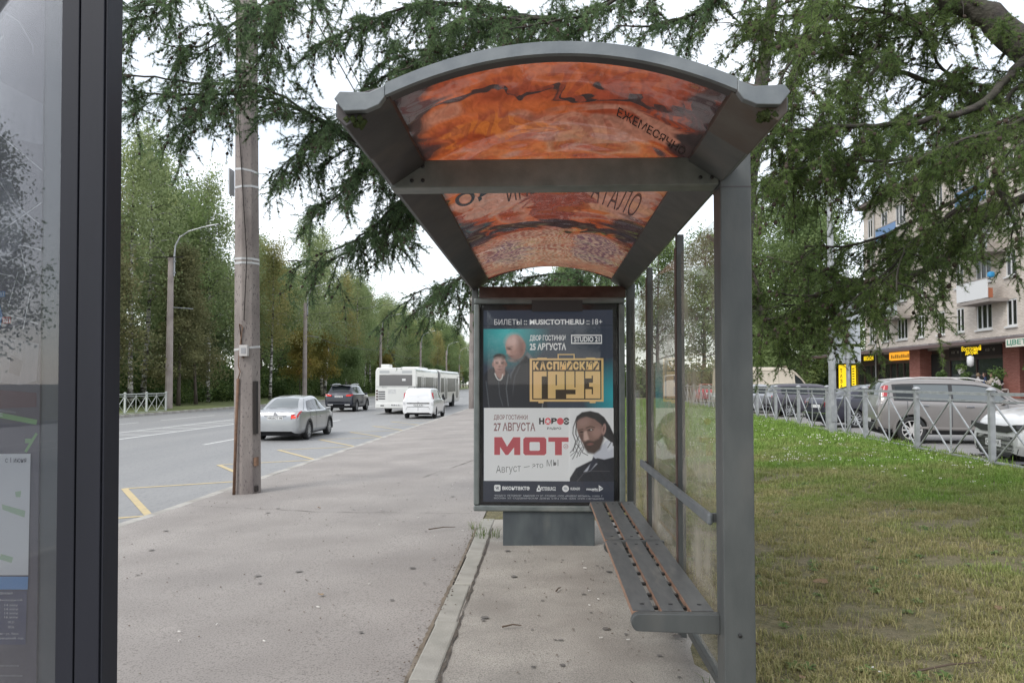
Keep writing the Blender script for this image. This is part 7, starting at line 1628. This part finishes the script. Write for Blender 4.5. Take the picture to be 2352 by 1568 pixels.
def bare(x, y):  # worn patches of soil
    return mnoise.noise((x * .9, y * .9, 7)) * .6 + mnoise.noise((x * 2.6, y * 2.6, 2)) * .4
for (y0, y1, dn, sc) in ((1.2, 6, 430, 1.), (6, 10, 330, 1.1), (10, 16, 220, 1.3), (16, 32, 90, 1.7), (32, 60, 22, 2.2)):
    xr = .7 * y1 + .6; x1 = min(xr, lawn_edge(y1)); A = (x1 - .8) * (y1 - y0)
    for k in range(int(A * dn)):
        y = rg.uniform(y0, y1); x = rg.uniform(.8, x1)
        if x > lawn_edge(y) - .02 or (y < 8.2 and x < 1.0 + .12 * mnoise.noise((y * 2, 0, 0)) + .05): continue
        lush = (x + .42 * y - 7) / 6.5
        if bare(x, y) > .14 + max(0, lush) * .6 and rg.random() < .82: continue
        pts.append((x, y, lawn_h(x, y))); scl.append(sc * rg.uniform(.6, 1.25) * (1.0 + .5 * min(1, max(0, lush))))
        if lush > .35 and rg.random() < .02 + .14 * max(0, mnoise.noise((x * .8, y * .8, 4))): cp.append((x, y, lawn_h(x, y) + .02)); cs_.append(sc * rg.uniform(.6, 1.1))
for k in range(900):  # strip beyond the shelter and along the pad
    y = rg.uniform(8.2, 40); x = rg.uniform(-.66, .9); pts.append((x, y, lawn_h(x, y))); scl.append(rg.uniform(.8, 1.6))
real = MB(); real.poly([(3, 3, -.2), (3.01, 3, -.2), (3, 3.01, -.2)])
g = scatter('grass', tf, pts, [(0, 0, rg.uniform(0, 6.28)) for _ in pts], scl, [m_grass], None, real); g['kind'] = 'stuff'; g['label'] = 'short patchy grass covering the lawn'
real = MB(); real.poly([(3, 5, -.2), (3.01, 5, -.2), (3, 5.01, -.2)])
g = scatter('clover', [q], cp, [(0, 0, rg.uniform(0, 6.28)) for _ in cp], cs_, [m_grass, m_clover], None, real); g['kind'] = 'stuff'; g['label'] = 'white clover flowering along the railing'
print('grass', len(pts), len(cp))
# weeds at the light box, at the near post and under the railing
m_weed = leaf_mat('weed_green', (.06, .11, .025), (.18, .22, .07), .3); m_straw = leaf_mat('dry_straw', (.26, .22, .11), (.42, .36, .20), .3)
def weed(loc, label, n, h, sp_, mat, w=.006):
    q = tuft(int(abs(loc[0] * 100 + loc[1] * 10)), n, h, sp_, w); o = q.build('weed_tuft', mat, fix=False); o.location = loc; tag(o, label, 'weeds'); return o
weed((-.56, 7.55, 0), 'green weeds growing beside the light box plinth at the stone strip', 60, .12, .14, m_weed); weed((-.70, 8.0, 0), 'thin weeds at the end of the stone strip', 24, .12, .08, m_weed)
weed((.86, 3.75, .0), 'grass tuft growing behind the shelter post', 70, .13, .14, m_weed); weed((1.02, 3.3, .0), 'grass tuft growing at the foot of the shelter post', 60, .10, .13, m_weed)
rgx = random.Random(4); q = MB()
for k in range(420):
    y = rgx.uniform(12, 30); x = lawn_edge(y) + rgx.uniform(-.05, .5); b = Vector((x, y, .02)); h = rgx.uniform(.15, .45); l = Vector((rgx.gauss(0, .1), rgx.gauss(0, .1), h)); s_ = Vector((.004, .004, 0)); q.poly([b - s_, b + s_, b + l])
o = q.build('dry_grass', m_straw, fix=False); o['kind'] = 'stuff'; o['label'] = 'dry straw stalks standing behind the railing'
# broad leaved weeds in the turf
rw = random.Random(77); q = MB()
for k in range(9):
    a = k * .7 + rw.uniform(-.2, .2); d = Vector((math.cos(a), math.sin(a), 0)); s_ = Vector((-d.y, d.x, 0)); l = rw.uniform(.05, .10); z = rw.uniform(.01, .04)
    q.grid([[d * .008 - s_ * .004, d * .008 + s_ * .004], [d * l * .5 - s_ * .014 + Vector((0, 0, z)), d * l * .5 + s_ * .014 + Vector((0, 0, z))], [d * l * .85 - s_ * .011 + Vector((0, 0, z * .8)), d * l * .85 + s_ * .011 + Vector((0, 0, z * .8))], [d * l - s_ * .002 + Vector((0, 0, z * .4)), d * l + s_ * .002 + Vector((0, 0, z * .4))]])
wp = []
for k in range(260):
    y = 1.6 + 12 * rw.random() ** 1.3; x = rw.uniform(1.15, min(.66 * y + .6, lawn_edge(y))); wp.append((x, y, lawn_h(x, y) + .008))
real = MB(); real.poly([(3, 5, -.2), (3.01, 5, -.2), (3, 5.01, -.2)])
g = scatter('lawn_weeds', [q], wp, [(rw.uniform(-.2, .2), rw.uniform(-.2, .2), rw.uniform(0, 6.28)) for _ in wp], [rw.uniform(.35, .85) for _ in wp], [leaf_mat('rosette_green', (.07, .12, .03), (.19, .26, .09), .3)], None, real); g['kind'] = 'stuff'; g['label'] = 'flat leafy weeds scattered in the turf'
# grit and bark crumbs lying about
rs = random.Random(9); q = MB()
for k in range(700):
    if k < 330: x, y = rs.uniform(-4.5, -.72), 2.6 + 11 * rs.random() ** 1.5
    elif k < 520: x, y = -.70 + rs.gauss(0, .04), rs.uniform(2.2, 8)
    else: x, y = rs.uniform(-.5, .95), rs.uniform(2.4, 7)
    z = (pave_z(x) if x < -.55 else .004) + .008; s_ = rs.uniform(.003, .009); q.lathe([(s_ * .4, 0), (s_, s_ * .4), (s_ * .5, s_ * .8)], 5, (x, y, z))
o = q.build('grit', M('grit_brown', (.11, .085, .065), .95, col2=(.22, .19, .16), scale=3), fix=False); o['kind'] = 'stuff'; o['label'] = 'brown grit and bark crumbs on the asphalt'
# flattened gum and oil spots on the asphalt
q = MB()
for k in range(150):
    x, y = (rs.uniform(-4.5, -.75), 2.6 + 13 * rs.random() ** 1.4) if k < 110 else (rs.uniform(-.45, .8), rs.uniform(2.6, 7))
    z = (pave_z(x) + .0095) if x < -.55 else .0125; r_ = rs.choice((.008, .011, .014, .018, .03)); q.poly([(x + r_ * math.cos(a) * rs.uniform(.7, 1.1), y + r_ * math.sin(a) * rs.uniform(.7, 1.1), z) for a in [j * .698 for j in range(9)]])
o = q.build('ground_spots', M('gum_spot', (.12, .11, .10), .9, col2=(.2, .185, .17), scale=2), fix=False); o['kind'] = 'stuff'; o['label'] = 'dark trodden gum spots on the asphalt'
# litter and fallen leaves
m_butt = M('cigarette_paper', (.62, .60, .56), .9); q = MB()
for k in range(46):
    if k < 18: x, y = rgx.uniform(.2, .75), rgx.uniform(3.0, 6.8)
    elif k < 30: x, y = rgx.uniform(1.2, 2.2), rgx.uniform(3.4, 4.2)
    else: x, y = rgx.uniform(-3, -.8), rgx.uniform(4, 12)
    z = (.02 if x > -.55 else pave_z(x) + .014) + (lawn_h(x, y) + .012 if x > 1 else 0); a = rgx.uniform(0, 6.28); d = Vector((math.cos(a), math.sin(a), 0)) * rgx.uniform(.008, .014)
    q.tube([Vector((x, y, z)) - d, Vector((x, y, z)) + d], .0038, 6)
o = q.build('cigarette_litter', m_butt); o['kind'] = 'stuff'
m_dl = leaf_mat('dead_leaf', (.20, .13, .07), (.38, .27, .17), .2); lm = MB(); lm.grid([[(-.05, 0, .0), (-.03, .035, .012), (.0, .045, .02), (.04, .03, .008)], [(-.055, 0, .004), (-.02, 0, .0), (.01, 0, .004), (.06, 0, .01)], [(-.05, 0, .0), (-.03, -.035, .018), (.0, -.045, .012), (.04, -.03, .016)]]); lmesh = lm.mesh('fallen_leaf', m_dl, False, False)
for k, (x, y) in enumerate(((2.05, 5.85), (1.5, 4.9), (2.9, 5.1), (-.95, 6.6), (-1.6, 5.5), (3.2, 7.5), (1.3, 4.0), (2.4, 4.4), (-2.8, 9.5), (3.9, 8.6))):
    o = bpy.data.objects.new('fallen_leaf', lmesh); COL.objects.link(o); o.location = (x, y, (lawn_h(x, y) + .03) if x > 0 else pave_z(x) + .014); o.rotation_euler = (rgx.uniform(-.3, .3), rgx.uniform(-.3, .3), rgx.uniform(0, 6)); s_ = rgx.uniform(.3, .55) * (1. if k else 1.9); o.scale = (s_, s_, s_)
    tag(o, 'large tan dead leaf lying on the lawn' if k == 0 else ('small dry leaf lying on the lawn' if x > 0 else 'small dry leaf lying on the pavement'), 'leaf', None if k == 0 else ('dry leaves on the lawn' if x > 0 else 'dry leaves on the pavement'))
m_stick = M('stick_brown', (.10, .07, .05), .9)
for (x, y, a, l) in ((1.35, 5.2, .5, .16), (1.15, 4.6, 2.2, .12), (2.1, 4.15, .3, .2), (-1.05, 7.9, .4, .14), (-.2, 4.75, .2, .06), (.1, 5.6, 1.2, .05)):
    mb = MB(); z = (lawn_h(x, y) + .03) if x > 1 else .02; d = Vector((math.cos(a), math.sin(a), .02)) * l; mb.tube([Vector((x, y, z)) - d, Vector((x, y, z)) + d * .1 + Vector((0, .006, .008)), Vector((x, y, z)) + d], [.006, .005, .003], 5); o = mb.build('fallen_twig', m_stick); tag(o, 'thin brown twig fallen on the lawn' if x > 1 else 'short brown twig lying on the asphalt', 'twig', 'fallen twigs on the lawn' if x > 1 else 'fallen twigs on the asphalt')
